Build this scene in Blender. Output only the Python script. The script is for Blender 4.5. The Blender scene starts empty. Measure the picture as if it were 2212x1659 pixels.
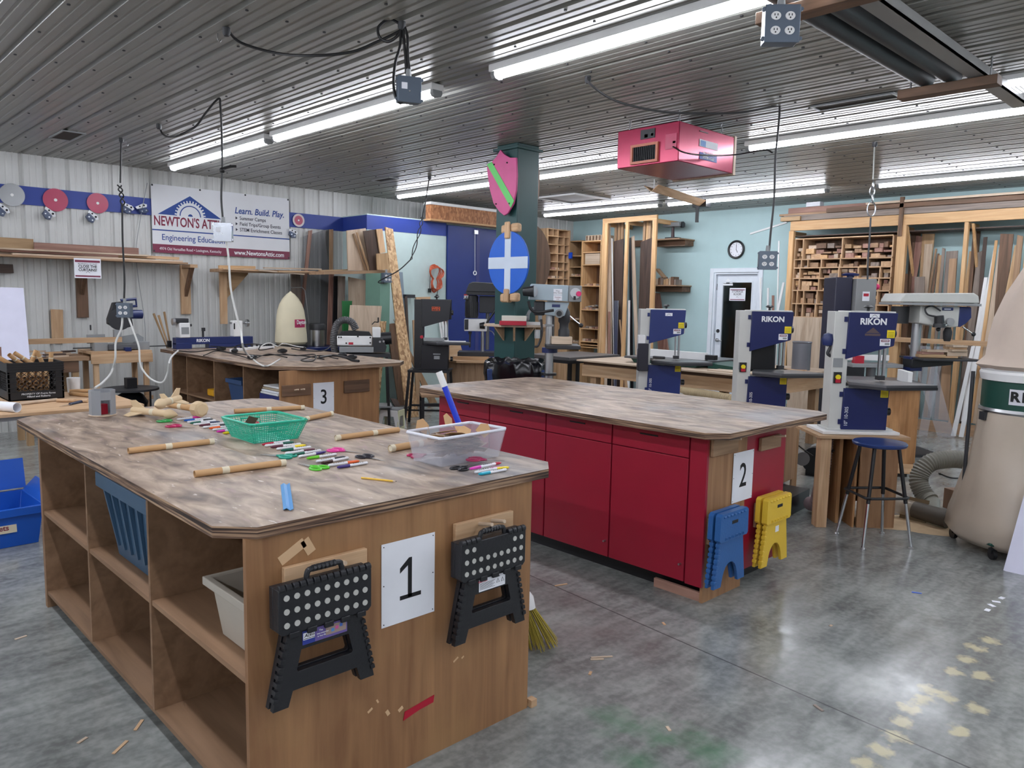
import bpy, bmesh, math, random
from mathutils import Vector, Matrix, Euler
C = bpy.context.scene.collection
SC = bpy.context.scene
PI = math.pi
R = math.radians
# ------------------------------------------------------------------ camera, world, exposure
F_PX, YAW, PITCH, ROLL, HC = 1664.5, 0.80580515, 0.11075606, 0.0191518974, 1.6
cam_d = bpy.data.cameras.new('camera'); cam = bpy.data.objects.new('camera', cam_d); C.objects.link(cam)
FW = Vector((math.cos(YAW)*math.cos(PITCH), math.sin(YAW)*math.cos(PITCH), -math.sin(PITCH)))
RT0 = Vector((math.sin(YAW), -math.cos(YAW), 0)); UP0 = RT0.cross(FW)
RT = RT0*math.cos(ROLL) + UP0*math.sin(ROLL); UP = UP0*math.cos(ROLL) - RT0*math.sin(ROLL)
mw = Matrix((RT, UP, -FW)).transposed().to_4x4(); mw.translation = (0, 0, HC); cam.matrix_world = mw
cam_d.sensor_fit = 'HORIZONTAL'; cam_d.sensor_width = 36.0; cam_d.lens = F_PX/2212*36.0
cam_d.clip_start = 0.05; cam_d.clip_end = 60
SC.camera = cam
w = bpy.data.worlds.new('world'); SC.world = w; w.use_nodes = True
w.node_tree.nodes['Background'].inputs[0].default_value = (.6, .63, .66, 1); w.node_tree.nodes['Background'].inputs[1].default_value = 0.05
SC.view_settings.view_transform = 'Standard'; SC.view_settings.look = 'None'
SC.view_settings.exposure = 0.0; SC.view_settings.gamma = 1.0; SC.view_settings.use_curve_mapping = False
TUBE_EMIT = 46.0
XW, YW, ZC = 11.2, 10.05, 3.08          # far side wall, banner wall, ceiling height
def PX(px, py, x=None, y=None, z=None, d=None):
    """the point of a known surface (x=, y=, z=) or at forward distance d that pixel (px, py) looks at"""
    r = FW + RT*((px-1106)/F_PX) - UP*((py-829.5)/F_PX)
    o = Vector((0, 0, HC))
    if x is not None: t = x/r.x
    elif y is not None: t = y/r.y
    elif z is not None: t = (z-HC)/r.z
    else: t = d
    return o + r*t
# ------------------------------------------------------------------ materials
def srgb(c):
    if isinstance(c, str):
        c = [int(c[i:i+2], 16)/255 for i in (0, 2, 4)]
    return tuple((v/12.92 if v <= .04045 else ((v+.055)/1.055)**2.4) for v in c[:3]) + (1,)
_m = {}
def nt(name):
    m = bpy.data.materials.new(name); m.use_nodes = True
    t = m.node_tree; return m, t, t.nodes['Principled BSDF'], t.nodes, t.links
def flat(name, col, rough=.5, metal=0, spec=.5, alpha=1, trans=0, emit=0, bump=0, bscale=40, var=0.06, coat=0):
    if name in _m: return _m[name]
    m, t, b, n, l = nt(name)
    c = srgb(col)
    b.inputs['Base Color'].default_value = c; b.inputs['Roughness'].default_value = rough; b.inputs['Metallic'].default_value = metal
    b.inputs['Specular IOR Level'].default_value = spec; b.inputs['Alpha'].default_value = alpha; b.inputs['Transmission Weight'].default_value = trans
    b.inputs['Coat Weight'].default_value = coat
    if emit:
        b.inputs['Emission Color'].default_value = c; b.inputs['Emission Strength'].default_value = emit
    elif var:
        tc = n.new('ShaderNodeTexCoord'); no = n.new('ShaderNodeTexNoise'); no.inputs['Scale'].default_value = 6; no.inputs['Detail'].default_value = 4
        l.new(tc.outputs['Object'], no.inputs['Vector'])
        mx = n.new('ShaderNodeMix'); mx.data_type = 'RGBA'
        mx.inputs[6].default_value = tuple(v*(1-var*1.6) for v in c[:3])+(1,); mx.inputs[7].default_value = tuple(min(1, v*(1+var*1.6)) for v in c[:3])+(1,)
        l.new(no.outputs['Fac'], mx.inputs[0]); l.new(mx.outputs[2], b.inputs['Base Color'])
    if bump:
        tc = n.new('ShaderNodeTexCoord'); no = n.new('ShaderNodeTexNoise'); no.inputs['Scale'].default_value = bscale
        l.new(tc.outputs['Object'], no.inputs['Vector']); bp = n.new('ShaderNodeBump'); bp.inputs['Strength'].default_value = bump; bp.inputs['Distance'].default_value = .01
        l.new(no.outputs['Fac'], bp.inputs['Height']); l.new(bp.outputs[0], b.inputs['Normal'])
    _m[name] = m; return m
def ramp(n, stops):
    r = n.new('ShaderNodeValToRGB'); e = r.color_ramp.elements
    e[0].position, e[0].color = stops[0][0], srgb(stops[0][1]); e[1].position, e[1].color = stops[-1][0], srgb(stops[-1][1])
    for p, c in stops[1:-1]:
        k = e.new(p); k.color = srgb(c)
    return r
def wood(name, light, dark, axis='z', rough=.6, size=1.0, stain=None, contrast=1.0):
    """boards with the grain along one axis; every object gets its own offset and tint"""
    if name in _m: return _m[name]
    m, t, b, n, l = nt(name)
    tc = n.new('ShaderNodeTexCoord'); oi = n.new('ShaderNodeObjectInfo')
    ad = n.new('ShaderNodeVectorMath'); ad.operation = 'ADD'
    sc = n.new('ShaderNodeVectorMath'); sc.operation = 'SCALE'; sc.inputs[0].default_value = (13, 7, 5)
    l.new(oi.outputs['Random'], sc.inputs['Scale']); l.new(tc.outputs['Object'], ad.inputs[0]); l.new(sc.outputs[0], ad.inputs[1])
    mp = n.new('ShaderNodeMapping'); s = [9*size]*3; s['xyz'.index(axis)] = .8*size; mp.inputs['Scale'].default_value = s
    l.new(ad.outputs[0], mp.inputs[0])
    no = n.new('ShaderNodeTexNoise'); no.inputs['Scale'].default_value = 1.6; no.inputs['Detail'].default_value = 5; no.inputs['Distortion'].default_value = 1.2
    l.new(mp.outputs[0], no.inputs['Vector'])
    mid = [ (a+b_)/2 for a, b_ in zip(srgb(light)[:3], srgb(dark)[:3])]
    rp = ramp(n, [(.5-.22/contrast, dark), (.5+.18/contrast, light)]); l.new(no.outputs['Fac'], rp.inputs[0])
    mp2 = n.new('ShaderNodeMapping'); s = [70*size]*3; s['xyz'.index(axis)] = 2.5*size; mp2.inputs['Scale'].default_value = s
    l.new(ad.outputs[0], mp2.inputs[0]); n2 = n.new('ShaderNodeTexNoise'); n2.inputs['Scale'].default_value = 1.2; n2.inputs['Detail'].default_value = 3
    l.new(mp2.outputs[0], n2.inputs['Vector'])
    mr = n.new('ShaderNodeMapRange'); mr.inputs[3].default_value = .78; mr.inputs[4].default_value = 1.12; l.new(n2.outputs['Fac'], mr.inputs[0])
    m3 = n.new('ShaderNodeMapRange'); m3.inputs[3].default_value = .86; m3.inputs[4].default_value = 1.12; l.new(oi.outputs['Random'], m3.inputs[0])
    mu = n.new('ShaderNodeMath'); mu.operation = 'MULTIPLY'; l.new(mr.outputs[0], mu.inputs[0]); l.new(m3.outputs[0], mu.inputs[1])
    vm = n.new('ShaderNodeVectorMath'); vm.operation = 'SCALE'; l.new(rp.outputs[0], vm.inputs[0]); l.new(mu.outputs[0], vm.inputs['Scale'])
    out = vm.outputs[0]
    if stain:
        n4 = n.new('ShaderNodeTexNoise'); n4.inputs['Scale'].default_value = 3.5; n4.inputs['Detail'].default_value = 6; l.new(ad.outputs[0], n4.inputs['Vector'])
        r4 = n.new('ShaderNodeMapRange'); r4.inputs[1].default_value = .52; r4.inputs[2].default_value = .68; r4.inputs[4].default_value = .6; l.new(n4.outputs['Fac'], r4.inputs[0])
        mx = n.new('ShaderNodeMix'); mx.data_type = 'RGBA'; mx.inputs[7].default_value = srgb(stain); l.new(r4.outputs[0], mx.inputs[0]); l.new(out, mx.inputs[6]); out = mx.outputs[2]
    l.new(out, b.inputs['Base Color']); b.inputs['Roughness'].default_value = rough
    bp = n.new('ShaderNodeBump'); bp.inputs['Strength'].default_value = .15; bp.inputs['Distance'].default_value = .004
    l.new(n2.outputs['Fac'], bp.inputs['Height']); l.new(bp.outputs[0], b.inputs['Normal'])
    _m[name] = m; return m
def W(kind, axis='z'):
    k = {'pine': ('d2b08c', 'b28c66'), 'ply': ('ac8460', '8c6444'), 'fir': ('e0b98a', 'c69866'), 'pale': ('d4c0aa', 'b49c84'), 'brown': ('7c5c46', '54402f'),
         'red': ('b08878', '80584c'), 'dark': ('57443a', '3a2d27'), 'grey': ('98897e', '6c6058'), 'cab': ('b98a5c', '8c6038'), 'shelf': ('b08f70', '8e6f53'), 'oak': ('b99a74', '93724e')}[kind]
    return wood('wood_%s_%s' % (kind, axis), k[0], k[1], axis)
def osb(name='strand_board'):
    if name in _m: return _m[name]
    m, t, b, n, l = nt(name); tc = n.new('ShaderNodeTexCoord'); mp = n.new('ShaderNodeMapping'); mp.inputs['Scale'].default_value = (28, 28, 14); l.new(tc.outputs['Object'], mp.inputs[0])
    vo = n.new('ShaderNodeTexVoronoi'); vo.inputs['Scale'].default_value = 1.6; l.new(mp.outputs[0], vo.inputs['Vector'])
    sp = n.new('ShaderNodeSeparateColor'); l.new(vo.outputs['Color'], sp.inputs[0])
    rp = ramp(n, [(0, '8f6a47'), (.5, 'bf9a70'), (1, 'd8b78c')] if 'header' not in name else [(0, '8a5a3c'), (.5, 'a8704a'), (1, 'bf8a60')]); l.new(sp.outputs[0], rp.inputs[0]); l.new(rp.outputs[0], b.inputs['Base Color']); b.inputs['Roughness'].default_value = .65
    _m[name] = m; return m
# ------------------------------------------------------------------ mesh builder
class MB:
    def __init__(s): s.v = []; s.f = []; s.mi = []; s.k = 0; s.T = Matrix()
    def add(s, vs, fs):
        o = len(s.v); s.v += [s.T @ Vector(v) for v in vs]
        for f in fs: s.f.append([i+o for i in f]); s.mi.append(s.k)
        return s
    def mat(s, k): s.k = k; return s
    def box(s, x0, y0, z0, x1, y1, z1):
        return s.add([(x0,y0,z0),(x1,y0,z0),(x1,y1,z0),(x0,y1,z0),(x0,y0,z1),(x1,y0,z1),(x1,y1,z1),(x0,y1,z1)],
              [(0,3,2,1),(4,5,6,7),(0,1,5,4),(1,2,6,5),(2,3,7,6),(3,0,4,7)])
    def bx(s, c, d, rot=(0,0,0)):
        T0 = s.T; s.T = T0 @ Matrix.Translation(c) @ Euler(rot).to_matrix().to_4x4()
        s.box(-d[0]/2,-d[1]/2,-d[2]/2,d[0]/2,d[1]/2,d[2]/2); s.T = T0; return s
    def cyl(s, p0, p1, r0, r1=None, n=14, caps=True):
        r1 = r0 if r1 is None else r1
        p0, p1 = Vector(p0), Vector(p1); ax = (p1-p0).normalized(); a = ax.orthogonal().normalized(); b = ax.cross(a)
        vs = [p+ (a*math.cos(2*PI*i/n)+b*math.sin(2*PI*i/n))*r for p, r in ((p0, r0), (p1, r1)) for i in range(n)]
        fs = [(i, (i+1)%n, n+(i+1)%n, n+i) for i in range(n)]
        if caps: fs += [tuple(range(n-1,-1,-1)), tuple(range(n, 2*n))]
        return s.add(vs, fs)
    def tubehollow(s, p0, p1, r, t=.002, n=16):
        p0, p1 = Vector(p0), Vector(p1); ax = (p1-p0).normalized(); a = ax.orthogonal().normalized(); b = ax.cross(a)
        rings = [(p0, r-t), (p0, r), (p1, r), (p1, r-t)]
        vs = [p+(a*math.cos(2*PI*i/n)+b*math.sin(2*PI*i/n))*q for p, q in rings for i in range(n)]
        fs = [(j*n+i, j*n+(i+1)%n, ((j+1)%4)*n+(i+1)%n, ((j+1)%4)*n+i) for j in range(4) for i in range(n)]
        return s.add(vs, fs)
    def tube(s, pts, r, n=8, closed=False, rad=None):
        P = [Vector(p) for p in pts]; m = len(P); vs = []; fs = []; prev = None
        for i, p in enumerate(P):
            a = P[(i+1) % m] if (closed or i < m-1) else p; b = P[i-1] if (closed or i > 0) else p
            tg = (a-b).normalized()
            if prev is None: u = tg.orthogonal().normalized()
            else:
                u = prev - tg*prev.dot(tg); u = u.normalized() if u.length > 1e-6 else tg.orthogonal().normalized()
            prev = u; v = tg.cross(u); q = rad[i] if rad else r
            vs += [p+(u*math.cos(2*PI*k/n)+v*math.sin(2*PI*k/n))*q for k in range(n)]
        for i in range(m if closed else m-1):
            j = (i+1) % m
            fs += [(i*n+k, i*n+(k+1)%n, j*n+(k+1)%n, j*n+k) for k in range(n)]
        if not closed: fs += [tuple(range(n-1,-1,-1)), tuple(range((m-1)*n, m*n))]
        return s.add(vs, fs)
    def lathe(s, prof, c=(0,0,0), n=24, a0=0, sx=1, sy=1):
        vs = [(c[0]+r*math.cos(a0+2*PI*i/n)*sx, c[1]+r*math.sin(a0+2*PI*i/n)*sy, c[2]+z) for r, z in prof for i in range(n)]
        m = len(prof); fs = [(j*n+i, j*n+(i+1)%n, (j+1)*n+(i+1)%n, (j+1)*n+i) for j in range(m-1) for i in range(n)]
        if prof[0][0] > 1e-5: fs.append(tuple(range(n-1,-1,-1)))
        if prof[-1][0] > 1e-5: fs.append(tuple(range((m-1)*n, m*n)))
        return s.add(vs, fs)
    def _map(s, ax, u, v, w):
        return {'x': (w, u, v), 'y': (u, w, v), 'z': (u, v, w)}[ax]
    def prism(s, poly, ax, a0, a1):
        n = len(poly); vs = [s._map(ax, u, v, a0) for u, v in poly] + [s._map(ax, u, v, a1) for u, v in poly]
        return s.add(vs, [tuple(range(n)), tuple(range(2*n-1, n-1, -1))] + [(i, n+i, n+(i+1)%n, (i+1)%n) for i in range(n)])
    def ring(s, out, inn, ax, a0, a1):
        n = len(out); vs = [s._map(ax, u, v, w) for w in (a0, a1) for L in (out, inn) for u, v in L]
        fs = []
        for i in range(n):
            j = (i+1) % n
            fs += [(i, j, n+j, n+i), (2*n+i, 3*n+i, 3*n+j, 2*n+j), (i, 2*n+i, 2*n+j, j), (n+i, n+j, 3*n+j, 3*n+i)]
        return s.add(vs, fs)
    def sph(s, c, r, n=12, sz=1):
        return s.lathe([(max(r*math.sin(PI*k/8), 1e-6), -r*sz*math.cos(PI*k/8)) for k in range(9)], c, n)
    def build(s, name, mats, parent=None, loc=None, rz=0, bev=0, smooth=True, rot=None, ang=35):
        me = bpy.data.meshes.new(name); me.from_pydata([tuple(v) for v in s.v], [], s.f)
        if not isinstance(mats, (list, tuple)): mats = [mats]
        for q in mats: me.materials.append(q)
        for p, k in zip(me.polygons, s.mi): p.material_index = min(k, len(mats)-1)
        bm = bmesh.new(); bm.from_mesh(me); bmesh.ops.recalc_face_normals(bm, faces=bm.faces); bm.to_mesh(me); bm.free()
        if smooth:
            me.shade_smooth(); me.set_sharp_from_angle(angle=R(ang))
        o = bpy.data.objects.new(name, me); C.objects.link(o)
        if parent: o.parent = parent
        if loc is not None: o.location = loc
        if rz: o.rotation_euler = (0, 0, rz)
        if rot: o.rotation_euler = rot
        if bev:
            mo = o.modifiers.new('bevel', 'BEVEL'); mo.width = bev; mo.segments = 2; mo.limit_method = 'ANGLE'; mo.angle_limit = R(40); mo.harden_normals = False
        return o
def tag(o, label, cat, group=None, kind=None):
    o['label'] = label; o['category'] = cat
    if group: o['group'] = group
    if kind: o['kind'] = kind
    return o
def thing(name, label, cat, loc=(0,0,0), rz=0, group=None, rot=None):
    o = bpy.data.objects.new(name, None); C.objects.link(o); o.location = loc; o.rotation_euler = rot if rot else (0, 0, rz); o.empty_display_size = .05
    return tag(o, label, cat, group)
def struct(name, mb, mats, parent=None, **k):
    o = mb.build(name, mats, parent, **k)
    if not parent: o['kind'] = 'structure'
    return o
def dup(root, loc, rz=None, label=None, group=None, rot=None):
    r = root.copy(); C.objects.link(r); r.location = loc
    if rz is not None: r.rotation_euler = (0, 0, rz)
    if rot is not None: r.rotation_euler = rot
    if label: r['label'] = label
    if group: r['group'] = group
    for ch in list(root.children):
        c = ch.copy(); C.objects.link(c); c.parent = r
        for g in list(ch.children):
            d = g.copy(); C.objects.link(d); d.parent = c
    return r
def B(x0, y0, z0, x1, y1, z1): return MB().box(x0, y0, z0, x1, y1, z1)
import os
def _font(f):
    try:
        return bpy.data.fonts.load(os.path.join(bpy.utils.system_resource('DATAFILES', path='fonts'), f))
    except Exception:
        return None
def text(s, size, mat, parent, loc, rot=(0,0,0), name='lettering', bold=0, align='CENTER', sx=1, shear=0, ext=.0006, space=1):
    cu = bpy.data.curves.new('t', 'FONT'); cu.body = s; cu.size = size; cu.align_x = align; cu.align_y = 'CENTER'; cu.extrude = ext; cu.offset = bold*size; cu.shear = shear; cu.resolution_u = 3; cu.space_character = space
    ob = bpy.data.objects.new('t', cu); me = bpy.data.meshes.new_from_object(ob); bpy.data.objects.remove(ob); bpy.data.curves.remove(cu)
    me.name = name; me.materials.clear(); me.materials.append(mat)
    o = bpy.data.objects.new(name, me); C.objects.link(o); o.parent = parent; o.location = loc; o.rotation_euler = rot; o.scale = (sx, 1, 1)
    return o
FY = (PI/2, 0, 0)            # text that faces -y
FX = (PI/2, 0, -PI/2)        # text that faces -x
def catenary(a, b, sag, n=12, wob=0):
    a, b = Vector(a), Vector(b)
    return [a.lerp(b, i/n) + Vector((0, 0, -sag*4*(i/n)*(1-i/n))) for i in range(n+1)]
def smoothpath(P, k=6):
    """Catmull-Rom through the points"""
    P = [Vector(p) for p in P]; P = [P[0]*2-P[1]] + P + [P[-1]*2-P[-2]]; out = []
    for i in range(1, len(P)-2):
        for j in range(k):
            t = j/k; a, b, c, d = P[i-1:i+3]
            out.append(.5*((2*b)+(c-a)*t+(2*a-5*b+4*c-d)*t*t+(3*b-a-3*c+d)*t**3))
    out.append(P[-2]); return out
def cable(name, pts, r, mat, parent=None, k=6, n=6): return MB().tube(smoothpath(pts, k), r, n).build(name, mat, parent)
# common materials
M_black = flat('black_plastic', '17181c', .4); M_dkgrey = flat('dark_grey_plastic', '2b2c30', .5); M_steel = flat('bright_steel', 'b9babd', .28, 1)
M_grey = flat('grey_painted_metal', '8d9092', .45); M_white = flat('white_enamel', 'e6e6e6', .4); M_iron = flat('cast_iron', '6f7073', .35, .7)
M_navy = flat('navy_paint', '1c2a5e', .35); M_red = flat('red_paint', 'b01832', .4); M_yellow = flat('yellow_label', 'e8d21c', .5, var=0)
M_paper = flat('white_paper', 'e9ebf2', .8); M_ink = flat('black_ink', '101014', .7, var=0); M_cable = flat('black_cable', '141416', .5); M_wcable = flat('white_cable', 'd9d9d6', .5)
M_chrome = flat('chrome', 'd0d2d6', .12, 1); M_green = flat('dark_green_enamel', '16443a', .4); M_white_l = flat('white_lettering', 'eceef2', .6, var=0)
M_redink = flat('dark_red_ink', '7d2440', .6, var=0); M_blueink = flat('blue_ink', '2a4a92', .6, var=0); M_orange = flat('orange_print', 'd0501c', .5, var=0)
# ------------------------------------------------------------------ room shell
def mat_floor():
    m, t, b, n, l = nt('polished_concrete'); tc = n.new('ShaderNodeTexCoord'); P = tc.outputs['Object']
    def noise(sc, det=6, dist=0, vec=None):
        x = n.new('ShaderNodeTexNoise'); x.inputs['Scale'].default_value = sc; x.inputs['Detail'].default_value = det; x.inputs['Distortion'].default_value = dist
        l.new(vec or P, x.inputs['Vector']); return x.outputs['Fac']
    def math_(op, a, b_=None, clamp=False):
        x = n.new('ShaderNodeMath'); x.operation = op; x.use_clamp = clamp
        for i, v in enumerate((a, b_)):
            if v is None: continue
            if isinstance(v, (int, float)): x.inputs[i].default_value = v
            else: l.new(v, x.inputs[i])
        return x.outputs[0]
    def mix(f, a, col):
        x = n.new('ShaderNodeMix'); x.data_type = 'RGBA'; l.new(f, x.inputs[0]); l.new(a, x.inputs[6]); x.inputs[7].default_value = srgb(col); return x.outputs[2]
    def rng(v, a, b_, lo=0, hi=1):
        x = n.new('ShaderNodeMapRange'); x.inputs[1].default_value = a; x.inputs[2].default_value = b_; x.inputs[3].default_value = lo; x.inputs[4].default_value = hi; l.new(v, x.inputs[0]); return x.outputs[0]
    base = noise(2.6, 12, .1); r = ramp(n, [(.25, '686b69'), (.5, '7f8280'), (.75, '9a9d9a')]); l.new(base, r.inputs[0]); col = r.outputs[0]
    streak = n.new('ShaderNodeMapping'); streak.inputs['Rotation'].default_value = (0, 0, .7); streak.inputs['Scale'].default_value = (1.2, 5, 1); l.new(P, streak.inputs[0])
    f = noise(2.5, 6, .4, streak.outputs[0]); col = mix(rng(f, .45, .85, 0, .5), col, 'a9aca8'); col = mix(rng(f, .55, .2, 0, .45), col, '4a4d4b'); g_ = noise(30, 4); col = mix(rng(g_, .45, .8, 0, .3), col, 'b4b6b2'); col = mix(rng(g_, .5, .2, 0, .3), col, '50524f')
    rough_n = noise(7, 5)
    def blob(cx, cy, rad, soft, nsc, amt=.5):
        sp = n.new('ShaderNodeVectorMath'); sp.operation = 'DISTANCE'; l.new(P, sp.inputs[0]); sp.inputs[1].default_value = (cx, cy, 0)
        d = math_('ADD', sp.outputs['Value'], math_('MULTIPLY', math_('SUBTRACT', noise(nsc, 5), .5), amt)); return rng(d, rad, rad-soft)
    pts = [PX(1330, 1555, z=0), PX(1410, 1580, z=0), PX(1480, 1600, z=0), PX(1540, 1625, z=0), PX(1380, 1640, z=0)]
    for p in pts: col = mix(math_('MULTIPLY', blob(p.x, p.y, .13, .16, 8, .3), .55), col, '3f7a55')
    tan = [(1870, 1650), (1905, 1620), (1935, 1590), (1950, 1560), (1965, 1530), (1990, 1510), (2010, 1490), (2060, 1450), (2090, 1425), (2110, 1400), (2140, 1385), (2070, 1580), (2110, 1530), (2040, 1505), (2120, 1460)]
    for q in tan:
        p = PX(*q, z=0); col = mix(math_('MULTIPLY', blob(p.x, p.y, .052, .03, 22, .12), .8), col, 'c9bf9c')
    for q in [(1230, 1300), (1330, 1350), (1250, 1370), (1400, 1390), (1180, 1250)]:
        p = PX(*q, z=0); col = mix(math_('MULTIPLY', blob(p.x, p.y, .2, .2, 6, .3), .3), col, '75605f')
    # saw-cut joint that runs under benches one and two
    a, c = PX(1150, 1245, z=0), PX(1440, 1372, z=0); dx, dy = (c-a).normalized().xy
    cr = n.new('ShaderNodeVectorMath'); cr.operation = 'DOT_PRODUCT'; l.new(P, cr.inputs[0]); cr.inputs[1].default_value = (-dy, dx, 0)
    k = math_('SUBTRACT', cr.outputs['Value'], -dy*a.x+dx*a.y)
    l.new(mix(rng(math_('ABSOLUTE', k), .006, .002, 0, .8), col, '3f4140'), b.inputs['Base Color'])
    l.new(rng(rough_n, .3, .7, .13, .27), b.inputs['Roughness']); b.inputs['Specular IOR Level'].default_value = .6
    bp = n.new('ShaderNodeBump'); bp.inputs['Strength'].default_value = .03; bp.inputs['Distance'].default_value = .002; l.new(noise(9, 3), bp.inputs['Height']); l.new(bp.outputs[0], b.inputs['Normal'])
    return m
X0, Y0 = -3.2, -4.2
o = struct('floor', B(X0, Y0, -.1, XW+3, YW+.1, 0), mat_floor())
M_sheet = flat('white_ribbed_sheet', 'c9cac8', .38, .0, spec=.6, var=.03); M_ceil = flat('shade_greyed_ceiling_sheet', '82827c', .33, 0, spec=.8, var=.03); M_teal = flat('pale_teal_paint', 'b4cfd1', .6, var=.03)  # ceiling sheet is white metal; its dim lighting is put into the grey colour
M_screw = flat('screw_head', '3a3b3e', .5, .6)
def rib_profile(a, b, ph=0):
    P = []; u = a - (a % .2286) + ph
    while u < b:
        for du, h in ((0, 0), (.012, .022), (.036, .022), (.05, 0), (.10, 0), (.106, .004), (.118, .004), (.124, 0), (.165, 0), (.171, .004), (.183, .004), (.189, 0)):
            if a <= u+du <= b: P.append((u+du, h))
        u += .2286
    return [(a, 0)] + P + [(b, 0)]
def ribbed(prof, fn):
    mb = MB(); vs = []; 
    for u, h in prof: vs += [fn(u, h, 0), fn(u, h, 1)]
    return mb.add(vs, [(2*i, 2*i+1, 2*i+3, 2*i+2) for i in range(len(prof)-1)])
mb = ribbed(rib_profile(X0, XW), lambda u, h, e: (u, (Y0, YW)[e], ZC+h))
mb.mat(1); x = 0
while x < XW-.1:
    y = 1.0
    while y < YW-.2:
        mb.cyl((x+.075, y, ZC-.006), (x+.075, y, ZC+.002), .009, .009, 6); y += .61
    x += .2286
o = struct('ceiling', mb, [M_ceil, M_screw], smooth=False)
struct('wall_banner', ribbed(rib_profile(X0, XW), lambda u, h, e: (u, YW+h, (0, ZC+.03)[e])), M_sheet, smooth=False)
struct('wall_near', B(X0-.1, Y0, 0, X0, YW, ZC), M_sheet); struct('wall_rear', B(X0, Y0-.1, 0, XW, Y0, ZC), M_sheet)
DY0, DY1, DZ = 6.13, 6.93, 2.08      # door opening in the teal wall
mb = B(XW, Y0, 0, XW+.12, DY0, ZC+.02); mb.box(XW, DY1, 0, XW+.12, YW+.03, ZC+.02); mb.box(XW, DY0, DZ, XW+.12, DY1, ZC+.02)
struct('wall_far', mb, M_teal)
# storage room behind the glazed door
mb = MB(); mb.box(XW+2.2, 4.5, 0, XW+2.3, 8.5, 2.6); mb.box(XW+.12, 4.4, 0, XW+2.3, 4.5, 2.6); mb.box(XW+.12, 8.5, 0, XW+2.3, 8.6, 2.6); mb.box(XW+.12, 4.4, 2.6, XW+2.3, 8.6, 2.7)
struct('wall_storage', mb, flat('storage_wall', '55504c', .8))
# door in the teal wall: white frame, white leaf with a full glass pane
M_dw = flat('door_white', 'dfe6ee', .4)
mb = MB(); mb.box(XW-.02, DY0-.07, 0, XW+.0, DY0, DZ+.07).box(XW-.02, DY1, 0, XW, DY1+.07, DZ+.07).box(XW-.02, DY0, DZ, XW, DY1, DZ+.07)
mb.box(XW, DY0, 0, XW+.12, DY0+.03, DZ).box(XW, DY1-.03, 0, XW+.12, DY1, DZ).box(XW, DY0+.03, DZ-.03, XW+.12, DY1-.03, DZ)
struct('trim_1', mb, M_dw, bev=.004)
y0, y1, x0 = DY0+.035, DY1-.035, XW+.05
mb = MB(); mb.ring([(y0, .01), (y1, .01), (y1, DZ-.035), (y0, DZ-.035)], [(y0+.11, .2), (y1-.11, .2), (y1-.11, DZ-.16), (y0+.11, DZ-.16)], 'x', x0, x0+.045)
mb.ring([(y0+.09, .18), (y1-.09, .18), (y1-.09, DZ-.14), (y0+.09, DZ-.14)], [(y0+.11, .2), (y1-.11, .2), (y1-.11, DZ-.16), (y0+.11, DZ-.16)], 'x', x0-.008, x0)
door = struct('door_1', mb, M_dw, bev=.003)
gl = flat('door_glass', 'c8d2d4', .05, trans=1, var=0)
B(x0+.018, y0+.11, .2, x0+.024, y1-.11, DZ-.16).build('pane', gl, door)
mb = MB().cyl((x0, y1-.055, .98), (x0-.03, y1-.055, .98), .03).tube([(x0-.045, y1-.055, .98), (x0-.05, y1-.09, .98), (x0-.05, y1-.16, .975)], .009).cyl((x0-.03, y1-.055, .98), (x0-.05, y1-.055, .98), .012)
mb.build('door_handle', M_steel, door)
MB().cyl((x0, y1-.055, 1.13), (x0-.012, y1-.055, 1.13), .03).build('deadbolt', M_dkgrey, door)
for z in (.25, 1.04, 1.85): B(x0-.006, y1-.002, z-.05, x0+.004, y1+.03, z+.05).build('hinge', M_dkgrey, door)
# blue panelled enclosure on the banner wall
EX0, EX1, EY = 6.14, 9.3, 9.41
M_stripe = flat('royal_blue_paint', '2c4294', .5); M_pale = flat('pale_green_board', 'c3d6d4', .6); M_bdoor = flat('deep_blue_door_paint', '20347a', .45)
mb = B(EX0, EY, 0, 7.57, EY+.02, 2.53); mb.box(EX0, EY+.02, 0, EX0+.02, YW, 2.53); mb.box(EX1, EY, 0, EX1+.02, YW, 2.73); mb.box(7.57, EY+.06, 0, EX1, EY+.08, 2.73)
struct('wall_enclosure', mb, M_pale)
mb = B(EX0-.005, EY-.005, 2.53, 7.57, EY+.02, 2.73); mb.box(EX0-.005, EY+.02, 2.53, EX0+.02, YW, 2.73); mb.box(5.25, YW-.015, 2.53, EX0, YW-.001, 2.73)
struct('trim_2', mb, M_stripe)
struct('trim_3', B(X0, YW-.015, 2.53, 3.5, YW-.001, 2.73), M_stripe)
struct('trim_4', B(EX0, EY, 2.73, 7.15, YW, 2.745), M_pale)
for i, (a, b_, dy) in enumerate(((7.58, 8.27, 0), (8.23, EX1, .03))):
    d = struct('door_%d' % (i+2), B(a, EY+dy-.03, .02, b_, EY+dy, 2.70), M_bdoor)
    B(b_-.11, EY+dy-.034, .02, b_-.04, EY+dy-.03, 2.70).build('stile', flat('purple_blue_edge', '3a3f78', .5), d)
    if i == 0: MB().box(b_-.17, EY-.05, 2.6, b_-.09, EY-.03, 2.66).build('door_bracket', M_steel, d)
mb = B(7.15, EY-.16, 2.75, 8.9, EY-.03, 2.96); mb.mat(1).box(7.13, EY-.18, 2.725, 8.9, EY-.01, 2.75); mb.mat(2).box(7.13, EY-.18, 2.96, 8.9, EY-.01, 3.0)
hd = struct('trim_5', mb, [osb('rough_header_board'), W('fir', 'x'), M_white])
r = thing('pull_string', 'thin pull cord with a white ring hanging in front of the blue sliding doors', 'cord', PX(1026, 500, y=EY-.06))
a = Vector(r.location); e = PX(1026, 585, y=EY-.06)
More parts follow.
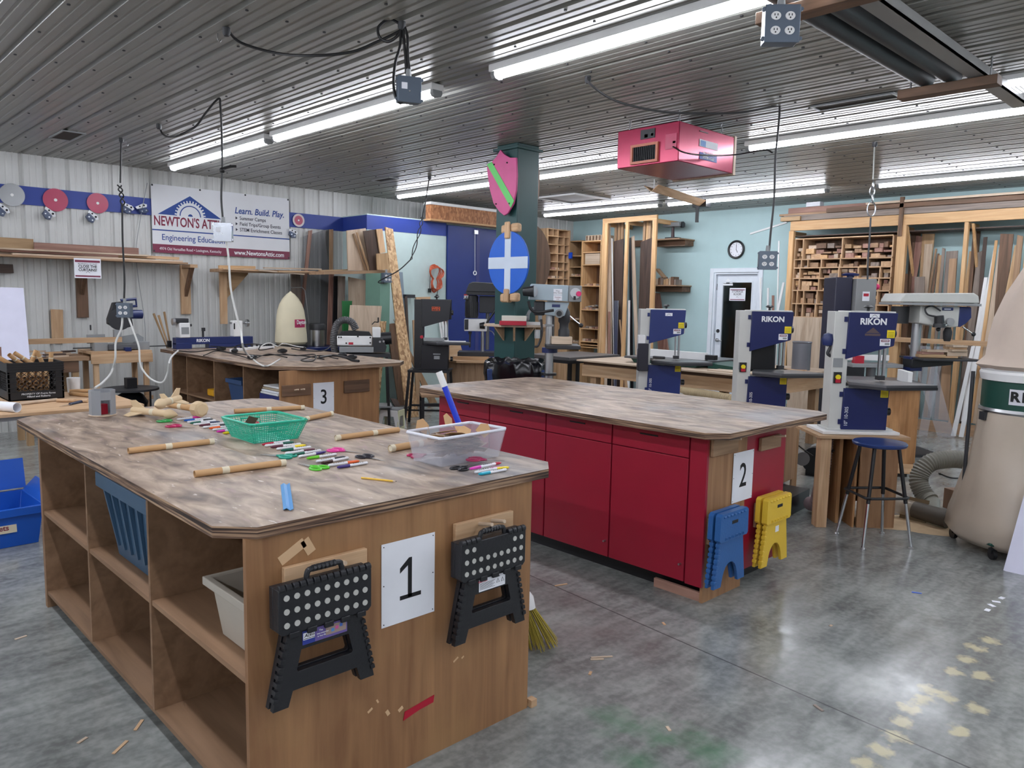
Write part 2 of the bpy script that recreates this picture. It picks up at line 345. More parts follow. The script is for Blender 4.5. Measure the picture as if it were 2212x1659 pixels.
MB().cyl((0,0,0), e-a, .004, n=6).build('string', M_wcable, r)
MB().tube([(e-a) + Vector((.03*math.cos(t), 0, .03*math.sin(t)-.035)) for t in [k*PI/6 for k in range(12)]], .009, 6, True).build('ring', M_white_l, r)
# ------------------------------------------------------------------ lights on the ceiling
M_lens = flat('lit_lens', 'f3f6ff', emit=TUBE_EMIT, var=0)
def fixture():
    L = 2.42
    t = thing('strip_light', 'long white strip light on the ceiling', 'ceiling light')
    MB().box(-.055, 0, -.045, .055, L, 0).build('housing', M_white, t, bev=.004)
    pr = [(-.034, -.045), (-.036, -.06), (-.026, -.078), (0, -.085), (.026, -.078), (.036, -.06), (.034, -.045)]
    MB().prism(pr, 'y', .04, L-.04).build('lens', M_lens, t)
    for y in (.0, L-.04): MB().prism([(-.04, -.045), (-.042, -.065), (-.03, -.085), (0, -.092), (.03, -.085), (.042, -.065), (.04, -.045)], 'y', y, y+.035).build('end_cap', M_grey, t)
    return t
fx0 = fixture(); first = True
rows = {3.46: 'row over the two front benches', 6.63: 'middle row behind the green column', 9.66: 'far row nearest the teal wall'}
ypos = {9.36-2.42: 'end by the banner wall', 6.83-2.42: 'second from the banner wall', 3.82-2.42: 'third from the banner wall'}
for x, rn in rows.items():
    for y, yn in ypos.items():
        lab = 'lit white strip light, %s, %s' % (rn, yn)
        if first: fx0.location = (x, y, ZC); fx0['label'] = lab; fx0['group'] = 'strip lights on the ribbed ceiling'; first = False
        else: dup(fx0, (x, y, ZC), label=lab)
for x in (.3, -2.2):
    for y in (6.94, 4.41, 1.4, -1.4, -3.95): dup(fx0, (x, y, ZC), label='lit white strip light beyond the left edge of the view')
for x in (3.46, 6.63, 9.66):
    for y in (-1.4, -3.95): dup(fx0, (x, y, ZC), label='lit white strip light behind the viewer')
# ------------------------------------------------------------------ the three numbered benches
def mat_top():
    m, t, b, n, l = nt('worn_bench_top'); tc = n.new('ShaderNodeTexCoord'); oi = n.new('ShaderNodeObjectInfo')
    ad = n.new('ShaderNodeVectorMath'); ad.operation = 'ADD'; l.new(tc.outputs['Object'], ad.inputs[0]); l.new(oi.outputs['Location'], ad.inputs[1])
    mp = n.new('ShaderNodeMapping'); mp.inputs['Rotation'].default_value = (0, 0, .7); mp.inputs['Scale'].default_value = (7, 2.2, 1); l.new(ad.outputs[0], mp.inputs[0])
    def noise(s, v, d=6, ds=0):
        x = n.new('ShaderNodeTexNoise'); x.inputs['Scale'].default_value = s; x.inputs['Detail'].default_value = d; x.inputs['Distortion'].default_value = ds; l.new(v, x.inputs['Vector']); return x.outputs['Fac']
    r = ramp(n, [(.28, '5a4c44'), (.42, '857263'), (.55, 'a08c7a'), (.7, 'bba896')]); l.new(noise(2.2, mp.outputs[0], 9, .8), r.inputs[0]); col = r.outputs[0]
    def mx(f, a, c, lo, hi, amt):
        mr = n.new('ShaderNodeMapRange'); mr.inputs[1].default_value = lo; mr.inputs[2].default_value = hi; mr.inputs[4].default_value = amt; l.new(f, mr.inputs[0])
        x = n.new('ShaderNodeMix'); x.data_type = 'RGBA'; l.new(mr.outputs[0], x.inputs[0]); l.new(a, x.inputs[6]); x.inputs[7].default_value = srgb(c); return x.outputs[2]
    col = mx(noise(1.7, ad.outputs[0], 4), col, '7f8791', .55, .7, .55)
    col = mx(noise(2.9, mp.outputs[0], 5, 1), col, 'a58488', .62, .72, .5)
    col = mx(noise(6.5, mp.outputs[0], 8), col, 'd9d0cb', .66, .72, .7)
    col = mx(noise(9, mp.outputs[0], 8, 1), col, '3b322d', .67, .75, .7)
    l.new(col, b.inputs['Base Color'])
    mr = n.new('ShaderNodeMapRange'); mr.inputs[3].default_value = .28; mr.inputs[4].default_value = .6; l.new(noise(5, ad.outputs[0]), mr.inputs[0]); l.new(mr.outputs[0], b.inputs['Roughness'])
    return m
def mat_edge():
    m, t, b, n, l = nt('laminated_ply_edge'); tc = n.new('ShaderNodeTexCoord'); mp = n.new('ShaderNodeMapping'); mp.inputs['Scale'].default_value = (3, 3, 150); l.new(tc.outputs['Object'], mp.inputs[0])
    x = n.new('ShaderNodeTexNoise'); x.inputs['Scale'].default_value = 1; x.inputs['Detail'].default_value = 6; l.new(mp.outputs[0], x.inputs['Vector'])
    r = ramp(n, [(.38, '2e211a'), (.5, '6b5140'), (.62, 'a98c70')]); l.new(x.outputs['Fac'], r.inputs[0]); l.new(r.outputs[0], b.inputs['Base Color']); b.inputs['Roughness'].default_value = .7; return m
M_top, M_edge = mat_top(), mat_edge()
M_plyf = wood('bench_plywood', 'a47a54', '815a3c', 'z', .5, .8, stain='a07a52'); M_in = wood('bench_inner_board', '97765a', '7a5c42', 'y', .7, .6)
M_redp = flat('bench_red_laminate', '981630', .38, var=.05, coat=.1)
def bench_top(parent, x0, y0, x1, y1, z, th=.034, ch=(.09, .09, .09, .09)):
    a, b_, c, d = ch
    poly = [(x0, y0+a), (x0+a, y0), (x1-b_, y0), (x1, y0+b_), (x1, y1-c), (x1-c, y1), (x0+d, y1), (x0, y1-d)]
    n = 8; vs = [(u, v, z-th) for u, v in poly] + [(u, v, z) for u, v in poly]
    mb = MB().add(vs, [tuple(range(n, 2*n)), tuple(range(n-1, -1, -1))]); mb.mat(1).add(vs, [(i, (i+1) % n, n+(i+1) % n, n+i) for i in range(n)])
    return mb.build('worktop', [M_top, M_edge], parent, bev=.003, smooth=False)
def cubby(parent, x0, x1, ydiv, zs, front, top_z, back_x, t=.018):
    """open shelving that faces -x between the planes of ydiv"""
    ya, yb = ydiv[0], ydiv[-1]
    for i, y in enumerate(ydiv[1:]):
        B(x0, y-t, 0 if i == len(ydiv)-2 else zs[0], back_x, y, top_z).build('divider', M_in, parent)
    B(back_x, ya, zs[0], back_x+t, yb, top_z).build('back_panel', M_in, parent)
    for z in zs: B(x0+.004, ya, z-t, back_x, yb, z).build('shelf', M_in, parent)
    B(x0+.1, ya, 0, x0+.12, yb-t, zs[0]-t).build('toe_board', W('dark', 'y'), parent)
ZT = .95
# bench one: bare plywood, open cubbies on its left
t1 = thing('workbench', 'large plywood bench marked 1, with cubbies and black folding stools hung on its end', 'workbench')
bench_top(t1, .853, 2.0, 2.215, 4.55, ZT)
B(.915, 2.015, 0, 2.05, 2.034, ZT-.035).build('end_panel', M_plyf, t1)
B(.915, 4.33, 0, 2.05, 4.349, ZT-.035).build('end_panel', M_plyf, t1)
cubby(t1, .915, 2.05, [2.034, 2.815, 3.565, 4.33], [.085, .5], 1, ZT-.035, 1.47)
B(2.032, 2.034, 0, 2.05, 4.33, ZT-.035).build('side_panel', M_plyf, t1)
for px, py, w_, h_ in ((632, 1192, .09, .03), (666, 1180, .03, .05), (800, 1535, .02, .008), (838, 1540, .012, .02), (866, 1532, .02, .012), (816, 1515, .006, .014), (985, 1425, .025, .007), (1000, 1420, .012, .006)):
    p = PX(px, py, y=2.013); MB().bx((p.x, 2.0142, p.z), (w_, .001, h_), (0, -.5, 0)).build('torn_veneer', flat('bare_veneer', 'd2b08a', .7), t1)
# bench two: red doors
t2 = thing('workbench', 'red cabinet bench marked 2, with a blue and a yellow folding stool on its end', 'workbench')
bench_top(t2, 3.33, 1.98, 4.60, 4.52, ZT)
X2, Y2a, Y2b = 3.47, 2.14, 4.38
B(X2+.02, Y2a, 0, 3.88, Y2a+.018, ZT-.035).build('end_panel', W('ply', 'z'), t2)
mb = B(3.88, Y2a, .09, 4.33, Y2a+.018, ZT-.035); mb.box(4.31, Y2a+.018, .09, 4.33, Y2b, ZT-.035).box(X2+.02, Y2b, .09, 4.33, Y2b+.018, ZT-.035); mb.build('red_panel', M_redp, t2)
B(X2+.02, Y2a+.018, .09, X2+.03, Y2b, ZT-.035).build('carcass', M_redp, t2)
B(X2+.08, Y2a+.02, 0, X2+.1, Y2b, .09).build('toe_board', M_black, t2); B(3.9, Y2a+.07, 0, 4.3, Y2a+.09, .09).build('toe_board', M_black, t2)
MB().box(X2+.03, Y2a+.018, 0, X2+.05, Y2a+.32, .05).build('broken_board', W('red', 'y'), t2)
B(X2, Y2a-.002, .09, X2+.02, Y2a+.1, ZT-.035).build('stile', M_redp, t2)
for i, (a, b_) in enumerate(((Y2a+.11, 2.77), (2.775, 3.30), (3.305, 3.83), (3.835, Y2b))):
    d = B(X2, a, .095, X2+.019, b_-.005, .77).build('cabinet_door', M_redp, t2, bev=.002)
    if i in (0, 1): MB().cyl((X2, (a+.02 if i == 0 else a+.02), .19), (X2-.02, a+.02, .19), .006, n=8).build('door_catch', M_steel, d)
for a, b_ in ((Y2a+.11, 2.77), (2.775, 3.30), (3.305, 3.83), (3.835, Y2b)):
    d = B(X2, a, .775, X2+.019, b_-.005, ZT-.04).build('drawer_front', M_redp, t2, bev=.002)
    B(X2-.004, (a+b_)/2-.06, .86, X2, (a+b_)/2+.06, .868).build('drawer_slot', M_black, d)
# bench three: far bench in front of the banner wall
t3 = thing('workbench', 'far plywood bench marked 3, covered with cords and carrying the lathe', 'workbench')
bench_top(t3, 3.17, 6.22, 4.60, 9.15, ZT, ch=(.35, .16, .09, .05))
M_ply3 = wood('bench_three_plywood', 'b1845a', '8d6342', 'z', .55, .7)
B(3.23, 6.35, 0, 4.28, 6.369, ZT-.035).build('end_panel', M_ply3, t3); B(3.23, 8.9, 0, 4.28, 8.919, ZT-.035).build('end_panel', M_ply3, t3)
cubby(t3, 3.23, 4.28, [6.369, 7.1, 7.78, 8.5, 8.9], [.085, .5], 1, ZT-.035, 3.8)
B(4.262, 6.369, 0, 4.28, 8.9, ZT-.035).build('side_panel', M_ply3, t3)
# posters with the numbers
def poster(px0, py0, px1, py1, y, num, label):
    a, b_ = PX(px0, py0, y=y), PX(px1, py1, y=y); w_ = .216; h_ = .28; c = (a+b_)/2
    t = thing('number_poster', label, 'poster', (c.x, y, c.z))
    B(-w_/2, -.0015, -h_/2, w_/2, 0, h_/2).build('sheet', M_paper, t)
    if num == '1':
        mb = MB().prism([(-.004, -.06), (.012, -.06), (.012, .075), (0, .075), (-.036, .045), (-.036, .028), (-.004, .05)], 'y', -.0022, -.0014).box(-.036, -.0022, -.064, .05, -.0014, -.05)
        mb.build('number', M_ink, t, smooth=False)
    else: text(num, .19, M_ink, t, (0, -.0018, 0), FY, 'number', bold=.008, sx=.85)
    for sx in (-1, 1):
        for z in (-.13, 0, .13): MB().cyl((sx*.1, -.003, z), (sx*.1, 0, z), .002, n=8).build('tack', M_dkgrey, t)
    return t
poster(822, 1176, 939, 1321, 2.013, '1', 'white paper poster with the number 1 on the plywood bench end')
poster(1583, 978, 1625, 1076, 2.136, '2', 'white paper poster with the number 2 on the red bench end')
p = poster(676, 826, 722, 890, 6.347, '3', 'white paper poster with the number 3 on the far bench end')
# pegboards with dowels
def pegboard(px, py, y, w_, h_, label, group, axis='x', rot=0, kind='pine', pegs=(-.02, .03), pz=-.02, plen=.085):
    p = PX(px, py, y=y); t = thing('peg_board', label, 'board', (p.x, y, p.z), group=group)
    B(0, -.018, -h_, w_, 0, 0).build('board', W(kind, 'x'), t, bev=.002)
    for u in pegs: MB().cyl((w_/2+u, 0, -h_/2+pz), (w_/2+u, -plen, -h_/2+pz+.015), .007, n=10).build('dowel', W('pale', 'y'), t)
    return t
pegboard(608, 1225, 2.013, .28, .085, 'short pine board with a dowel peg left of the number 1 poster', None, pz=.025, pegs=(.02,))
pegboard(978, 1131, 2.013, .275, .10, 'short pine board with dowel pegs right of the number 1 poster', None, pegs=(-.03, .03), pz=.03)
pegboard(1528, 1120, 2.136, .27, .14, 'pine board behind the blue folding stool', None, kind='shelf', pegs=(), pz=.03)
pegboard(1629, 1087, 2.136, .27, .14, 'pine board behind the yellow folding stool', None, kind='shelf', pegs=(), pz=.03)
pegboard(1536, 950, 2.136, .25, .09, 'pine board with a peg high on bench two, left of its poster', None, kind='shelf', pegs=(.03,), pz=.03)
pegboard(1640, 946, 2.136, .23, .075, 'pine board with a peg high on bench two, right of its poster', None, kind='shelf', pegs=(.03,), pz=.03)
pegboard(608, 833, 6.347, .28, .10, 'grained pine board with pegs left of the number 3 poster', None, kind='brown', pegs=(-.02, .04), pz=0)
pegboard(742, 823, 6.347, .28, .115, 'grained pine board right of the number 3 poster', None, kind='brown', pegs=(), pz=0)
p = PX(905, 1530, y=2.014); MB().prism([(-.066, -.02), (.0, -.006), (.062, .0), (.066, .026), (.0, .018), (-.06, .01)], 'y', -.001, 0).build('tape_patch', flat('red_tape', 'b01230', .35), loc=(p.x, 2.014, p.z))
tag(bpy.data.objects['tape_patch'], 'strip of red tape low on the plywood end of bench one', 'tape')
# ------------------------------------------------------------------ folding step stools hung on the bench ends
M_stool = flat('black_stool_plastic', '1c1d22', .38, bump=.12, bscale=90); M_dot = flat('grey_grip_dot', 'b9b9b4', .7)
M_bstool = flat('blue_stool_plastic', '2a5f9e', .4, bump=.1, bscale=90); M_ystool = flat('yellow_stool_plastic', 'e3bd3c', .4, bump=.1, bscale=90)
def black_stool(loc, label, full):
    t = thing('folding_stool', label, 'step stool', loc)
    # seat half: folded block with a row of barrels along the top and lugs along its lower edge
    W2, H = .152, .135
    mb = MB().prism([(-W2, -H+.012), (-W2+.012, -H), (W2-.012, -H), (W2, -H+.012), (W2, 0), (-W2, 0)], 'y', -.035, .0)
    mb.box(-W2, .0, -H+.01, W2, .022, 0)
    for i in range(14):
        x = -W2+.011+i*.0217
        if full or not (.30 < (x+W2)/(2*W2) < .68): mb.cyl((x-.009, -.028, .002), (x+.009, -.028, .002), .012, n=10)
    for i in range(5): mb.box(-.12+i*.055, -.04, -H-.012, -.09+i*.055, -.03, -H+.006)
    mb.build('seat_panel', M_stool, t, bev=.0025)
    mb = MB(); hz = .0 if full else -.012
    mb.tube(smoothpath([(-.058, -.02, hz-.01), (-.056, -.02, hz+.024), (-.04, -.02, hz+.036), (.04, -.02, hz+.036), (.056, -.02, hz+.024), (.058, -.02, hz-.01)], 4), .0085, 8)
    for i in range(6): mb.cyl((-.038+i*.013, -.02, hz+.036), (-.030+i*.013, -.02, hz+.036), .0105, n=8)
    mb.build('carry_handle', M_stool, t)
    dot = None
    for r_ in range(3):
        for c_ in range(9):
            if not full and r_ == 0 and 2 <= c_ <= 6: continue
            if dot is None: dot = MB().cyl((0, -.0015, 0), (0, .001, 0), .0088, n=14).build('grip_dot', M_dot, t, loc=(-.128, -.036, -.026))
            else: q_ = dot.copy(); C.objects.link(q_); q_.location = (-.128+c_*.032, -.036, -.026-r_*.040)
    # legs: a flared frame with an open window and splayed feet
    a, b_ = .122, .168; zt, zb = -H-.004, -.355
    def fr(y0, y1, dx=0):
        o_ = [(-a, zt), (a, zt), (b_, zb), (b_-.048, zb), (b_-.062, zb+.045), (-b_+.062, zb+.045), (-b_+.048, zb), (-b_, zb)]
        i_ = [(-.078, zt-.055), (.078, zt-.055), (.092, zb+.105), (.09, zb+.1), (.088, zb+.098), (-.088, zb+.098), (-.09, zb+.1), (-.092, zb+.105)]
        return MB().ring(o_, i_, 'y', y0, y1)
    mb = fr(-.024, -.006)
    for s in (-1, 1):
        for k in range(8):
            z = zt-.03-k*.022; xx = s*(a+(b_-a)*(zt-z)/(zt-zb))
            mb.bx((xx, -.018, z), (.014, .022, .013), (0, s*-.21, 0))
    mb.build('front_legs', M_stool, t, bev=.0025)
    fr(.004, .022).build('rear_legs', M_stool, t, bev=.0025)
    # printed label
    if full:
        s = B(-.075, -.0252, zt-.044, .072, -.0244, zt-.003).build('label_sticker', flat('sticker_violet', '6a5a9c', .4), t)
        B(-.075, -.0256, zt-.044, -.035, -.0252, zt-.003).build('sticker_end', flat('sticker_blue', '2b3a8e', .4), s)
        B(-.073, -.026, zt-.030, -.036, -.0256, zt-.009).build('sticker_logo_panel', M_paper, s)
        B(.0, -.0258, zt-.036, .068, -.0254, zt-.008).build('sticker_picture', flat('sticker_tan', 'a08c84', .4), s)
        for i, c_ in enumerate(('5b8fd0', 'd05a9c', '4a6fc0')): B(.018+i*.014, -.0262, zt-.03+i*.004, .028+i*.014, -.0258, zt-.02+i*.004).build('sticker_picture', flat('sticker_'+c_, c_, .4), s)
        text('Acko', .015, M_ink, s, (-.054, -.0263, zt-.018), FY, shear=.3); text('FOLDING STEP STOOL', .0035, M_ink, s, (-.054, -.0263, zt-.027), FY)
        text('The', .008, M_white_l, s, (-.016, -.0262, zt-.014), FY, align='CENTER'); text('best companion', .006, M_white_l, s, (-.010, -.0264, zt-.023), FY); text('in Your life', .006, M_white_l, s, (-.014, -.0264, zt-.031), FY)
    else:
        s = B(-.062, -.0252, zt-.05, .062, -.0244, zt-.006).build('label_sticker', M_paper, t)
        text('CAUTION', .009, flat('red_ink', 'c02040', .6), s, (-.045, -.0256, zt-.014), FY, bold=.02)
        text('Acko', .009, M_ink, s, (.025, -.0256, zt-.012), FY, shear=.3)
        mb = MB()
        for k in range(7): mb.box(-.058, -.0256, zt-.022-k*.0036, .012-(k % 3)*.006, -.0252, zt-.0208-k*.0036)
        mb.build('fine_print', M_dkgrey, s)
        for i in range(2): MB().tube([(.026+i*.022, -.0258, zt-.02), (.034+i*.022, -.0258, zt-.034), (.02+i*.022, -.0258, zt-.034)], .0008, 4, True).build('pictogram', M_ink, s)
    return t
black_stool((1.115, 1.955, .782), 'black folding step stool with three full dot rows, left of the number 1 poster', True)
black_stool((1.775, 1.955, .772), 'black folding step stool with a white caution label, right of the number 1 poster', False)
def arch_stool(loc, mat, label, hx=0):
    t = thing('folding_stool', label, 'step stool', loc)
    W2, H = .142, .15
    mb = MB()
    for y0, y1 in ((-.045, -.012), (.002, .03)):
        mb.prism([(-W2, -H+.012), (-W2+.012, -H), (W2-.012, -H), (W2, -H+.012), (W2-.004, -.012), (W2-.02, 0), (-W2+.02, 0), (-W2+.004, -.012)], 'y', y0, y1)
    for i in range(7): mb.cyl((-.11+i*.034, -.044, -.018), (-.092+i*.034, -.044, -.018), .006, n=8)
    for i in range(6): mb.tube([(-.09+i*.034, -.047, -H+.008), (-.09+i*.034, -.047, -H+.02), (-.075+i*.034, -.047, -H+.02), (-.075+i*.034, -.047, -H+.008)], .002, 5)
    s = mb.build('seat_panel', mat, t, bev=.003)
    MB().box(-.028, -.0465, -.066, .032, -.0445, -.048).build('hand_hole', M_black, s, bev=.001)
    a, b_ = .118, .155; zt, zb = -H, -.40
    for y0, y1, nm in ((-.030, -.012, 'front_legs'), (.008, .024, 'rear_legs')):
        arch = [(.075*math.cos(k*PI/10)*1.0, zb+.02+.10*math.sin(k*PI/10)) for k in range(11)]
        poly = [(-b_, zb), (-.08, zb)] + [(-u, v) for u, v in arch] + [(.08, zb), (b_, zb), (a, zt), (-a, zt)]
        mb = MB()
        # build as strips between the arch and the outline so the opening stays clean
        out = [(-a, zt), (a, zt), (b_, zb), (.08, zb)] ; 
        n_ = len(arch)
        L = [(-b_+ (b_-a)*0, zb)]
        outer = [(-b_, zb)] + [(-b_+(b_-a)*k/4, zb+(zt-zb)*k/4) for k in range(1, 4)] + [(-a, zt), (0, zt), (a, zt)] + [(b_-(b_-a)*k/4, zb+(zt-zb)*k/4) for k in range(3, 0, -1)] + [(b_, zb)]
        inner = [(-u, v) for u, v in arch]; inner[0] = (-.085, zb); inner[-1] = (.085, zb)
        vs = [(u, w, v) for w in (y0, y1) for Lx in (outer, inner) for u, v in Lx]; q = 11; fs = []
        for i in range(q-1): fs += [(i, i+1, q+i+1, q+i), (2*q+i, 3*q+i, 3*q+i+1, 2*q+i+1), (i, 2*q+i, 2*q+i+1, i+1), (q+i, q+i+1, 3*q+i+1, 3*q+i)]
        fs += [(0, q, 3*q, 2*q), (q-1, 3*q-1, 4*q-1, 2*q-1)]
        mb.add(vs, fs)
        for k in range(8):
            z = zt-.02-k*.028; f_ = (zt-z)/(zt-zb); mb.bx((-(a+(b_-a)*f_)+.004, (y0+y1)/2-.002, z), (.02, .024, .018), (0, .15, 0))
        mb.build(nm, mat, t, bev=.002)
    return t
p = PX(1566, 1118, y=2.09); bs = arch_stool((p.x, 2.075, .512), M_bstool, 'blue folding step stool hung on the end of bench two')
p = PX(1664, 1080, y=2.09); ys = arch_stool((p.x, 2.075, .512), M_ystool, 'yellow folding step stool hung on the red end of bench two')
B(-.01, -.0315, -.215, .03, -.0305, -.18).build('sticker_remnant', M_paper, ys)
# ------------------------------------------------------------------ things lying on bench one
def lay(name, label, cat, a, b_, z, group=None):
    """an Empty whose local x runs from pixel a to pixel b_ on the bench top"""
    A, Bp = PX(*a, z=z), PX(*b_, z=z); t = thing(name, label, cat, (A.x, A.y, z), math.atan2(Bp.y-A.y, Bp.x-A.x), group); return t, (Bp-A).length
M_body = flat('marker_white', 'e4e5ea', .35); M_tapeb = flat('masking_tape', 'd9cfb6', .6); M_kraft = flat('kraft_paper', 'c19a6e', .8); M_hole = flat('tube_inside', '5c4434', .9)
CAPS = {'red': 'b01838', 'green': '0c5a4a', 'maroon': '5c2a3c', 'yellow': 'ecd428', 'purple': '3c2a78', 'lime': '6ac828', 'brown': '3c2420', 'orange': 'e8642a', 'magenta': 'd838b0', 'blue': '1c5ab4', 'black': '22242c', 'navy': '34405c', 'teal': '28a8c4', 'pink': 'd83ca0'}
def marker(a, b_, col, first, where, L=.137, z=ZT):
    t, _ = lay('marker', '%s marker lying %s' % (col + '-capped', where), 'marker', a, b_, z+.0062, 'markers on bench one')
    cl = L*.4; u0 = 0 if first else L
    s = 1 if first else -1
    mb = MB().cyl((u0+s*cl*.95, 0, 0), (u0+s*L*.97, 0, 0), .0058, .0055, 12).cyl((u0+s*L*.97, 0, 0), (u0+s*L, 0, 0), .0055, .003, 12)
    mb.build('barrel', M_body, t)
    MB().cyl((u0+s*.012, 0, 0), (u0+s*cl, 0, 0), .0056, .0066, 12).cyl((u0+s*.002, 0, 0), (u0+s*.012, 0, 0), .003, .0056, 12).build('cap', flat('cap_'+col, CAPS[col], .3), t)
    q = MB()
    for k in range(5): q.bx((u0+s*(cl+.018+k*.010), -.0012*(1), .0057), (.006, .0035-.001*(k % 2), .0006))
    q.build('print', M_dkgrey, t)
    return t
def c3(x, y): return (460+x/6.9125, 840+y/6.9125)
def c2(x, y): return (240+x/6.9125, 840+y/6.9125)
def c5(x, y): return (820+x/5.821, 800+y/5.821)
def c4(x, y): return (600+x/5.53, 880+y/5.53)
GB = [((730, 835), (1170, 770), 'red', 1, 'beside the green basket, farthest of the right group'), ((775, 850), (1275, 785), 'green', 0, 'next to the red marker, cap to the right'),
 ((855, 872), (1360, 815), 'maroon', 1, 'third in the right group, cap to the left'), ((950, 898), (1460, 830), 'yellow', 0, 'in the right group, fourth from the basket'),
 ((1010, 922), (1510, 860), 'green', 1, 'in the right group just after the yellow one'), ((1080, 962), (1585, 890), 'maroon', 0, 'in the middle of the right group, cap to the right'),
 ((1185, 985), (1650, 910), 'green', 1, 'by the teal scissors'), ((1280, 1012), (1755, 925), 'purple', 0, 'with its cap near the pink scissors'),
 ((1395, 1040), (1905, 965), 'lime', 1, 'between the purple and the brown markers'), ((1540, 1085), (2030, 1005), 'black', 0, 'just behind the brown marker'),
 ((1610, 1108), (2115, 1010), 'brown', 1, 'thick, near the end of the right group'), ((1720, 1145), (2230, 1070), 'orange', 0, 'second from the front end of the right group')]
for a, b_, c_, f_, wh in GB: marker(c3(*a), c3(*b_), c_, f_, wh)
marker(c4(705, 718), c4(1105, 655), 'purple', 1, 'at the front end of the right group, nearest the pencil')
GA = [((980, 455), (1440, 405), 'pink', 0, 'farthest of the left group by the rockets'), ((1080, 475), (1560, 430), 'blue', 1, 'in the left group, cap to the left'),
 ((1135, 497), (1600, 445), 'black', 0, 'in the left group just after the blue one'), ((1175, 515), (1650, 460), 'green', 1, 'in the left group, cap to the left'),
 ((1225, 532), (1720, 480), 'navy', 0, 'in the left group, cap toward the basket'), ((1310, 550), (1760, 500), 'maroon', 1, 'in the left group before the orange one'),
 ((1370, 575), (1830, 525), 'black', 0, 'in the left group with its cap under the basket edge'), ((1460, 590), (1900, 540), 'orange', 1, 'in the left group left of the basket'),
 ((1515, 612), (1960, 560), 'navy', 0, 'in the left group with its cap hidden by the basket'), ((1570, 640), (2000, 590), 'magenta', 1, 'against the left side of the basket'), ((1660, 662), (2080, 625), 'yellow', 1, 'half under the left edge of the basket')]
for i, (a, b_, c_, f_, wh) in enumerate(GA[:9]): marker(c2(*a), c2(*b_), c_, f_, wh)
for i, (a, b_, c_, f_, wh) in enumerate(GA[9:]): marker(c2(*a), c2(*b_), c_, f_, wh, L=.10 if i == 0 else .075)
GC = [((1200, 1225), (1590, 1150), 'red', 0, 'on the pile at the bin, with a clip cap', .012), ((1130, 1240), (1430, 1180), 'magenta', 1, 'on top of the pile by the bin', .014), ((1195, 1282), (1680, 1190), 'pink', 0, 'in the pile by the bin, cap to the right', .0), ((1230, 1262), (1670, 1215), 'yellow', 0, 'under the pile by the bin', .0), ((1240, 1308), (1630, 1240), 'teal', 1, 'at the front of the pile by the bin', .0)]
for a, b_, c_, f_, wh, dz in GC: marker(c5(*a), c5(*b_), c_, f_, wh, z=ZT+dz)
def scissors(a, b_, col, label, L=.15, z=ZT, spread=.28):
    t, _ = lay('scissors', label, 'scissors', a, b_, z+.004, 'scissors on bench one'); m = flat('scissor_'+col, col, .35)
    for s in (-1, 1):
        h = MB().tube([(.028+.026*math.cos(k*PI/6)*1.0, s*(.019)+.016*math.sin(k*PI/6), 0) for k in range(12)], .0042, 6, True)
        h.tube([(.052, s*.014, 0), (.066, s*.005, 0), (.078, -s*.001, 0)], .0045, 6); h.build('handle', m, t)
        MB().prism([(.07, -.004), (L, s*.002), (L, s*.003), (.08, .005)], 'z', s*.0008-.0006, s*.0008+.0006).build('blade', M_steel, t, rz=-s*.04)
    MB().cyl((.078, 0, -.003), (.078, 0, .003), .003, n=8).build('pivot', M_steel, t)
    return t
scissors(c2(735, 470), c2(930, 490), '2a9a48', 'green-handled scissors left of the far markers')
scissors(c2(860, 545), c2(1165, 570), 'b8245c', 'crimson-handled scissors below the green pair, left of the far markers')
scissors(c3(1215, 1015), c3(810, 985), '1f9c86', 'teal-handled scissors touching the end of the front paper tube')
scissors(c3(1745, 900), c3(2210, 950), 'e848a0', 'pink-handled scissors beside the purple-capped marker')
scissors(c3(1665, 1195), c3(1350, 1130), '5ac832', 'lime-handled scissors below the lime marker')
scissors(c4(985, 570), c4(1265, 635), '24222e', 'black-handled scissors with points toward the pencil')
scissors(c5(370, 1080), c5(560, 1060), 'b8245c', 'crimson-handled scissors poking out left of the clear bin')
scissors(c5(950, 1250), c5(1400, 1120), '1e1f24', 'large black-handled scissors under the marker pile', L=.19)
scissors(c5(1105, 1110), c5(1420, 1130), '9c2c54', 'maroon-handled scissors on top of the marker pile', z=ZT+.016)
def paper_tube(a, b_, label, r=.0125, tape=(.45,), L=None):
    t, l_ = lay('paper_tube', label, 'paper tube', a, b_, ZT+r, 'rolled paper rocket tubes on bench one'); L = L or l_
    MB().tubehollow((0, 0, 0), (L, 0, 0), r, .0012, 14).build('roll', M_kraft, t)
    for f in tape: MB().tubehollow((L*f-.012, 0, 0), (L*f+.014, 0, 0), r+.0006, .0006, 14).build('tape_band', M_tapeb, t)
    MB().tubehollow((L-.02, 0, 0), (L+.001, 0, 0), r+.0008, .001, 14).cyl((L-.006, 0, 0), (L, 0, 0), r*.8, n=12).build('taped_end', M_tapeb, t)
    MB().cyl((.012, 0, 0), (.0125, 0, 0), r-.0015, n=12).build('tube_bore', M_hole, t)
paper_tube((277, 974), (461, 953), 'rolled brown paper tube nearest the left edge of bench one', tape=(.45,))
paper_tube((420, 1024), (616, 999), 'rolled brown paper tube at the front, just above the blue strip', tape=(.32,))
paper_tube((506, 888), (657, 880), 'rolled brown paper tube behind the green basket', tape=(.48,))
paper_tube((622, 913), (717, 893), 'rolled brown paper tube sticking out right of the green basket', tape=(.4,))
paper_tube((861, 928), (726, 946), 'rolled brown paper tube between the basket and the clear bin', tape=(.4,))
paper_tube((965, 948), (843, 969), 'rolled brown paper tube running behind the clear bin', tape=(.5,), r=.015)
t, L = lay('pencil', 'short yellow pencil lying near the front edge of bench one', 'pencil', (781, 1032), (857, 1040), ZT+.004)
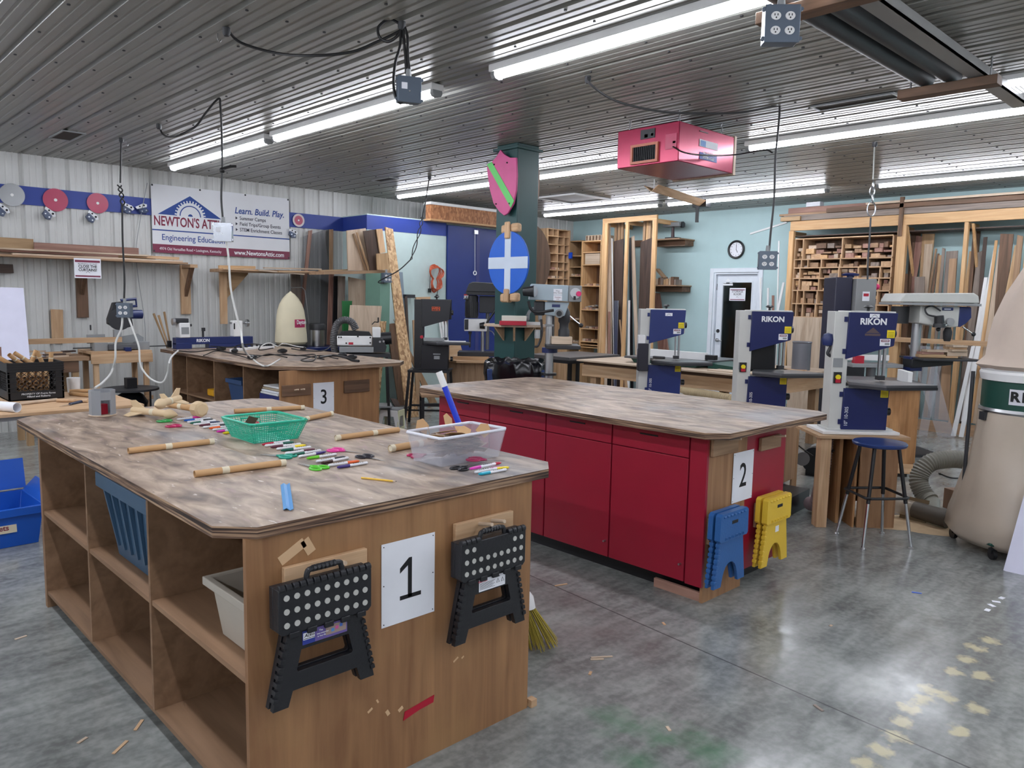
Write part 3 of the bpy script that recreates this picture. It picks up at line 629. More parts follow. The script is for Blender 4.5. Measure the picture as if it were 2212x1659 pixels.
MB().cyl((0, 0, 0), (L*.9, 0, 0), .0038, n=6).build('barrel', flat('pencil_yellow', 'e0b43c', .4), t, smooth=False); MB().cyl((L*.9, 0, 0), (L*.97, 0, 0), .0038, .0015, 8).build('sharpened_end', W('pale', 'x'), t); MB().cyl((L*.97, 0, 0), (L, 0, 0), .0015, .0004, 6).build('lead', M_ink, t)
q = [PX(*p, z=ZT+.002) for p in ((606, 1048), (626, 1047), (634, 1103), (612, 1101))]; c = sum(q, Vector())/4
mb = MB(); u = [q[0].lerp(q[1], f)-c for f in (0, .33, .66, 1)]; v = [q[3].lerp(q[2], f)-c for f in (0, .33, .66, 1)]; hz = (0, .006, .0, .006)
vs = [p+Vector((0, 0, h+dz)) for dz in (-.001, .001) for L_ in (u, v) for p, h in zip(L_, hz)]
mb.add(vs, [(i, i+1, 5+i, 4+i) for i in range(3)] + [(8+i, 12+i, 13+i, 9+i) for i in range(3)] + [(0, 4, 12, 8), (3, 11, 15, 7), (0, 8, 9, 1), (1, 9, 10, 2), (2, 10, 11, 3), (4, 5, 13, 12), (5, 6, 14, 13), (6, 7, 15, 14)])
tag(mb.build('folded_plastic_strip', flat('light_blue_plastic', '5f9fd8', .3), loc=c, smooth=False), 'folded light blue plastic strip at the front edge of bench one', 'plastic strip')
# grey octagonal cup on a wooden disc
p = PX(222, 897, z=ZT); t = thing('pipe_cup', 'grey octagonal plastic cup with a slot, on a thin round wooden base', 'cup', (p.x, p.y, ZT), .2)
MB().lathe([(0, 0), (.066, 0), (.068, .004), (.066, .007), (0, .007)], n=30).build('base_disc', W('pale', 'x'), t)
mb = MB(); vs = []; n = 8; angs = [YAW+PI+.18+k*PI/4 for k in range(9)]
for k in range(8):
    a0, a1 = angs[k], angs[k+1]
    if k == 0: continue
    o_ = [(.063*math.cos(a), .063*math.sin(a)) for a in (a0, a1)]; i_ = [(.055*math.cos(a), .055*math.sin(a)) for a in (a1, a0)]
    mb.prism(o_+i_, 'z', .007, .135)
a0, a1 = angs[0], angs[1]; o_ = [(.063*math.cos(a), .063*math.sin(a)) for a in (a0, a1)]; i_ = [(.055*math.cos(a), .055*math.sin(a)) for a in (a1, a0)]; mb.prism(o_+i_, 'z', .085, .125)
mb.build('octagonal_wall', flat('grey_pvc', '8f9297', .45), t, smooth=False)
B(-.015, -.015, .007, .02, .02, .06).build('inner_block', M_red, t)
# cardboard rockets
def rocket(a, b_, label, kind, dz=0):
    t, L = lay('cardboard_rocket', label, 'paper rocket', a, b_, ZT+(.046 if kind else .030)+dz, 'cardboard rockets on bench one'); m = flat('cream_card', 'd6bd98', .75)
    MB().cyl((0, 0, 0), (L*.85, 0, 0), .018, n=16).build('body_tube', M_kraft if kind else m, t)
    MB().tubehollow((L*.45, 0, 0), (L*.53, 0, 0), .019, .001, 16).build('tape_band', M_tapeb, t)
    if kind == 0: MB().lathe([(.024, 0), (.026, .01), (.022, .03), (.012, .055), (.0001, .075)], n=16).build('nose_cone', m, t, loc=(L*.83, 0, 0), rot=(0, PI/2, 0))
    else: MB().lathe([(.02, -.01), (.038, .0), (.042, .02), (.042, .05), (.03, .058), (0.0001, .058)], n=8).build('nose_block', m, t, loc=(L*.83, 0, 0), rot=(0, PI/2, 0))
    for k in range(3):
        a_ = 2*PI*k/3+PI/2; f = MB(); c_, s_ = math.cos(a_), math.sin(a_)
        P = [(0, .016), (-.02, .05), (.02, .055), (.09, .017)]
        f.add([(u, c_*v - s_*w, s_*v + c_*w) for w in (-.002, .002) for u, v in P], [(0, 1, 2, 3), (7, 6, 5, 4), (0, 4, 5, 1), (1, 5, 6, 2), (2, 6, 7, 3), (3, 7, 4, 0)])
        f.build('fin', m, t)
rocket(c2(330, 315), c2(950, 385), 'cream cardboard rocket with a cone nose and big fins', 0)
rocket(c2(760, 215), c2(1370, 310), 'brown cardboard rocket with a chunky block nose, behind the cone-nosed one', 1)
rocket(c2(1010, 140), c2(700, 235), 'short cardboard rocket crossing over the tail of the block-nosed one', 0, dz=.085)
# green basket
t = thing('plastic_basket', 'teal green open-weave plastic basket among the markers', 'basket', (1.585, 3.27, ZT), 0)
bw, bd, tw, td, hh = .105, .115, .135, .15, .088; M_bask = flat('basket_teal', '25b494', .35)
def basket_wall(mb, A, Bq, A2, B2, n, rows, skip=None):
    A, Bq, A2, B2 = map(Vector, (A, Bq, A2, B2))
    for i in range(n+1): mb.tube([A.lerp(Bq, i/n), A2.lerp(B2, i/n)], .0014, 4)
    for j in range(rows+1): mb.tube([A.lerp(A2, j/rows), Bq.lerp(B2, j/rows)], .0022, 4)
cb = [(-bw, -bd, .002), (bw, -bd, .002), (bw, bd, .002), (-bw, bd, .002)]; ctp = [(-tw, -td, hh), (tw, -td, hh), (tw, td, hh), (-tw, td, hh)]
mb = MB()
for i in range(4): basket_wall(mb, cb[i], cb[(i+1) % 4], ctp[i], ctp[(i+1) % 4], 22, 10)
mb.build('woven_wall', M_bask, t, smooth=False)
MB().box(-bw, -bd, 0, bw, bd, .003).build('base', M_bask, t)
MB().tube([Vector(p) for p in ((-tw, -td+.02, hh), (-tw+.02, -td, hh), (tw-.02, -td, hh), (tw, -td+.02, hh), (tw, td-.02, hh), (tw-.02, td, hh), (-tw+.02, td, hh), (-tw, td-.02, hh))], .006, 8, True).build('rim', M_bask, t)
for s in (-1, 1):
    MB().tube([(-.045, s*(td-.009), hh-.016), (.045, s*(td-.009), hh-.016), (.045, s*(td-.02), hh-.04), (-.045, s*(td-.02), hh-.04)], .005, 6, True).build('handle', M_bask, t)
t = thing('paper_scrap', 'dark folded card scrap lying inside the green basket', 'paper scrap', (1.53, 3.29, ZT+.075), .4)
MB().bx((0, 0, 0), (.06, .002, .05), (.5, .3, .0)).build('sheet', flat('brown_card', '6a4a3e', .8), t)
scissors((535, 912), (560, 918), 'c03a4c', 'red-handled scissors inside the green basket', L=.12, z=ZT+.05)
# clear bin with kraft scraps
t = thing('clear_bin', 'clear plastic bin filled with kraft paper scraps on bench one', 'bin', (1.965, 2.36, ZT), .05)
M_clear = flat('frosted_clear_plastic', 'dcdde8', .25, alpha=.22, var=0)
def open_box(mb, bw, bd, tw, td, h, th=.003, z0=0):
    f = lambda w_, d_, z: [(-w_, -d_, z), (w_, -d_, z), (w_, d_, z), (-w_, d_, z)]
    vs = f(bw, bd, z0)+f(tw, td, h)+f(tw-th, td-th, h)+f(bw-th, bd-th, z0+th)
    return mb.add(vs, [(0, 3, 2, 1), (12, 13, 14, 15)] + [(i, (i+1) % 4, 4+(i+1) % 4, 4+i) for i in range(4)] + [(4+i, 4+(i+1) % 4, 8+(i+1) % 4, 8+i) for i in range(4)] + [(8+i, 8+(i+1) % 4, 12+(i+1) % 4, 12+i) for i in range(4)])
open_box(MB(), .155, .085, .175, .105, .118).build('tub', M_clear, t, bev=.004)
MB().tube([(-.165, -.108, .118), (.165, -.108, .118), (.18, -.095, .118), (.18, .095, .118), (.165, .108, .118), (-.165, .108, .118), (-.18, .095, .118), (-.18, -.095, .118)], .006, 8, True).build('rim', flat('frosted_rim', 'e6e8f2', .3, alpha=.85, var=0), t)
rnd = random.Random(5); mb = MB()
for i in range(130):
    mb.bx((rnd.uniform(-.10, .10), rnd.uniform(-.035, .035), rnd.uniform(.03, .098)), (rnd.uniform(.05, .085), rnd.uniform(.03, .055), .001), (rnd.uniform(-.3, .3), rnd.uniform(-.3, .3), rnd.uniform(0, 3)))
o = mb.build('paper_scraps', flat('shaded_kraft', 'a08c7c', .8, var=.2), loc=(1.965, 2.36, ZT)); tag(o, 'mass of cut kraft paper pressed into the clear bin', 'paper scraps', kind='stuff')
for i, (px, py, rx, ry, w_) in enumerate(((912, 925, 1.2, .3, .07), (925, 930, 1.3, -.6, .05), (960, 928, .2, .2, .11), (985, 932, .25, -.2, .10), (1000, 925, .1, .3, .09), (1045, 924, .9, .5, .06), (968, 912, 1.1, .2, .07), (940, 940, .3, .4, .08))):
    p = PX(px, py, z=ZT+.118); s = thing('paper_scrap', 'kraft paper scrap above the bin rim, %s' % ['tall pointed one at the left', 'small pointed one', 'big flat one in the middle', 'creased flat one', 'flat one at the back', 'folded one at the right', 'upright brown one at the back', 'low one at the front'][i], 'paper scrap', (p.x, p.y, ZT+(.108 if i > 1 and i != 6 else .125)), i*1.1, 'kraft scraps on top of the clear bin')
    MB().prism([(-w_/2, -.02), (w_*.3, -.03), (w_/2, .012), (w_*.05, .035), (-w_*.4, .02)], 'z', 0, .0012).build('sheet', M_kraft, s, rot=(rx, ry, 0))
# ------------------------------------------------------------------ helpers for boards seen on known planes
def slab(name, label, cat, pts, mat, x=None, y=None, th=.02, group=None, parent=None, bev=.0015):
    """a board through four pixels (TL, TR, BR, BL) of the plane x= or y= (a pair: top plane, bottom plane), th thick away from the viewer"""
    ax = 'x' if x is not None else 'y'; v = x if x is not None else y; vt, vb = v if isinstance(v, tuple) else (v, v)
    P = [PX(*q, **{ax: (vt, vt, vb, vb)[i]}) for i, q in enumerate(pts)]; c = sum(P, Vector())/4; e = Vector((th, 0, 0)) if ax == 'x' else Vector((0, th, 0))
    vs = [p-c for p in P] + [p-c+e for p in P]
    o = MB().add(vs, [(0, 1, 2, 3), (7, 6, 5, 4), (0, 4, 5, 1), (1, 5, 6, 2), (2, 6, 7, 3), (3, 7, 4, 0)]).build(name, mat, parent, loc=c, bev=bev, smooth=False)
    if label: tag(o, label, cat, group)
    return o
def lumber(name, label, cat, pts, mat, top, bot, th=.02, group=None, zf=.02, ax='x'):
    """a leaning board: TL, TR, BR, BL pixels on the planes top / bot, then run straight on down to height zf"""
    mid = bot
    for _ in range(3 if zf is not None else 1):
        P = [PX(*q, **{ax: (top, top, mid, mid)[i]}) for i, q in enumerate(pts)]
        if zf is not None: mid = top+(bot-top)*min(1, max(.05, (P[0].z-P[3].z)/(P[0].z-zf)))
    for a, b_ in ((0, 3), (1, 2)):
        d = P[b_]-P[a]
        if d.z < -.01 and zf is not None: P[b_] = P[a]+d*((zf-P[a].z)/d.z)
    c = sum(P, Vector())/4; e = Vector((th, 0, 0)) if ax == 'x' else Vector((0, th, 0)); vs = [p-c for p in P]+[p-c+e for p in P]
    o = MB().add(vs, [(0, 1, 2, 3), (7, 6, 5, 4), (0, 4, 5, 1), (1, 5, 6, 2), (2, 6, 7, 3), (3, 7, 4, 0)]).build(name, mat, loc=c, bev=.0015, smooth=False)
    return tag(o, label, cat, group)
# ------------------------------------------------------------------ folding table with a plywood sheet, left
t = thing('folding_table', 'folding table with black bent-tube legs left of bench one', 'table', (0, 0, 0))
B(.3, 6.12, .70, 1.85, 6.88, .738).build('tabletop', flat('table_top_grey', 'b9b9b4', .5), t, bev=.004)
for x in (.55, 1.5):
    for y, s in ((6.2, -1), (6.8, 1)):
        MB().tube(smoothpath([(x, y, .70), (x, y, .55), (x+.0, y-.0*s, .42), (x+.02, y+.1*s*0-.03*s, .2), (x+.0, y+.07*s, .016)], 4), .016, 8).build('leg', M_black, t)
    for z in (.2, .52): MB().cyl((x+.01, 6.21, z), (x+.01, 6.79, z), .013, n=8).build('crossbar', M_black, t)
    MB().cyl((x, 6.5, .5), (x-.3*(1 if x > 1 else -1), 6.5, .69), .01, n=8).build('brace', M_black, t)
o = B(.15, 6.02, .74, 1.97, 7.1, .762).build('plywood_sheet', W('pine', 'x'), bev=.002); tag(o, 'light plywood sheet covering the folding table at the left', 'plywood')
# milk crate with rolled tubes
t = thing('milk_crate', 'black milk crate full of brown paper tubes on the folding table', 'crate', (1.235, 6.7, .763))
w_, d_, h_ = .37, .33, .285; M_cr = flat('crate_black', '15161a', .45)
def crate_wall(nm, T):
    mb = MB(); mb.T = T
    mb.box(0, 0, 0, w_, .012, .07); mb.box(0, -.004, h_-.07, w_, .014, h_); mb.box(0, 0, .07, .055, .012, h_-.07).box(w_-.055, 0, .07, w_, .012, h_-.07)
    for k in range(4): mb.box(-.002, -.008, h_-.012-k*.018, w_+.002, .012, h_-.006-k*.018)
    for k in range(5): mb.box(-.001, -.006, .06+k*.035, .055, .012, .066+k*.035).box(w_-.055, -.006, .06+k*.035, w_+.001, .012, .066+k*.035)
    for i in range(-3, 9):
        for s in (1, -1):
            a = Vector((.055+i*.036, .006, .07 if s > 0 else h_-.07)); b_ = a + Vector((.145, 0, .145*s))
            lo, hi = .055, w_-.055
            if a.x < lo: f = (lo-a.x)/(b_.x-a.x); a = a.lerp(b_, max(0, min(1, f)))
            if b_.x > hi: f = (hi-a.x)/(b_.x-a.x) if b_.x > a.x else 0; b_ = a.lerp(b_, max(0, min(1, f)))
            if (b_-a).length > .01 and a.x < hi: mb.tube([a, b_], .0025, 4)
    return mb.build(nm, M_cr, t, smooth=False)
fw = crate_wall('side_wall', Matrix()); crate_wall('side_wall', Matrix.Translation((0, d_-.012, 0)))
Rz = Matrix.Rotation(PI/2, 4, 'Z'); S_ = Matrix.Diagonal((d_/w_, 1, 1, 1))
crate_wall('side_wall', Matrix.Translation((.012, 0, 0)) @ Rz @ S_); crate_wall('side_wall', Matrix.Translation((w_, 0, 0)) @ Rz @ S_)
B(0, 0, 0, w_, d_, .008).build('base', M_cr, t)
text('PROPERTY OF Prairie Farms', .019, M_white_l, fw, (w_*.53, -.002, .047), FY, shear=.15); text('Hiland and Roberts', .02, M_white_l, fw, (w_*.53, -.002, .027), FY, shear=.15, bold=.01)
rnd = random.Random(3)
base_ = None
def tubeobj(a, b_, r, label, mat=M_kraft, group='brown paper tubes in the milk crate'):
    a, b_ = Vector(a), Vector(b_); t = thing('paper_tube', label, 'paper tube', a, group=group)
    MB().tubehollow((0, 0, 0), b_-a, r, .002, 14).build('roll', mat, t); MB().tubehollow((b_-a)*.55, (b_-a)*.62, r+.0008, .001, 14).build('tape_band', M_tapeb, t)
oy = 6.7
k = 0
for row in range(4):
    for i in range(5):
        x = 1.285+i*.048+(row % 2)*.022; z = .80+row*.042+.0
        tubeobj((x-.005, oy+.03, z+.0), (x+.055, oy+.27, z+.075), .016, 'brown paper tube lying in the black milk crate, layer %s, place %s from its left' % (('lowest', 'second', 'third', 'top')[row], ('one', 'two', 'three', 'four', 'five')[i])); k += 1
for a, b_, nm in (((1.28, 6.78, 1.03), (1.10, 6.72, 1.16), 'longest, leaning far out to the left'), ((1.36, 6.8, 1.02), (1.26, 6.74, 1.11), 'leaning out over the left rim'), ((1.43, 6.8, 1.02), (1.30, 6.77, 1.12), 'leaning out, second from the left rim'), ((1.42, 6.86, 1.02), (1.46, 6.84, 1.13), 'upright near the middle'), ((1.50, 6.84, 1.02), (1.46, 6.82, 1.12), 'pale, leaning left near the middle'), ((1.555, 6.86, 1.0), (1.565, 6.86, 1.11), 'short upright one at the right rim')):
    tubeobj(a, b_, .016, 'brown paper tube on top of the milk crate, ' + nm)
p = PX(3, 875, z=.80); q = PX(37, 879, z=.80)
t = thing('paper_roll', 'thick white paper tube lying at the left front of the plywood sheet', 'paper roll', (p.x, p.y, .762+.034)); MB().tubehollow((-.04, .03, 0), (q-p)*1.0+Vector((0, 0, 0)), .034, .003, 20).build('roll', M_paper, t)
def rod(name, a, b_, r, mat, label, cat='dowel', group=None, z=.763):
    A, Bq = PX(*a, z=z+r), PX(*b_, z=z+r); o = MB().cyl((0, 0, 0), Bq-A, r, n=10).build(name, mat, loc=A); return tag(o, label, cat, group)
rod('wooden_dowel', (42, 872), (123, 863), .012, W('pale', 'x'), 'wooden dowel lying below the milk crate'); rod('wooden_dowel', (123, 865), (190, 866), .013, W('pine', 'x'), 'wooden dowel running from the crate to the grey cup')
rod('paper_tube', (150, 845), (228, 843), .015, M_kraft, 'brown paper tube farthest right on the plywood sheet', 'paper tube'); rod('paper_tube', (152, 850), (215, 856), .015, M_kraft, 'brown paper tube just in front of the farthest one', 'paper tube')
p = PX(128, 880, z=.763); q = PX(180, 869, z=.763); t = thing('knife', 'craft knife with a blue-black handle on the plywood sheet', 'knife', (p.x, p.y, .77), math.atan2(q.y-p.y, q.x-p.x)); L = (q-p).length
MB().prism([(0, 0), (L*.45, -.012), (L*.45, .006)], 'z', -.001, .001).build('blade', M_steel, t); MB().cyl((L*.42, 0, 0), (L, 0, .002), .009, .012, 10).build('handle', flat('handle_navy', '20304c', .4), t)
p = PX(158, 843, z=.763); o = MB().lathe([(.045, 0), (.05, .12), (.045, .12), (.04, .004)], n=20).build('white_tub', M_white, loc=(p.x-.03, p.y-.14, .763)); tag(o, 'white plastic tub right of the milk crate', 'tub')
for i, (px, h) in enumerate(((2, .16), (10, .15), (18, .17))):
    p = PX(px, 850, z=.763); o = B(-.05, -.03, 0, .045, .06, h).build('wood_block', W('pine', 'z'), loc=(p.x-.02, p.y+.25, .763), bev=.002); tag(o, 'pine block standing left of the milk crate, %s' % ('leftmost', 'middle one', 'rightmost')[i], 'wood block', 'pine blocks beside the crate')
p = PX(13, 840, z=.763); o = MB().cyl((0, 0, 0), (0, 0, .34), .018, n=12).build('wooden_dowel', W('red', 'z'), loc=(p.x, p.y+.2, .763)); tag(o, 'upright brown dowel behind the crate', 'dowel')
slab('whiteboard', 'large white panel leaning at the left edge, behind the milk crate', 'panel', [(-40, 619), (51, 622), (68, 812), (-40, 812)], flat('white_panel', 'dcdcf0', .5), y=(8.9, 8.6), th=.02)
# blue tote on the floor
def tote(t, w0, d0, w1, d1, h, mat, ribs=6, lipz=.05):
    open_box(MB(), w0, d0, w1, d1, h, .006).build('tub', mat, t, bev=.004)
    mb = MB(); mb.ring([(-w1-.02, -d1-.02), (w1+.02, -d1-.02), (w1+.02, d1+.02), (-w1-.02, d1+.02)], [(-w1+.004, -d1+.004), (w1-.004, -d1+.004), (w1-.004, d1-.004), (-w1+.004, d1-.004)], 'z', h-lipz, h)
    mb.build('rim', mat, t, bev=.003)
    for s in (-1, 1):
        for i in range(ribs):
            f = (i+.5)/ribs*2-1; MB().add([(f*w0-.008, s*(d0+.003), .05), (f*w0+.008, s*(d0+.003), .05), (f*w1*.97+.008, s*(d1-.004), h-lipz), (f*w1*.97-.008, s*(d1-.004), h-lipz), (f*w0-.008, s*(d0+.014), .05), (f*w0+.008, s*(d0+.014), .05), (f*w1*.97+.008, s*(d1+.012), h-lipz), (f*w1*.97-.008, s*(d1+.012), h-lipz)], [(0, 1, 2, 3), (4, 7, 6, 5), (0, 4, 5, 1), (1, 5, 6, 2), (2, 6, 7, 3), (3, 7, 4, 0)]).build('rib', mat, t)
M_btote = flat('tote_blue', '1254b8', .4, bump=.05); M_stote = flat('tote_slate_blue', '3e5c78', .45); M_white2 = flat('bin_grey_white', 'b8b0a4', .5)
t = thing('storage_tote', 'open bright blue tote labelled Air Rockets on the floor at left', 'tote', (.88, 5.72, 0), .03)
tote(t, .25, .22, .28, .25, .25, M_btote, 0)
for s in (-1, 1):
    MB().add([(s*.28, -.25, .25), (s*.28, .25, .25), (s*.36, .25, .33), (s*.36, -.25, .33), (s*.285, -.25, .25), (s*.285, .25, .25), (s*.365, .25, .33), (s*.365, -.25, .33)], [(0, 1, 2, 3), (7, 6, 5, 4), (0, 4, 5, 1), (1, 5, 6, 2), (2, 6, 7, 3), (3, 7, 4, 0)]).build('lid_flap', M_btote, t)
MB().bx((.02, .27, .36), (.56, .012, .2), (-.25, 0, 0)).build('lid_flap', M_btote, t)
l_ = MB().bx((-.02, -.238, .13), (.30, .003, .065), (-.12, 0, 0)).build('label_tape', M_tapeb, t)
text('Air Rockets', .045, M_redink, l_, (-.02, -.2405, .13), (PI/2-.12, 0, 0), bold=.02)
# things inside bench one
t = thing('storage_tote', 'slate blue ribbed tote inside the upper middle cubby of bench one', 'tote', (1.19, 3.16, .502), PI/2)
tote(t, .235, .20, .305, .235, .345, M_stote, 6, .06)
t = thing('storage_tote', 'dark blue tote deep in the lower middle cubby of bench one', 'tote', (1.33, 2.97, .087), PI/2); tote(t, .10, .09, .115, .105, .34, flat('tote_dark_blue', '14248a', .4), 0)
t = thing('storage_bin', 'grey-white plastic bin in the upper right cubby of bench one', 'bin', (1.13, 2.22, .502), PI/2); open_box(MB(), .14, .14, .165, .165, .19, .004).build('tub', M_white2, t, bev=.004)
MB().ring([(-.185, -.185), (.185, -.185), (.185, .185), (-.185, .185)], [(-.164, -.164), (.164, -.164), (.164, .164), (-.164, .164)], 'z', .165, .192).build('rim', M_white2, t, bev=.003)
t = thing('cardboard_box', 'small open brown box in the lower middle cubby of bench one', 'box', (1.12, 2.9, .087), PI/2); open_box(MB(), .07, .08, .07, .08, .17, .004).build('box_body', W('shelf', 'z'), t)
# broom leaning on the right side of bench one
a = Vector((2.41, 2.42, .0)); top = PX(948, 803, d=3.52); d = 0
t = thing('broom', 'broom with a blue handle and straw bristles leaning behind bench one', 'broom', (2.46, 2.38, 0))
o0 = Vector((2.46, 2.38, 0)); h0 = Vector((2.44, 2.42, .22))-o0; h1 = top-o0
MB().cyl(h0, h0.lerp(h1, .945), .014, n=12).build('handle', flat('broom_blue', '1638c8', .3), t); MB().tubehollow(h0.lerp(h1, .935), h1, .0155, .004, 14).build('grip_end', M_white, t)
MB().lathe([(.02, 0), (.035, -.02), (.045, -.07), (.02, -.07)], n=14).build('ferrule', M_white, t, loc=h0+Vector((0, 0, .03)))
mb = MB(); rnd = random.Random(8)
for i in range(130):
    a_, r_ = rnd.uniform(0, 2*PI), rnd.random()**.5; p0 = h0+Vector((.03*r_*math.cos(a_), .03*r_*math.sin(a_), -.03)); p1 = Vector((.085*r_*math.cos(a_)+.02, .085*r_*math.sin(a_)-.02, .004+rnd.random()*.02)); mb.tube([p0, p1], .002, 3)
o = mb.build('bristles', flat('straw', 'a8983c', .8), t, smooth=False); o['kind'] = 'stuff'
o = B(0, -.02, 0, .03, .01, .03).build('wood_scrap', W('pine', 'x'), loc=(2.06, 2.02, 0)); tag(o, 'tiny wood scrap at the right foot of bench one', 'wood scrap')
p = PX(1534, 1286, z=0); q = PX(1560, 1272, z=0); t = thing('marker', 'white and teal marker lying on the floor by bench two', 'marker', (p.x, p.y, .007), math.atan2(q.y-p.y, q.x-p.x)); MB().cyl((.07, 0, 0), (.14, 0, 0), .006, n=10).build('barrel', M_body, t); MB().cyl((0, 0, 0), (.07, 0, 0), .0066, n=10).build('cap', flat('cap_sky', '7cc4d8', .3), t)
# small litter on the floor
for i, (px, py, L_, a_, c_) in enumerate(((45, 1378, .05, .2, 'pale'), (300, 1567, .07, .9, 'pine'), (178, 1600, .04, .5, 'pale'), (260, 1615, .08, .7, 'pine'), (1300, 1420, .10, -.6, 'pale'), (1290, 1425, .06, -.65, 'pale'), (1275, 1455, .03, .5, 'pine'), (1434, 1348, .03, 1, 'pine'), (1212, 1264, .08, -.3, 'pine'), (1768, 1530, .05, -2, 'grey'), (1444, 1575, .03, 1, 'pale'), (1980, 1281, .05, 2, 'grey'), (1795, 1352, .02, 0, 'pale'))):
    p = PX(px, py, z=0); m = W(c_, 'x') if i != 11 else flat('blue_bit', '3c64c8', .4)
    o = B(-L_/2, -.006, 0, L_/2, .006, .003).build('wood_sliver', m, loc=(p.x, p.y, .0005), rz=a_)
    tag(o, ('wood sliver' if i != 11 else 'blue plastic bit') + ' on the concrete, ' + ['far left beside bench one', 'long, lower left corner', 'short, lower left', 'longest, lowest left', 'long pale one in the aisle', 'second pale one in the aisle', 'small one in the aisle', 'small one in front of bench two', 'beside the toe board of bench two', 'grey, right of centre on open floor', 'pale, on the green stain', 'near the right edge', 'tiny, in the middle of open floor'][i], 'floor litter', 'wood slivers on the floor')
for i, (px, py) in enumerate(((2133, 1318), (2142, 1308), (2152, 1300), (2164, 1292))):
    p = PX(px, py, z=0); o = B(-.02, -.012, 0, .02, .012, .001).build('paper_fleck', M_paper, loc=(p.x, p.y, .0005), rz=i); tag(o, 'white paper fleck on the floor at right, %s of four' % ('nearest', 'second', 'third', 'farthest')[i], 'floor litter', 'white flecks on the floor')
# ------------------------------------------------------------------ things on the banner wall
WP = YW-.004
def onwall(a, b_, y=WP): A, Bq = PX(*a, y=y), PX(*b_, y=y); return A, Bq
# banner
A = Vector((3.44, 0, 2.905)); t = thing('banner', 'large white vinyl banner with a blue gable and gear logo', 'banner', (3.44, YW-.03, 2.08), rot=(0, 0, 0))
bw, bh = 1.83, .83; M_ban = flat('banner_vinyl', 'dfe1e6', .45, var=.02); M_maroon = flat('banner_maroon', '7c2c48', .45)
B(0, -.002, 0, bw, .002, bh).build('sheet', M_ban, t); B(0, -.003, 0, bw, -.002, .105).build('maroon_band', M_maroon, t); B(0, -.003, .27, bw, -.002, .285).build('blue_line', M_blueink, t)
mb = MB(); gx, gz = .47, .47; hw = .40
arc = [(gx+.168*math.cos(PI-PI*k/20), gz+.168*math.sin(PI-PI*k/20)) for k in range(21)]
# gable outside the gear: strips between the roof line and the arc
roof = []
for k in range(21):
    u = gx-hw+2*hw*k/20; roof.append((u, gz+.255*(1-abs(u-gx)/hw)))
vs = [(u, -.0032, v) for u, v in roof]+[(u, -.0032, v) for u, v in arc]; mb.add(vs, [(i, i+1, 21+i+1, 21+i) for i in range(20)])
for k in range(21):
    pass
logo = mb.build('gable_logo', M_blueink, t, smooth=False)
mb = MB()
for k in range(15):
    a_ = PI*(k+.5)/15; mb.bx((gx+.18*math.cos(a_), -.0034, gz+.18*math.sin(a_)), (.03, .0006, .016), (0, -a_, 0))
mb.build('gear_teeth', M_ban, logo, smooth=False)
mb = MB(); n = 24; o_ = [(gx+.135*math.cos(PI*k/n), gz+.135*math.sin(PI*k/n)) for k in range(n+1)]; i_ = [(gx+.122*math.cos(PI*k/n), gz+.122*math.sin(PI*k/n)) for k in range(n+1)]
mb.add([(u, -.0036, v) for u, v in o_+i_], [(k, k+1, n+1+k+1, n+1+k) for k in range(n)]); mb.add([(gx, -.0036, gz)]+[(gx+.03*math.cos(PI*k/8), -.0036, gz+.03*math.sin(PI*k/8)) for k in range(9)], [(0, k+1, k+2) for k in range(8)])
mb.build('gear_ring', M_blueink, logo, smooth=False)
text("NEWTON'S ATTIC", .165, M_redink, t, (.47, -.0035, .385), FY, sx=.66, bold=.018); text('Engineering Education', .105, M_blueink, t, (.51, -.0035, .19), FY, sx=.86, bold=.006)
text('4974 Old Versailles Road \u2022 Lexington, Kentucky', .05, M_white_l, t, (.47, -.0035, .05), FY, sx=.8); text('www.NewtonsAttic.com', .082, M_white_l, t, (1.39, -.0035, .052), FY, bold=.02, sx=.86)
text('Learn. Build. Play.', .115, M_blueink, t, (1.40, -.0035, .60), FY, shear=.2, bold=.018, sx=.86)
for i, s in enumerate(('Summer Camps', 'Field Trips/Group Events', 'STEM Enrichment Classes')):
    text(s, .067, flat('dark_text', '2c2c40', .6, var=0), t, (1.115, -.0035, .505-i*.075), FY, align='LEFT', sx=.86, bold=.006)
    MB().add([(1.06, -.0035, .525-i*.075), (1.06, -.0035, .485-i*.075), (1.09, -.0035, .505-i*.075)], [(0, 1, 2)]).build('bullet', flat('dark_text', '2c2c40', .6), t)
for u, v in ((.015, bh-.015), (.6, bh-.015), (1.2, bh-.015), (bw-.015, bh-.015), (.015, .02), (bw-.015, .02)): MB().cyl((u, -.004, v), (u, 0, v), .012, n=10).build('grommet', M_dkgrey, t)
# round saw blades and brackets on the blue stripe
def blade(px, py, r, col, label, rim=None, handle=True):
    p = PX(px, py, y=YW-.03); t = thing('saw_disc', label, 'saw blade', (p.x, YW-.028, p.z))
    mb = MB(); n = 96; prof = [(r*(1 if k % 2 else .955)) for k in range(n)]
    mb.prism([(prof[k]*math.cos(2*PI*k/n), prof[k]*math.sin(2*PI*k/n)) for k in range(n)], 'y', -.004, 0); mb.build('disc', col, t, smooth=False)
    if rim: MB().cyl((0, -.0045, 0), (0, -.004, 0), r*.7, n=32).build('red_centre', rim, t)
    MB().cyl((0, -.006, 0), (0, .02, 0), r*.13, n=16).build('arbor_washer', M_white, t)
    return t
M_blade = flat('saw_steel', '9a9c9e', .3, .9); M_rblade = flat('red_coated_steel', 'b03458', .35)
blade(26, 421, .125, M_blade, 'bare steel circular saw blade on the blue stripe at the far left'); blade(120, 432, .13, M_rblade, 'red coated saw blade, second from the left')
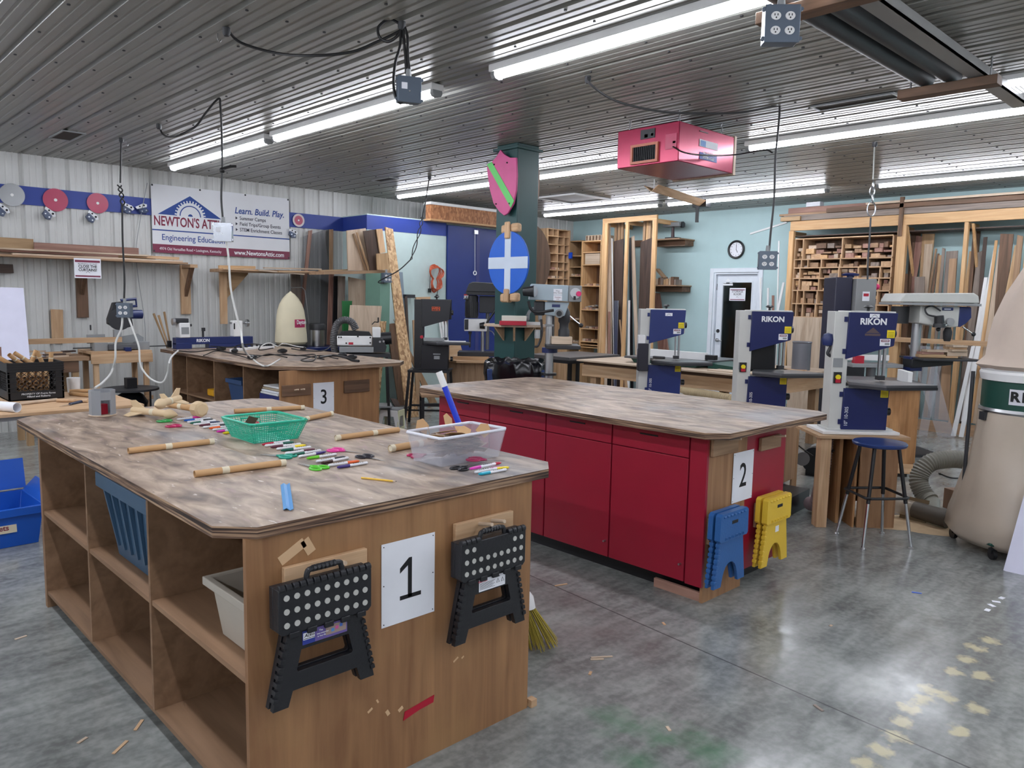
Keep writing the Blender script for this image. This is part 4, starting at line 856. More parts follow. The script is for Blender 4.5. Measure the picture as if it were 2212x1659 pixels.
blade(211, 439, .118, M_rblade, 'red coated saw blade left of the banner'); blade(645, 476, .092, flat('blade_offwhite', 'd2c6c6', .4), 'white-rimmed red saw blade right of the banner', M_rblade)
def guard(px, py, a_, label):
    p = PX(px, py, y=YW-.05); t = thing('blade_guard', label, 'saw guard', (p.x, YW-.05, p.z), rot=(0, a_, 0), group='saw guards hanging on the blue stripe')
    MB().prism([(-.07, .01), (.03, .03), (.07, .01), (.06, -.02), (-.06, -.02)], 'y', -.012, -.002).build('bracket', M_white_l, t, bev=.002); MB().cyl((-.02, -.014, .004), (-.02, -.002, .004), .01, n=12).build('bolt', M_ink, t); MB().cyl((.03, -.014, .006), (.03, -.002, .006), .012, n=12).build('bolt', M_ink, t)
    MB().prism([(-.05, -.02), (.04, -.02), (.06, -.07), (.02, -.09), (-.04, -.075)], 'y', -.035, .02).build('clear_shield', flat('smoky_guard', '4a5878', .25, alpha=.75), t, bev=.004)
    for u in (-.02, .03): MB().cyl((u, -.04, -.055), (u, .02, -.055), .008, n=8).build('stud', M_steel, t)
for px, py, a_, wh in ((8, 450, .8, 'under the bare steel blade'), (108, 458, .8, 'under the second blade'), (201, 465, .8, 'under the blade left of the banner'), (277, 446, .5, 'beside the hanging black cord'), (305, 446, -.3, 'touching the left side of the banner'), (633, 500, .4, 'under the white-rimmed blade')): guard(px, py, a_, 'small saw guard ' + wh)
# wall shelf with long boards
SY = 9.72
t = thing('wall_shelf', 'long wooden wall shelf left of the banner on diagonal brackets', 'shelf', (0, 0, 0))
z0 = PX(160, 556, y=SY).z
B(.3, SY, z0-.02, 3.75, YW-.002, z0).build('shelf_board', W('shelf', 'x'), t)
for px in (162, 388):
    x = PX(px, 600, y=YW).x; B(x, YW-.04, 1.32 if px > 300 else 1.28, x+.12, YW-.001, z0-.02).build('upright', W('pine' if px > 300 else 'brown', 'z'), t, bev=.002)
    MB().add([(x+.04, SY+.02, z0-.022), (x+.08, SY+.02, z0-.022), (x+.08, SY+.1, z0-.022), (x+.04, SY+.1, z0-.022), (x+.04, YW-.04, z0-.42), (x+.08, YW-.04, z0-.42), (x+.08, YW-.04, z0-.33), (x+.04, YW-.04, z0-.33)], [(0, 1, 2, 3), (4, 7, 6, 5), (0, 4, 5, 1), (1, 5, 6, 2), (2, 6, 7, 3), (3, 7, 4, 0)]).build('brace', W('brown', 'z'), t)
    B(x+.01, SY, z0-.06, x+.10, YW-.04, z0-.02).build('arm', W('pine', 'y'), t)
for i, (x0, x1, dy, dz, h_, k, lab) in enumerate(((.4, 2.15, .24, 0, .19, 'oak', 'greenish brown board standing on edge at the back left of the wall shelf'), (2.15, 3.25, .22, 0, .155, 'red', 'dark red-brown board standing at the back of the wall shelf'), (.5, 3.4, .13, 0, .03, 'pale', 'pale strip lying low on the wall shelf'), (1.9, 3.7, .03, .0, .02, 'pale', 'thin pale batten at the front right of the wall shelf'), (3.0, 3.68, .09, .03, .035, 'pine', 'light pine board with a pointed end on the wall shelf'), (.6, 2.6, .06, .03, .03, 'red', 'reddish strip on the left of the wall shelf'), (1.2, 3.3, .02, .05, .02, 'pale', 'long white-edged batten topmost on the wall shelf'), (.5, 2.1, .16, .03, .04, 'brown', 'brown plank under the top battens of the wall shelf'))):
    o = B(x0, SY+dy, z0+dz+.001, x1, SY+dy+(.02 if h_ > .1 else .07), z0+dz+h_).build('stored_board', W(k, 'x'), bev=.002); tag(o, lab, 'board', 'boards on the long wall shelf')
# curtain notice
p = PX(159, 557, y=SY-.01); q = PX(219, 602, y=SY-.01)
t = thing('notice', 'small paper notice about closing the curtains hung from the wall shelf', 'sign', (p.x, SY-.012, q.z)); w_, h_ = q.x-p.x, p.z-q.z
B(0, -.002, 0, w_, 0, h_).build('sheet', M_paper, t); B(.01, -.003, h_-.045, w_-.01, -.002, h_-.02).build('magenta_band', M_maroon, t); B(.01, -.003, .015, w_-.01, -.002, .032).build('magenta_band', M_maroon, t)
text('BE MINDFUL OF DUST', .02, M_ink, t, (w_/2, -.003, h_-.063), FY); text('CLOSE THE', .042, M_ink, t, (w_/2, -.003, h_-.092), FY, bold=.02, sx=.9); text('CURTAINS!', .042, M_ink, t, (w_/2, -.003, h_-.13), FY, bold=.02, sx=.9)
MB().tube([(w_/2-.02, -.003, .06), (w_/2, -.003, .078), (w_/2+.02, -.003, .06)], .002, 4).build('logo', M_dkgrey, t)
slab('wall_plank', 'short pale plank screwed low on the ribbed wall behind the crate', 'board', [(110, 668), (136, 669), (138, 742), (113, 742)], W('pine', 'z'), y=YW-.03, th=.025)
slab('wall_bracket_board', 'dark wooden block fixed to the ribbed wall at the far left', 'board', [(-5, 570), (28, 571), (30, 590), (-5, 590)], W('dark', 'x'), y=YW-.06, th=.05)
# second shelf frame, right of the banner bottom
t = thing('wall_shelf', 'pine shelf frame on the ribbed wall below the banner with a triangular gusset', 'shelf', (0, 0, 0)); FYY = 9.85
def sb(pts, kind, ax, y=FYY, th=.04, name='rail', parent=t, mat=None): return slab(name, None, None, pts, mat or W(kind, ax), y=y, th=th, parent=parent)
def sbl(pts, kind, ax, y, th, name, parent): o = slab(name, None, None, pts, W(kind, ax), y=y, th=th); o.parent = parent; return o
sb([(475, 580), (490, 580), (492, 700), (478, 700)], 'pine', 'z', name='upright'); sb([(474, 573), (552, 575), (552, 581), (474, 580)], 'fir', 'x', name='rail')
sb([(490, 586), (536, 589), (536, 592), (490, 645)], 'oak', 'x', y=FYY+.05, th=.02, name='gusset'); sb([(474, 580), (700, 586), (700, 592), (474, 587)], 'shelf', 'x', y=9.6, th=.3, name='shelf_board')
sb([(630, 592), (649, 593), (655, 740), (636, 740)], 'grey', 'z', y=9.9, th=.04, name='upright'); sb([(700, 586), (845, 583), (845, 590), (700, 593)], 'shelf', 'x', y=9.0, th=.39, name='shelf_board')
for i, (a, b_, k) in enumerate((((480, 584), (590, 590), 'pine'), ((570, 582), (693, 585), 'pale'), ((560, 587), (656, 596), 'pale'), ((600, 590), (680, 590), 'pine'), ((690, 588), (822, 584), 'oak'))):
    p, q = PX(*a, y=9.58-i*.03), PX(*b_, y=9.58-i*.03); o = MB().bx(((q-p).length/2, 0, 0), ((q-p).length, .05, .018)).build('stored_board', W(k, 'x'), loc=(p.x, p.y, p.z+.02), rot=(0, -math.atan2(q.z-p.z, q.x-p.x), 0)); tag(o, 'thin loose board on the shelf frame below the banner, %s from the left' % ('first', 'second', 'third', 'fourth', 'fifth')[i], 'board', 'loose boards on the shelf frame')
# lumber and sheets standing around the corner of the enclosure
LUM = [([(667, 498), (675, 497), (665, 575), (660, 575)], 'red', 9.985, 'narrow reddish batten leaning on the ribbed wall'), ([(720, 495), (712, 496), (712, 740), (718, 740)], 'shelf', 9.955, 'upright tan stud in front of the ribbed wall'),
 ([(712, 582), (722, 582), (718, 770), (706, 770)], 'red', 9.55, 'purple-brown stud below the shelf board'), ([(731, 596), (746, 597), (744, 700), (730, 700)], 'grey', 9.35, 'grey-tan plank below the shelf board'),
 ([(749, 498), (790, 493), (803, 584), (752, 584)], 'pale', 9.365, 'wide pale plywood sheet leaning against the enclosure corner'), ([(763, 505), (766, 504), (793, 584), (789, 584)], 'shelf', 9.34, 'thin batten leaning on the pale plywood, left one'), ([(770, 502), (773, 502), (800, 584), (796, 584)], 'pine', 9.315, 'thin batten leaning on the pale plywood, right one'),
 ([(785, 499), (814, 495), (827, 584), (800, 584)], 'dark', 9.29, 'dark brown panel leaning on the enclosure'), ([(813, 495), (826, 494), (833, 545), (821, 547)], 'pine', 9.265, 'pine board behind the square plywood offcut'), ([(813, 548), (840, 546), (841, 583), (815, 583)], 'oak', 9.23, 'square plywood offcut standing on the shelf end'),
 ([(753, 598), (793, 606), (796, 665), (754, 665)], 'pale', 9.3, 'pale grained panel below the shelf board'), ([(796, 598), (812, 598), (815, 663), (798, 662)], 'grey', 9.28, 'grey-tan stud right of the pale grained panel'), ([(812, 600), (818, 600), (820, 664), (814, 663)], 'red', 9.26, 'slim reddish batten beside the green sheet')]
for i, (pts, k, y, lab) in enumerate(LUM):
    if 4 <= i <= 9: slab('leaning_board', lab, 'board', pts, W(k, 'z'), y=y, th=.018, group='boards standing by the enclosure')
    else: lumber('leaning_board', lab, 'board', pts, W(k, 'z'), y, y-.01, th=.018, group='boards standing by the enclosure', ax='y', zf=.003)
lumber('plywood_sheet', 'square light plywood sheet leaning behind the drum sander', 'plywood', [(757, 659), (825, 661), (818, 738), (752, 735)], W('pale', 'z'), 8.5, 8.45, th=.012, ax='y', zf=.003)
lumber('green_board', 'small green panel standing behind the plywood sheet', 'panel', [(740, 650), (761, 650), (758, 690), (741, 690)], flat('leaf_green', '1e6a34', .5), 8.95, 8.94, th=.02, ax='y', zf=.003)
slab('dark_recess_strip', 'added black strip standing in for the shaded recess behind the tan stud', 'panel', [(722, 596), (732, 596), (730, 745), (718, 745)], M_black, y=9.5, th=.02)  # added dark sheet; its black stands for the shade in the recess
slab('metal_sheet', 'tall grey metal sheet standing against the ribbed wall', 'metal sheet', [(697, 497), (714, 495), (712, 745), (690, 745)], flat('grey_sheet', '7c7c7c', .4, .5), y=10.02, th=.01)
slab('plastic_sheet', 'clear plastic sheet leaning on the ribbed wall', 'plastic sheet', [(655, 511), (700, 497), (735, 745), (640, 745)], flat('clear_sheet', '8a8c90', .2, alpha=.35, var=0), y=10.0, th=.004)
slab('green_cabinet', 'tall grey-green metal cabinet behind the drum sander', 'cabinet', [(822, 590), (843, 590), (838, 905), (816, 905)], flat('sage_metal', '6f9484', .45), y=8.6, th=.35)
lumber('grey_sheet', 'tall blue-grey board leaning beside the strand board', 'board', [(858, 587), (870, 588), (884, 790), (862, 790)], flat('bluegrey_board', '8494a0', .5), 9.385, 9.3, th=.014, ax='y', zf=.003)
M_osb = osb()
lumber('strand_board', 'tall narrow strand board leaning against the pale enclosure wall', 'strand board', [(832, 490), (849, 495), (905, 900), (878, 900)], M_osb, 8.95, 8.2, th=.018, ax='y', zf=.003)
lumber('strand_board', 'short strand board leaning at the right end of the drum sander', 'strand board', [(822, 694), (835, 694), (828, 775), (818, 775)], M_osb, 8.35, 8.34, th=.018, ax='y', zf=.003)
for i, (pts, k, lab) in enumerate((([(836, 700), (858, 698), (880, 880), (862, 880)], 'brown', 'weathered brown board leaning left of the long strand board'), ([(851, 690), (866, 720), (908, 800), (898, 800)], 'pine', 'light pine board leaning right of the long strand board'), ([(875, 640), (880, 640), (885, 760), (880, 760)], 'dark', 'dark strip leaning by the pale wall'), ([(892, 692), (900, 690), (905, 790), (896, 790)], 'pine', 'pine board leaning left of the black bandsaw'), ([(844, 860), (858, 862), (880, 905), (866, 905)], 'dark', 'dark short board standing on the floor behind the white stool'))):
    lumber('leaning_board', lab, 'board', pts, W(k, 'z'), 9.36-.035*i, 9.2-.035*i, th=.02, group='boards leaning near the long strand board', ax='y', zf=.003)
slab('pine_board', 'small pine panel hung on the pale wall above the black bandsaw', 'board', [(899, 642), (930, 641), (930, 660), (900, 660)], W('pine', 'x'), y=EY-.06, th=.03)
o = MB().bx((0, 0, 0), (.16, .08, .05)).build('wall_motor', M_dkgrey, loc=PX(884, 640, y=EY-.08)); tag(o, 'grey clamp head fixed to the pale wall', 'clamp')
# orange extension cord coil on the pale wall
p = PX(938, 602, y=EY-.05); t = thing('extension_cable', 'coiled orange extension cord hanging on the pale wall', 'extension cord', (p.x, EY-.05, p.z)); m = flat('orange_cord', 'c05a3a', .5); rnd = random.Random(2)
mb = MB()
for i in range(9):
    pts = []
    for k in range(24):
        a_ = 2*PI*k/24; zz = math.cos(a_)*.21+rnd.uniform(-.006, .006); xx = (.035+.06*abs(math.cos(a_))**.8)*math.sin(a_)*1.25*(1+i*.06)+rnd.uniform(-.006, .006); xx += .02*math.sin(2*a_)
        pts.append((xx, -.01*i+.04*0, zz*(1-.03*i)))
    mb.tube(pts, .0055, 5, True)
mb.build('coil', m, t); MB().tube(smoothpath([(-.07, 0, .1), (-.08, 0, -.05), (-.085, 0, -.15)]), .005, 5).build('plug_tail', M_cable, t); B(-.105, -.02, -.21, -.07, .02, -.15).build('plug', M_black, t, bev=.003)
MB().tube(smoothpath([(.06, 0, 0), (.07, 0, -.15), (.055, 0, -.24)]), .005, 5).build('plug_tail', M_cable, t); B(.04, -.015, -.275, .07, .015, -.24).build('plug', M_black, t, bev=.003)
p = PX(955, 690, y=EY-.04); t = thing('extension_cable', 'loop of reddish cord hanging behind the black bandsaw', 'extension cord', (p.x, EY-.04, p.z)); mb = MB()
for i in range(5): mb.tube(smoothpath([(-.12, 0, .12-.01*i), (-.03, -.01*i, .17), (.05+.012*i, -.01*i, .05), (.0+.01*i, 0, -.12)]), .006, 5)
mb.build('coil', flat('red_cord', '8c3c38', .5), t)
for i in range(3): lumber('white_trim_strip', 'white trim strip leaning on the pale wall right of the black bandsaw, %s' % ('left', 'middle', 'right')[i], 'trim strip', [(948+i*6, 694), (952+i*6, 694), (970+i*4, 800), (963+i*4, 800)], M_white, 9.36-.02*i, 9.1-.02*i, th=.01, group='white trim strips', ax='y', zf=.003)
# ------------------------------------------------------------------ machines are built facing the aisle: IM turns photo measures at a known distance into metres
class IM:
    def __init__(s, px, py, d, z=None, ry=0.0):
        s.px, s.py, s.S = px, py, d/F_PX; p = PX(px, py, d=d); s.loc = Vector((p.x, p.y, p.z if z is None else z)); s.rz = YAW-PI/2+ry
        s.dz = 0 if z is None else p.z-z
    def u(s, x): return (x-s.px)*s.S
    def v(s, y): return -(y-s.py)*s.S + s.dz
    def P(s, x, y, w=0): return Vector((s.u(x), w, s.v(y)))
    def thing(s, name, label, cat, group=None): return thing(name, label, cat, s.loc, s.rz, group)
    def box(s, mb, x0, y0, x1, y1, w0, w1): return mb.box(s.u(x0), w0, s.v(y1), s.u(x1), w1, s.v(y0))
    def poly(s, mb, pts, w0, w1): return mb.prism([(s.u(x), s.v(y)) for x, y in pts], 'y', w0, w1)
def ibox(im, name, mat, t, x0, y0, x1, y1, w0, w1, bev=.002): return im.box(MB(), x0, y0, x1, y1, w0, w1).build(name, mat, t, bev=bev)
def ipoly(im, name, mat, t, pts, w0, w1, bev=.002): return im.poly(MB(), pts, w0, w1).build(name, mat, t, bev=bev)
def itube(im, name, mat, t, pts, r, k=4, n=8):
    return MB().tube(smoothpath([im.P(*p) for p in pts], k), r, n).build(name, mat, t)
def hose(pts, r, pitch=.022, k=10, n=16):
    P = smoothpath(pts, k); L = [0]
    for i in range(1, len(P)): L.append(L[-1]+(P[i]-P[i-1]).length)
    m = max(8, int(L[-1]/(pitch/4))); Q = []; rad = []; j = 0
    for i in range(m+1):
        s = L[-1]*i/m
        while j < len(L)-2 and L[j+1] < s: j += 1
        Q.append(P[j].lerp(P[j+1], (s-L[j])/max(1e-6, L[j+1]-L[j]))); rad.append(r*(1+.06*math.cos(2*PI*i/4)))
    return MB().tube(Q, r, n, rad=rad)
# ---- lathe on the far end of bench three
im = IM(372, 752, PX(372, 752, z=ZT).dot(FW)-Vector((0, 0, HC)).dot(FW), z=ZT); im.rz = 0
p0 = PX(374, 751, z=ZT); S = .0061
t = thing('wood_lathe', 'small navy and grey wood lathe at the far left end of bench three', 'lathe', (3.30, 9.02, ZT)); lx = lambda px: (px-374)*.0057; lz = lambda py: (752-py)*.0055
bed = MB().box(0, -.06, .0, lx(405), .06, .07).box(lx(440), -.06, 0, lx(535), .06, .05).box(0, -.055, .05, lx(535), .055, .13).build('bed', M_navy, t, bev=.004)
text('RIKON', .05, M_white_l, bed, (lx(428), -.057, .092), FY, bold=.03)
h = B(lx(381), -.07, .13, lx(402), .07, .30).build('headstock', M_white, t, bev=.01); B(lx(384), -.072, .17, lx(399), -.07, .25).build('speed_plate', M_grey, h); B(lx(376), -.06, .30, lx(400), .06, .35).build('belt_cover', M_dkgrey, t, bev=.008)
MB().cyl((lx(371), 0, .31), (lx(377), 0, .31), .04, n=18).build('handwheel', M_steel, t); MB().cyl((lx(400), 0, .27), (lx(409), 0, .27), .015).build('spindle', M_dkgrey, t)
MB().cyl((lx(432), 0, .13), (lx(432), 0, .23), .012).box(lx(429), -.03, .2, lx(435), .0, .24).build('tool_rest', M_dkgrey, t)
B(lx(493), -.05, .13, lx(513), .05, .32).build('tailstock', M_white, t, bev=.006); MB().cyl((lx(488), 0, .29), (lx(531), 0, .29), .012).cyl((lx(524), 0, .29), (lx(529), 0, .29), .045).build('tailstock_wheel', M_steel, t); MB().cyl((lx(494), -.06, .29), (lx(494), -.06, .22), .008).build('lock_lever', M_black, t)
for i, (a, h_) in enumerate(((-.35, .40), (-.28, .38), (-.15, .42))): o = MB().cyl((0, 0, 0), (a*h_, 0, h_), .008, .014, 8).build('turning_chisel', W('oak', 'z'), loc=(lx(372)+3.30-.01+i*.02, 9.18, ZT)); tag(o, 'wood-handled turning chisel beside the lathe headstock, %s of three' % ('leftmost', 'middle', 'rightmost')[i], 'chisel', 'turning chisels by the lathe')
# ---- cords and power strips on bench three
_cz = [0]
def corddrop(name, pts, label, mat=M_cable, r=.006, z=ZT, cat='cord'):
    _cz[0] += .0125; z = z+_cz[0]-.012; name = 'power_cable'
    P = [PX(x, y, z=z+r+dz) for x, y, dz in pts]; o = cable(name, P, r, mat); return tag(o, label, cat, 'cords lying on bench three')
corddrop('power_cord', [(375, 757, 0), (420, 760, 0), (465, 755, 0), (500, 762, 0), (560, 768, 0), (600, 766, 0), (660, 769, 0), (700, 776, 0)], 'long black cord running along bench three from the lathe')
corddrop('power_cord', [(440, 768, 0), (470, 758, 0), (520, 769, 0), (545, 775, 0), (580, 765, 0), (620, 772, 0)], 'black cord crossing the middle of bench three')
corddrop('power_cord', [(600, 758, 0), (612, 764, .03), (640, 768, 0), (680, 766, .04), (676, 780, 0), (650, 778, 0), (690, 768, 0), (730, 775, 0)], 'looped black cord in front of the sander on bench three')
corddrop('power_cord', [(455, 748, 0), (500, 750, .0), (520, 745, .03), (560, 744, .05), (560, 756, 0), (590, 752, 0)], 'thin black cord behind the white power strip')
corddrop('power_cord', [(690, 772, 0), (720, 768, 0), (745, 772, .02), (760, 778, 0), (775, 780, 0)], 'bundled black cords at the right end of bench three', r=.012)
corddrop('power_cord', [(560, 750, 0), (580, 741, .04), (600, 748, 0), (612, 742, .04), (640, 748, 0), (655, 750, 0)], 'tangled white cord by the foot of the dust bag', M_wcable)
corddrop('power_cord', [(720, 742, .0), (700, 757, 0), (655, 757, 0), (630, 753, 0)], 'thin dark cord leading to the drum sander')
for i, (a, b_) in enumerate((((500, 760), (565, 752)), ((590, 752), (560, 754)))):
    A, Bq = PX(*a, z=ZT), PX(*b_, z=ZT); t = thing('power_strip', 'white power strip on bench three, %s one' % ('long', 'short')[i], 'power strip', (A.x, A.y, ZT), math.atan2(Bq.y-A.y, Bq.x-A.x)); L = (Bq-A).length
    B(0, -.025, 0, L, .025, .03).build('housing', M_white, t, bev=.004)
    for k in range(5): MB().cyl((L*(k+.7)/5.6, 0, .03), (L*(k+.7)/5.6, 0, .055), .014, n=8).build('plug', M_black, t)
for i, (px, py) in enumerate(((478, 757), (507, 762), (545, 776), (610, 762), (655, 757), (740, 771), (760, 776))):
    p = PX(px, py, z=ZT); o = MB().lathe([(.02, 0), (.035, .01), (.035, .03), (.015, .045)], n=10, sx=1.6).build('cord_bundle', M_black, loc=(p.x, p.y, ZT+.001), rz=i); tag(o, 'small black bundle of plugs on bench three, %s from its left end' % ('first', 'second', 'third', 'fourth', 'fifth', 'sixth', 'seventh')[i], 'plug', 'black plug bundles on bench three')
# ---- contents of bench three
t = thing('storage_bin', 'blue-grey waste bin in the upper middle cubby of bench three', 'bin', (3.42, 7.42, .502)); open_box(MB(), .10, .14, .13, .17, .24, .004).build('tub', flat('bin_slate', '2e4a74', .5), t); MB().ring([(-.145, -.185), (.145, -.185), (.145, .185), (-.145, .185)], [(-.128, -.168), (.128, -.168), (.128, .168), (-.128, .168)], 'z', .20, .24).build('rim', flat('bin_slate', '2e4a74', .5), t)
o = MB().bx((0, 0, 0), (.02, .2, .26), (.1, .25, 0)).build('white_card', M_paper, loc=(3.40, 7.36, .70)); tag(o, 'white card standing in the blue-grey bin of bench three', 'card')
t = thing('tool_case', 'navy tool case with pale lettering in the right cubby of bench three', 'case', (3.27, 6.42, .502)); B(0, 0, 0, .45, .42, .17).build('case_body', flat('case_navy', '16246a', .4), t, bev=.006); text('RIKON', .11, M_grey, t, (-.002, .16, .05), FX, bold=.02)
for i in range(4): o = B(0, 0, 0, .3, .34, .018).build('folded_bag', [M_white, M_paper, flat('tan_fold', 'a89880', .8), M_white][i], loc=(3.26+i*.01, 6.46, .674+i*.020), bev=.006); tag(o, 'flat folded white bag stacked on the navy case, %s' % ('lowest', 'second', 'third', 'topmost')[i], 'bag', 'folded bags on the navy case')
t = thing('power_tool', 'yellow and black power tool in the far left cubby of bench three', 'power tool', (3.34, 8.0, .502)); MB().bx((0, 0, .05), (.12, .16, .07)).build('tool_body', flat('tool_yellow', 'e0a418', .4), t, bev=.01); MB().bx((0, -.08, .035), (.1, .08, .07)).build('battery', M_black, t, bev=.006)
t = thing('storage_tote', 'bright blue tote low in the far left cubby of bench three', 'tote', (3.45, 8.15, .087)); open_box(MB(), .14, .2, .16, .22, .2, .005).build('tub', M_btote, t)
o = MB().lathe([(.09, 0), (.1, .03), (.07, .09), (0, .1)], n=16).build('black_dome', M_black, loc=(3.4, 6.98, .502)); tag(o, 'black domed tool beside the navy case', 'tool')
# ---- miter saw bench behind the folding table
t = thing('saw_bench', 'small pine bench under the miter saw by the ribbed wall', 'bench', (2.42, 8.98, 0)); hh = .95
B(0, 0, hh-.03, .62, .5, hh).build('benchtop', W('pine', 'x'), t, bev=.002); B(.0, -.02, hh-.13, .62, .02, hh-.03).build('apron', W('pine', 'x'), t, bev=.002); B(0, .46, hh-.13, .62, .5, hh-.03).build('apron', W('pine', 'x'), t)
for x in (.03, .54):
    for y in (.02, .4): B(x, y, 0, x+.05, y+.05, hh-.03).build('leg', W('pine', 'z'), t, bev=.002)
B(.0, .0, .40, .62, .03, .44).build('stretcher', W('pine', 'x'), t)
im = IM(265, 755, 9.72); im.loc = PX(265, 755, y=9.15); t = im.thing('miter_saw', 'sliding miter saw with navy handles on the small pine bench', 'miter saw'); t.location.z = hh; im.dz = 0; t.rotation_euler = (0, 0, 0); S0 = im.S; im.S = .0052
ibox(im, 'base', M_grey, t, 207, 738, 232, 755, -.08, .1); ibox(im, 'base', M_grey, t, 292, 738, 315, 755, -.08, .1); ibox(im, 'turntable', M_iron, t, 232, 742, 292, 753, -.12, .12)
ibox(im, 'fence', M_grey, t, 200, 722, 235, 741, .06, .08); ipoly(im, 'fence', M_grey, t, [(262, 741), (262, 728), (300, 722), (312, 730), (312, 741)], .06, .08)
ibox(im, 'turn_knob', M_navy, t, 260, 748, 272, 756, -.18, -.1); ibox(im, 'arm', M_grey, t, 250, 712, 264, 740, .0, .06)
MB().cyl(im.P(262, 690, -.0), im.P(262, 690, .03), .12, n=28).build('blade_housing', M_dkgrey, t); ipoly(im, 'blade_guard', M_black, t, [(240, 700), (240, 690), (252, 655), (275, 652), (285, 670), (290, 705), (262, 713)], .03, .1, bev=.006)
MB().cyl(im.P(275, 680, .06), im.P(310, 680, .06), .05, n=16).build('motor', M_navy, t)
MB().tube([im.P(268, 650, .05), im.P(298, 647, .05), im.P(299, 662, .05), im.P(272, 664, .05)], .017, 8, True).build('handle', M_navy, t)
MB().cyl(im.P(315, 749, 0), im.P(362, 749, 0), .006).cyl(im.P(170, 749, 0), im.P(205, 749, 0), .006).build('extension_rod', M_dkgrey, t); ibox(im, 'extension_stop', M_black, t, 358, 738, 366, 752, -.02, .02)
MB().cyl(im.P(208, 702, .07), im.P(208, 713, .07), .008).build('clamp_post', M_black, t)
im.S = S0
slab('long_board', 'long pine board lying level across the miter saw fence', 'board', [(60, 733), (264, 728), (264, 739), (60, 744)], W('pine', 'x'), y=9.12, th=.06)
t = thing('side_bench', 'pine side bench heaped with offcuts left of the miter saw', 'bench', (1.75, 9.0, 0)); B(0, 0, .86, .66, .5, .9).build('benchtop', W('shelf', 'x'), t); B(.05, .02, .74, .56, .05, .86).build('apron', W('brown', 'x'), t)
for x in (.06, .5):
    for y in (.03, .42): B(x, y, 0, x+.06, y+.06, .86).build('leg', W('oak', 'z'), t)
rnd = random.Random(11)
for i in range(9):
    L = rnd.uniform(.12, .3); o = B(-L/2, -.03, 0, L/2, .03, .016).build('wood_offcut', [W('pale', 'x'), W('dark', 'x'), W('pine', 'x'), M_paper][i % 4], loc=(2.0+rnd.uniform(-.08, .28), 9.15+.04*i-.1, .902+.017*(i % 3)), rz=rnd.uniform(-.3, .3)); tag(o, 'thin offcut on the side bench left of the miter saw', 'wood offcut', 'offcuts on the side bench')
# under the saw bench: round black stand and vacuum
t = thing('shop_vacuum', 'dark shop vacuum with red parts under the miter saw bench', 'vacuum', (2.72, 8.72, 0)); MB().lathe([(.17, .05), (.18, .1), (.18, .34), (.15, .38)], n=24).build('drum', M_dkgrey, t); MB().lathe([(.16, .38), (.17, .42), (.12, .5), (.05, .54), (0, .54)], n=24).build('lid', M_black, t); MB().bx((-.04, -.18, .3), (.14, .03, .13)).build('red_panel', M_red, t, bev=.004); MB().bx((.11, -.15, .24), (.08, .05, .1)).build('red_filter', M_red, t, bev=.01); B(-.09, -.2, .2, .02, -.19, .25).build('label_plate', M_paper, t)
MB().lathe([(.0, .55), (.28, .55), (.28, .57), (.0, .57)], n=30).build('round_tray', M_dkgrey, t); B(-.05, -.06, .572, .05, .04, .68).build('black_box', M_black, t)
for i, sx in enumerate((-1, 1)): MB().cyl((sx*.2, 0, 0), (sx*.2, 0, .55), .01).build('post', M_dkgrey, t)
# ---- Dayton dust collector behind bench three
t = thing('bag_dust_collector', 'small dust collector with a tall cream cloth bag marked Dayton', 'dust collector', (4.83, 9.17, -.06)); t.scale = (1.06, 1.06, 1.03); M_bag = flat('cream_cloth', 'd9d0b4', .85, bump=.25, bscale=8)
prof = [(.17, .0), (.20, .03), (.195, .12), (.185, .22), (.18, .32), (.165, .42), (.14, .5), (.1, .57), (.05, .625), (.014, .65), (.012, .66)]
bg = MB().lathe(prof, (0, 0, .985), 28, sx=1, sy=.8).build('dust_bag', M_bag, t)
lab_ = MB(); n_ = 8
for k in range(n_):
    a0, a1 = -PI/2-.15+k*.11, -PI/2-.15+(k+1)*.11
    lab_.add([(.183*math.cos(a)*1.02, .8*.183*math.sin(a)*1.02, z) for a in (a0, a1) for z in (1.20, 1.30)], [(0, 2, 3, 1)])
lb = lab_.build('brand_patch', flat('crimson_patch', 'b02c5c', .6), bg); text('Dayton', .07, M_white_l, lb, (.055, -.157, 1.265), (PI/2, 0, .38), bold=.02, sx=.8)
MB().tube([(0, 0, 1.655), (-.02, 0, 1.70), (.03, 0, 1.69), (.18, .05, 1.70), (.22, .05, 1.66), (.30, .05, 1.0)], .006, 6).build('bag_hook', M_steel, t)
B(-.15, -.25, .90, .62, .25, .95).build('base_plate', M_navy, t, bev=.006); B(.0, -.3, .85, .6, -.25, .91).build('name_strip', M_black, t)
MB().cyl((.36, 0, .955), (.36, 0, 1.17), .085, n=24).build('motor', M_steel, t); MB().lathe([(.1, 0), (.1, .07), (.09, .085), (0, .085)], (.36, 0, 1.16), 24).build('motor_cap', M_dkgrey, t, bev=.004); MB().lathe([(.2, 0), (.2, .08), (.1, .1), (0, .1)], (.0, 0, .90), 24).build('blower_housing', M_black, t)
for x in (-.12, .55):
    for y in (-.2, .2): MB().cyl((x, y, 0), (x, y, .9), .015).build('leg', M_black, t)
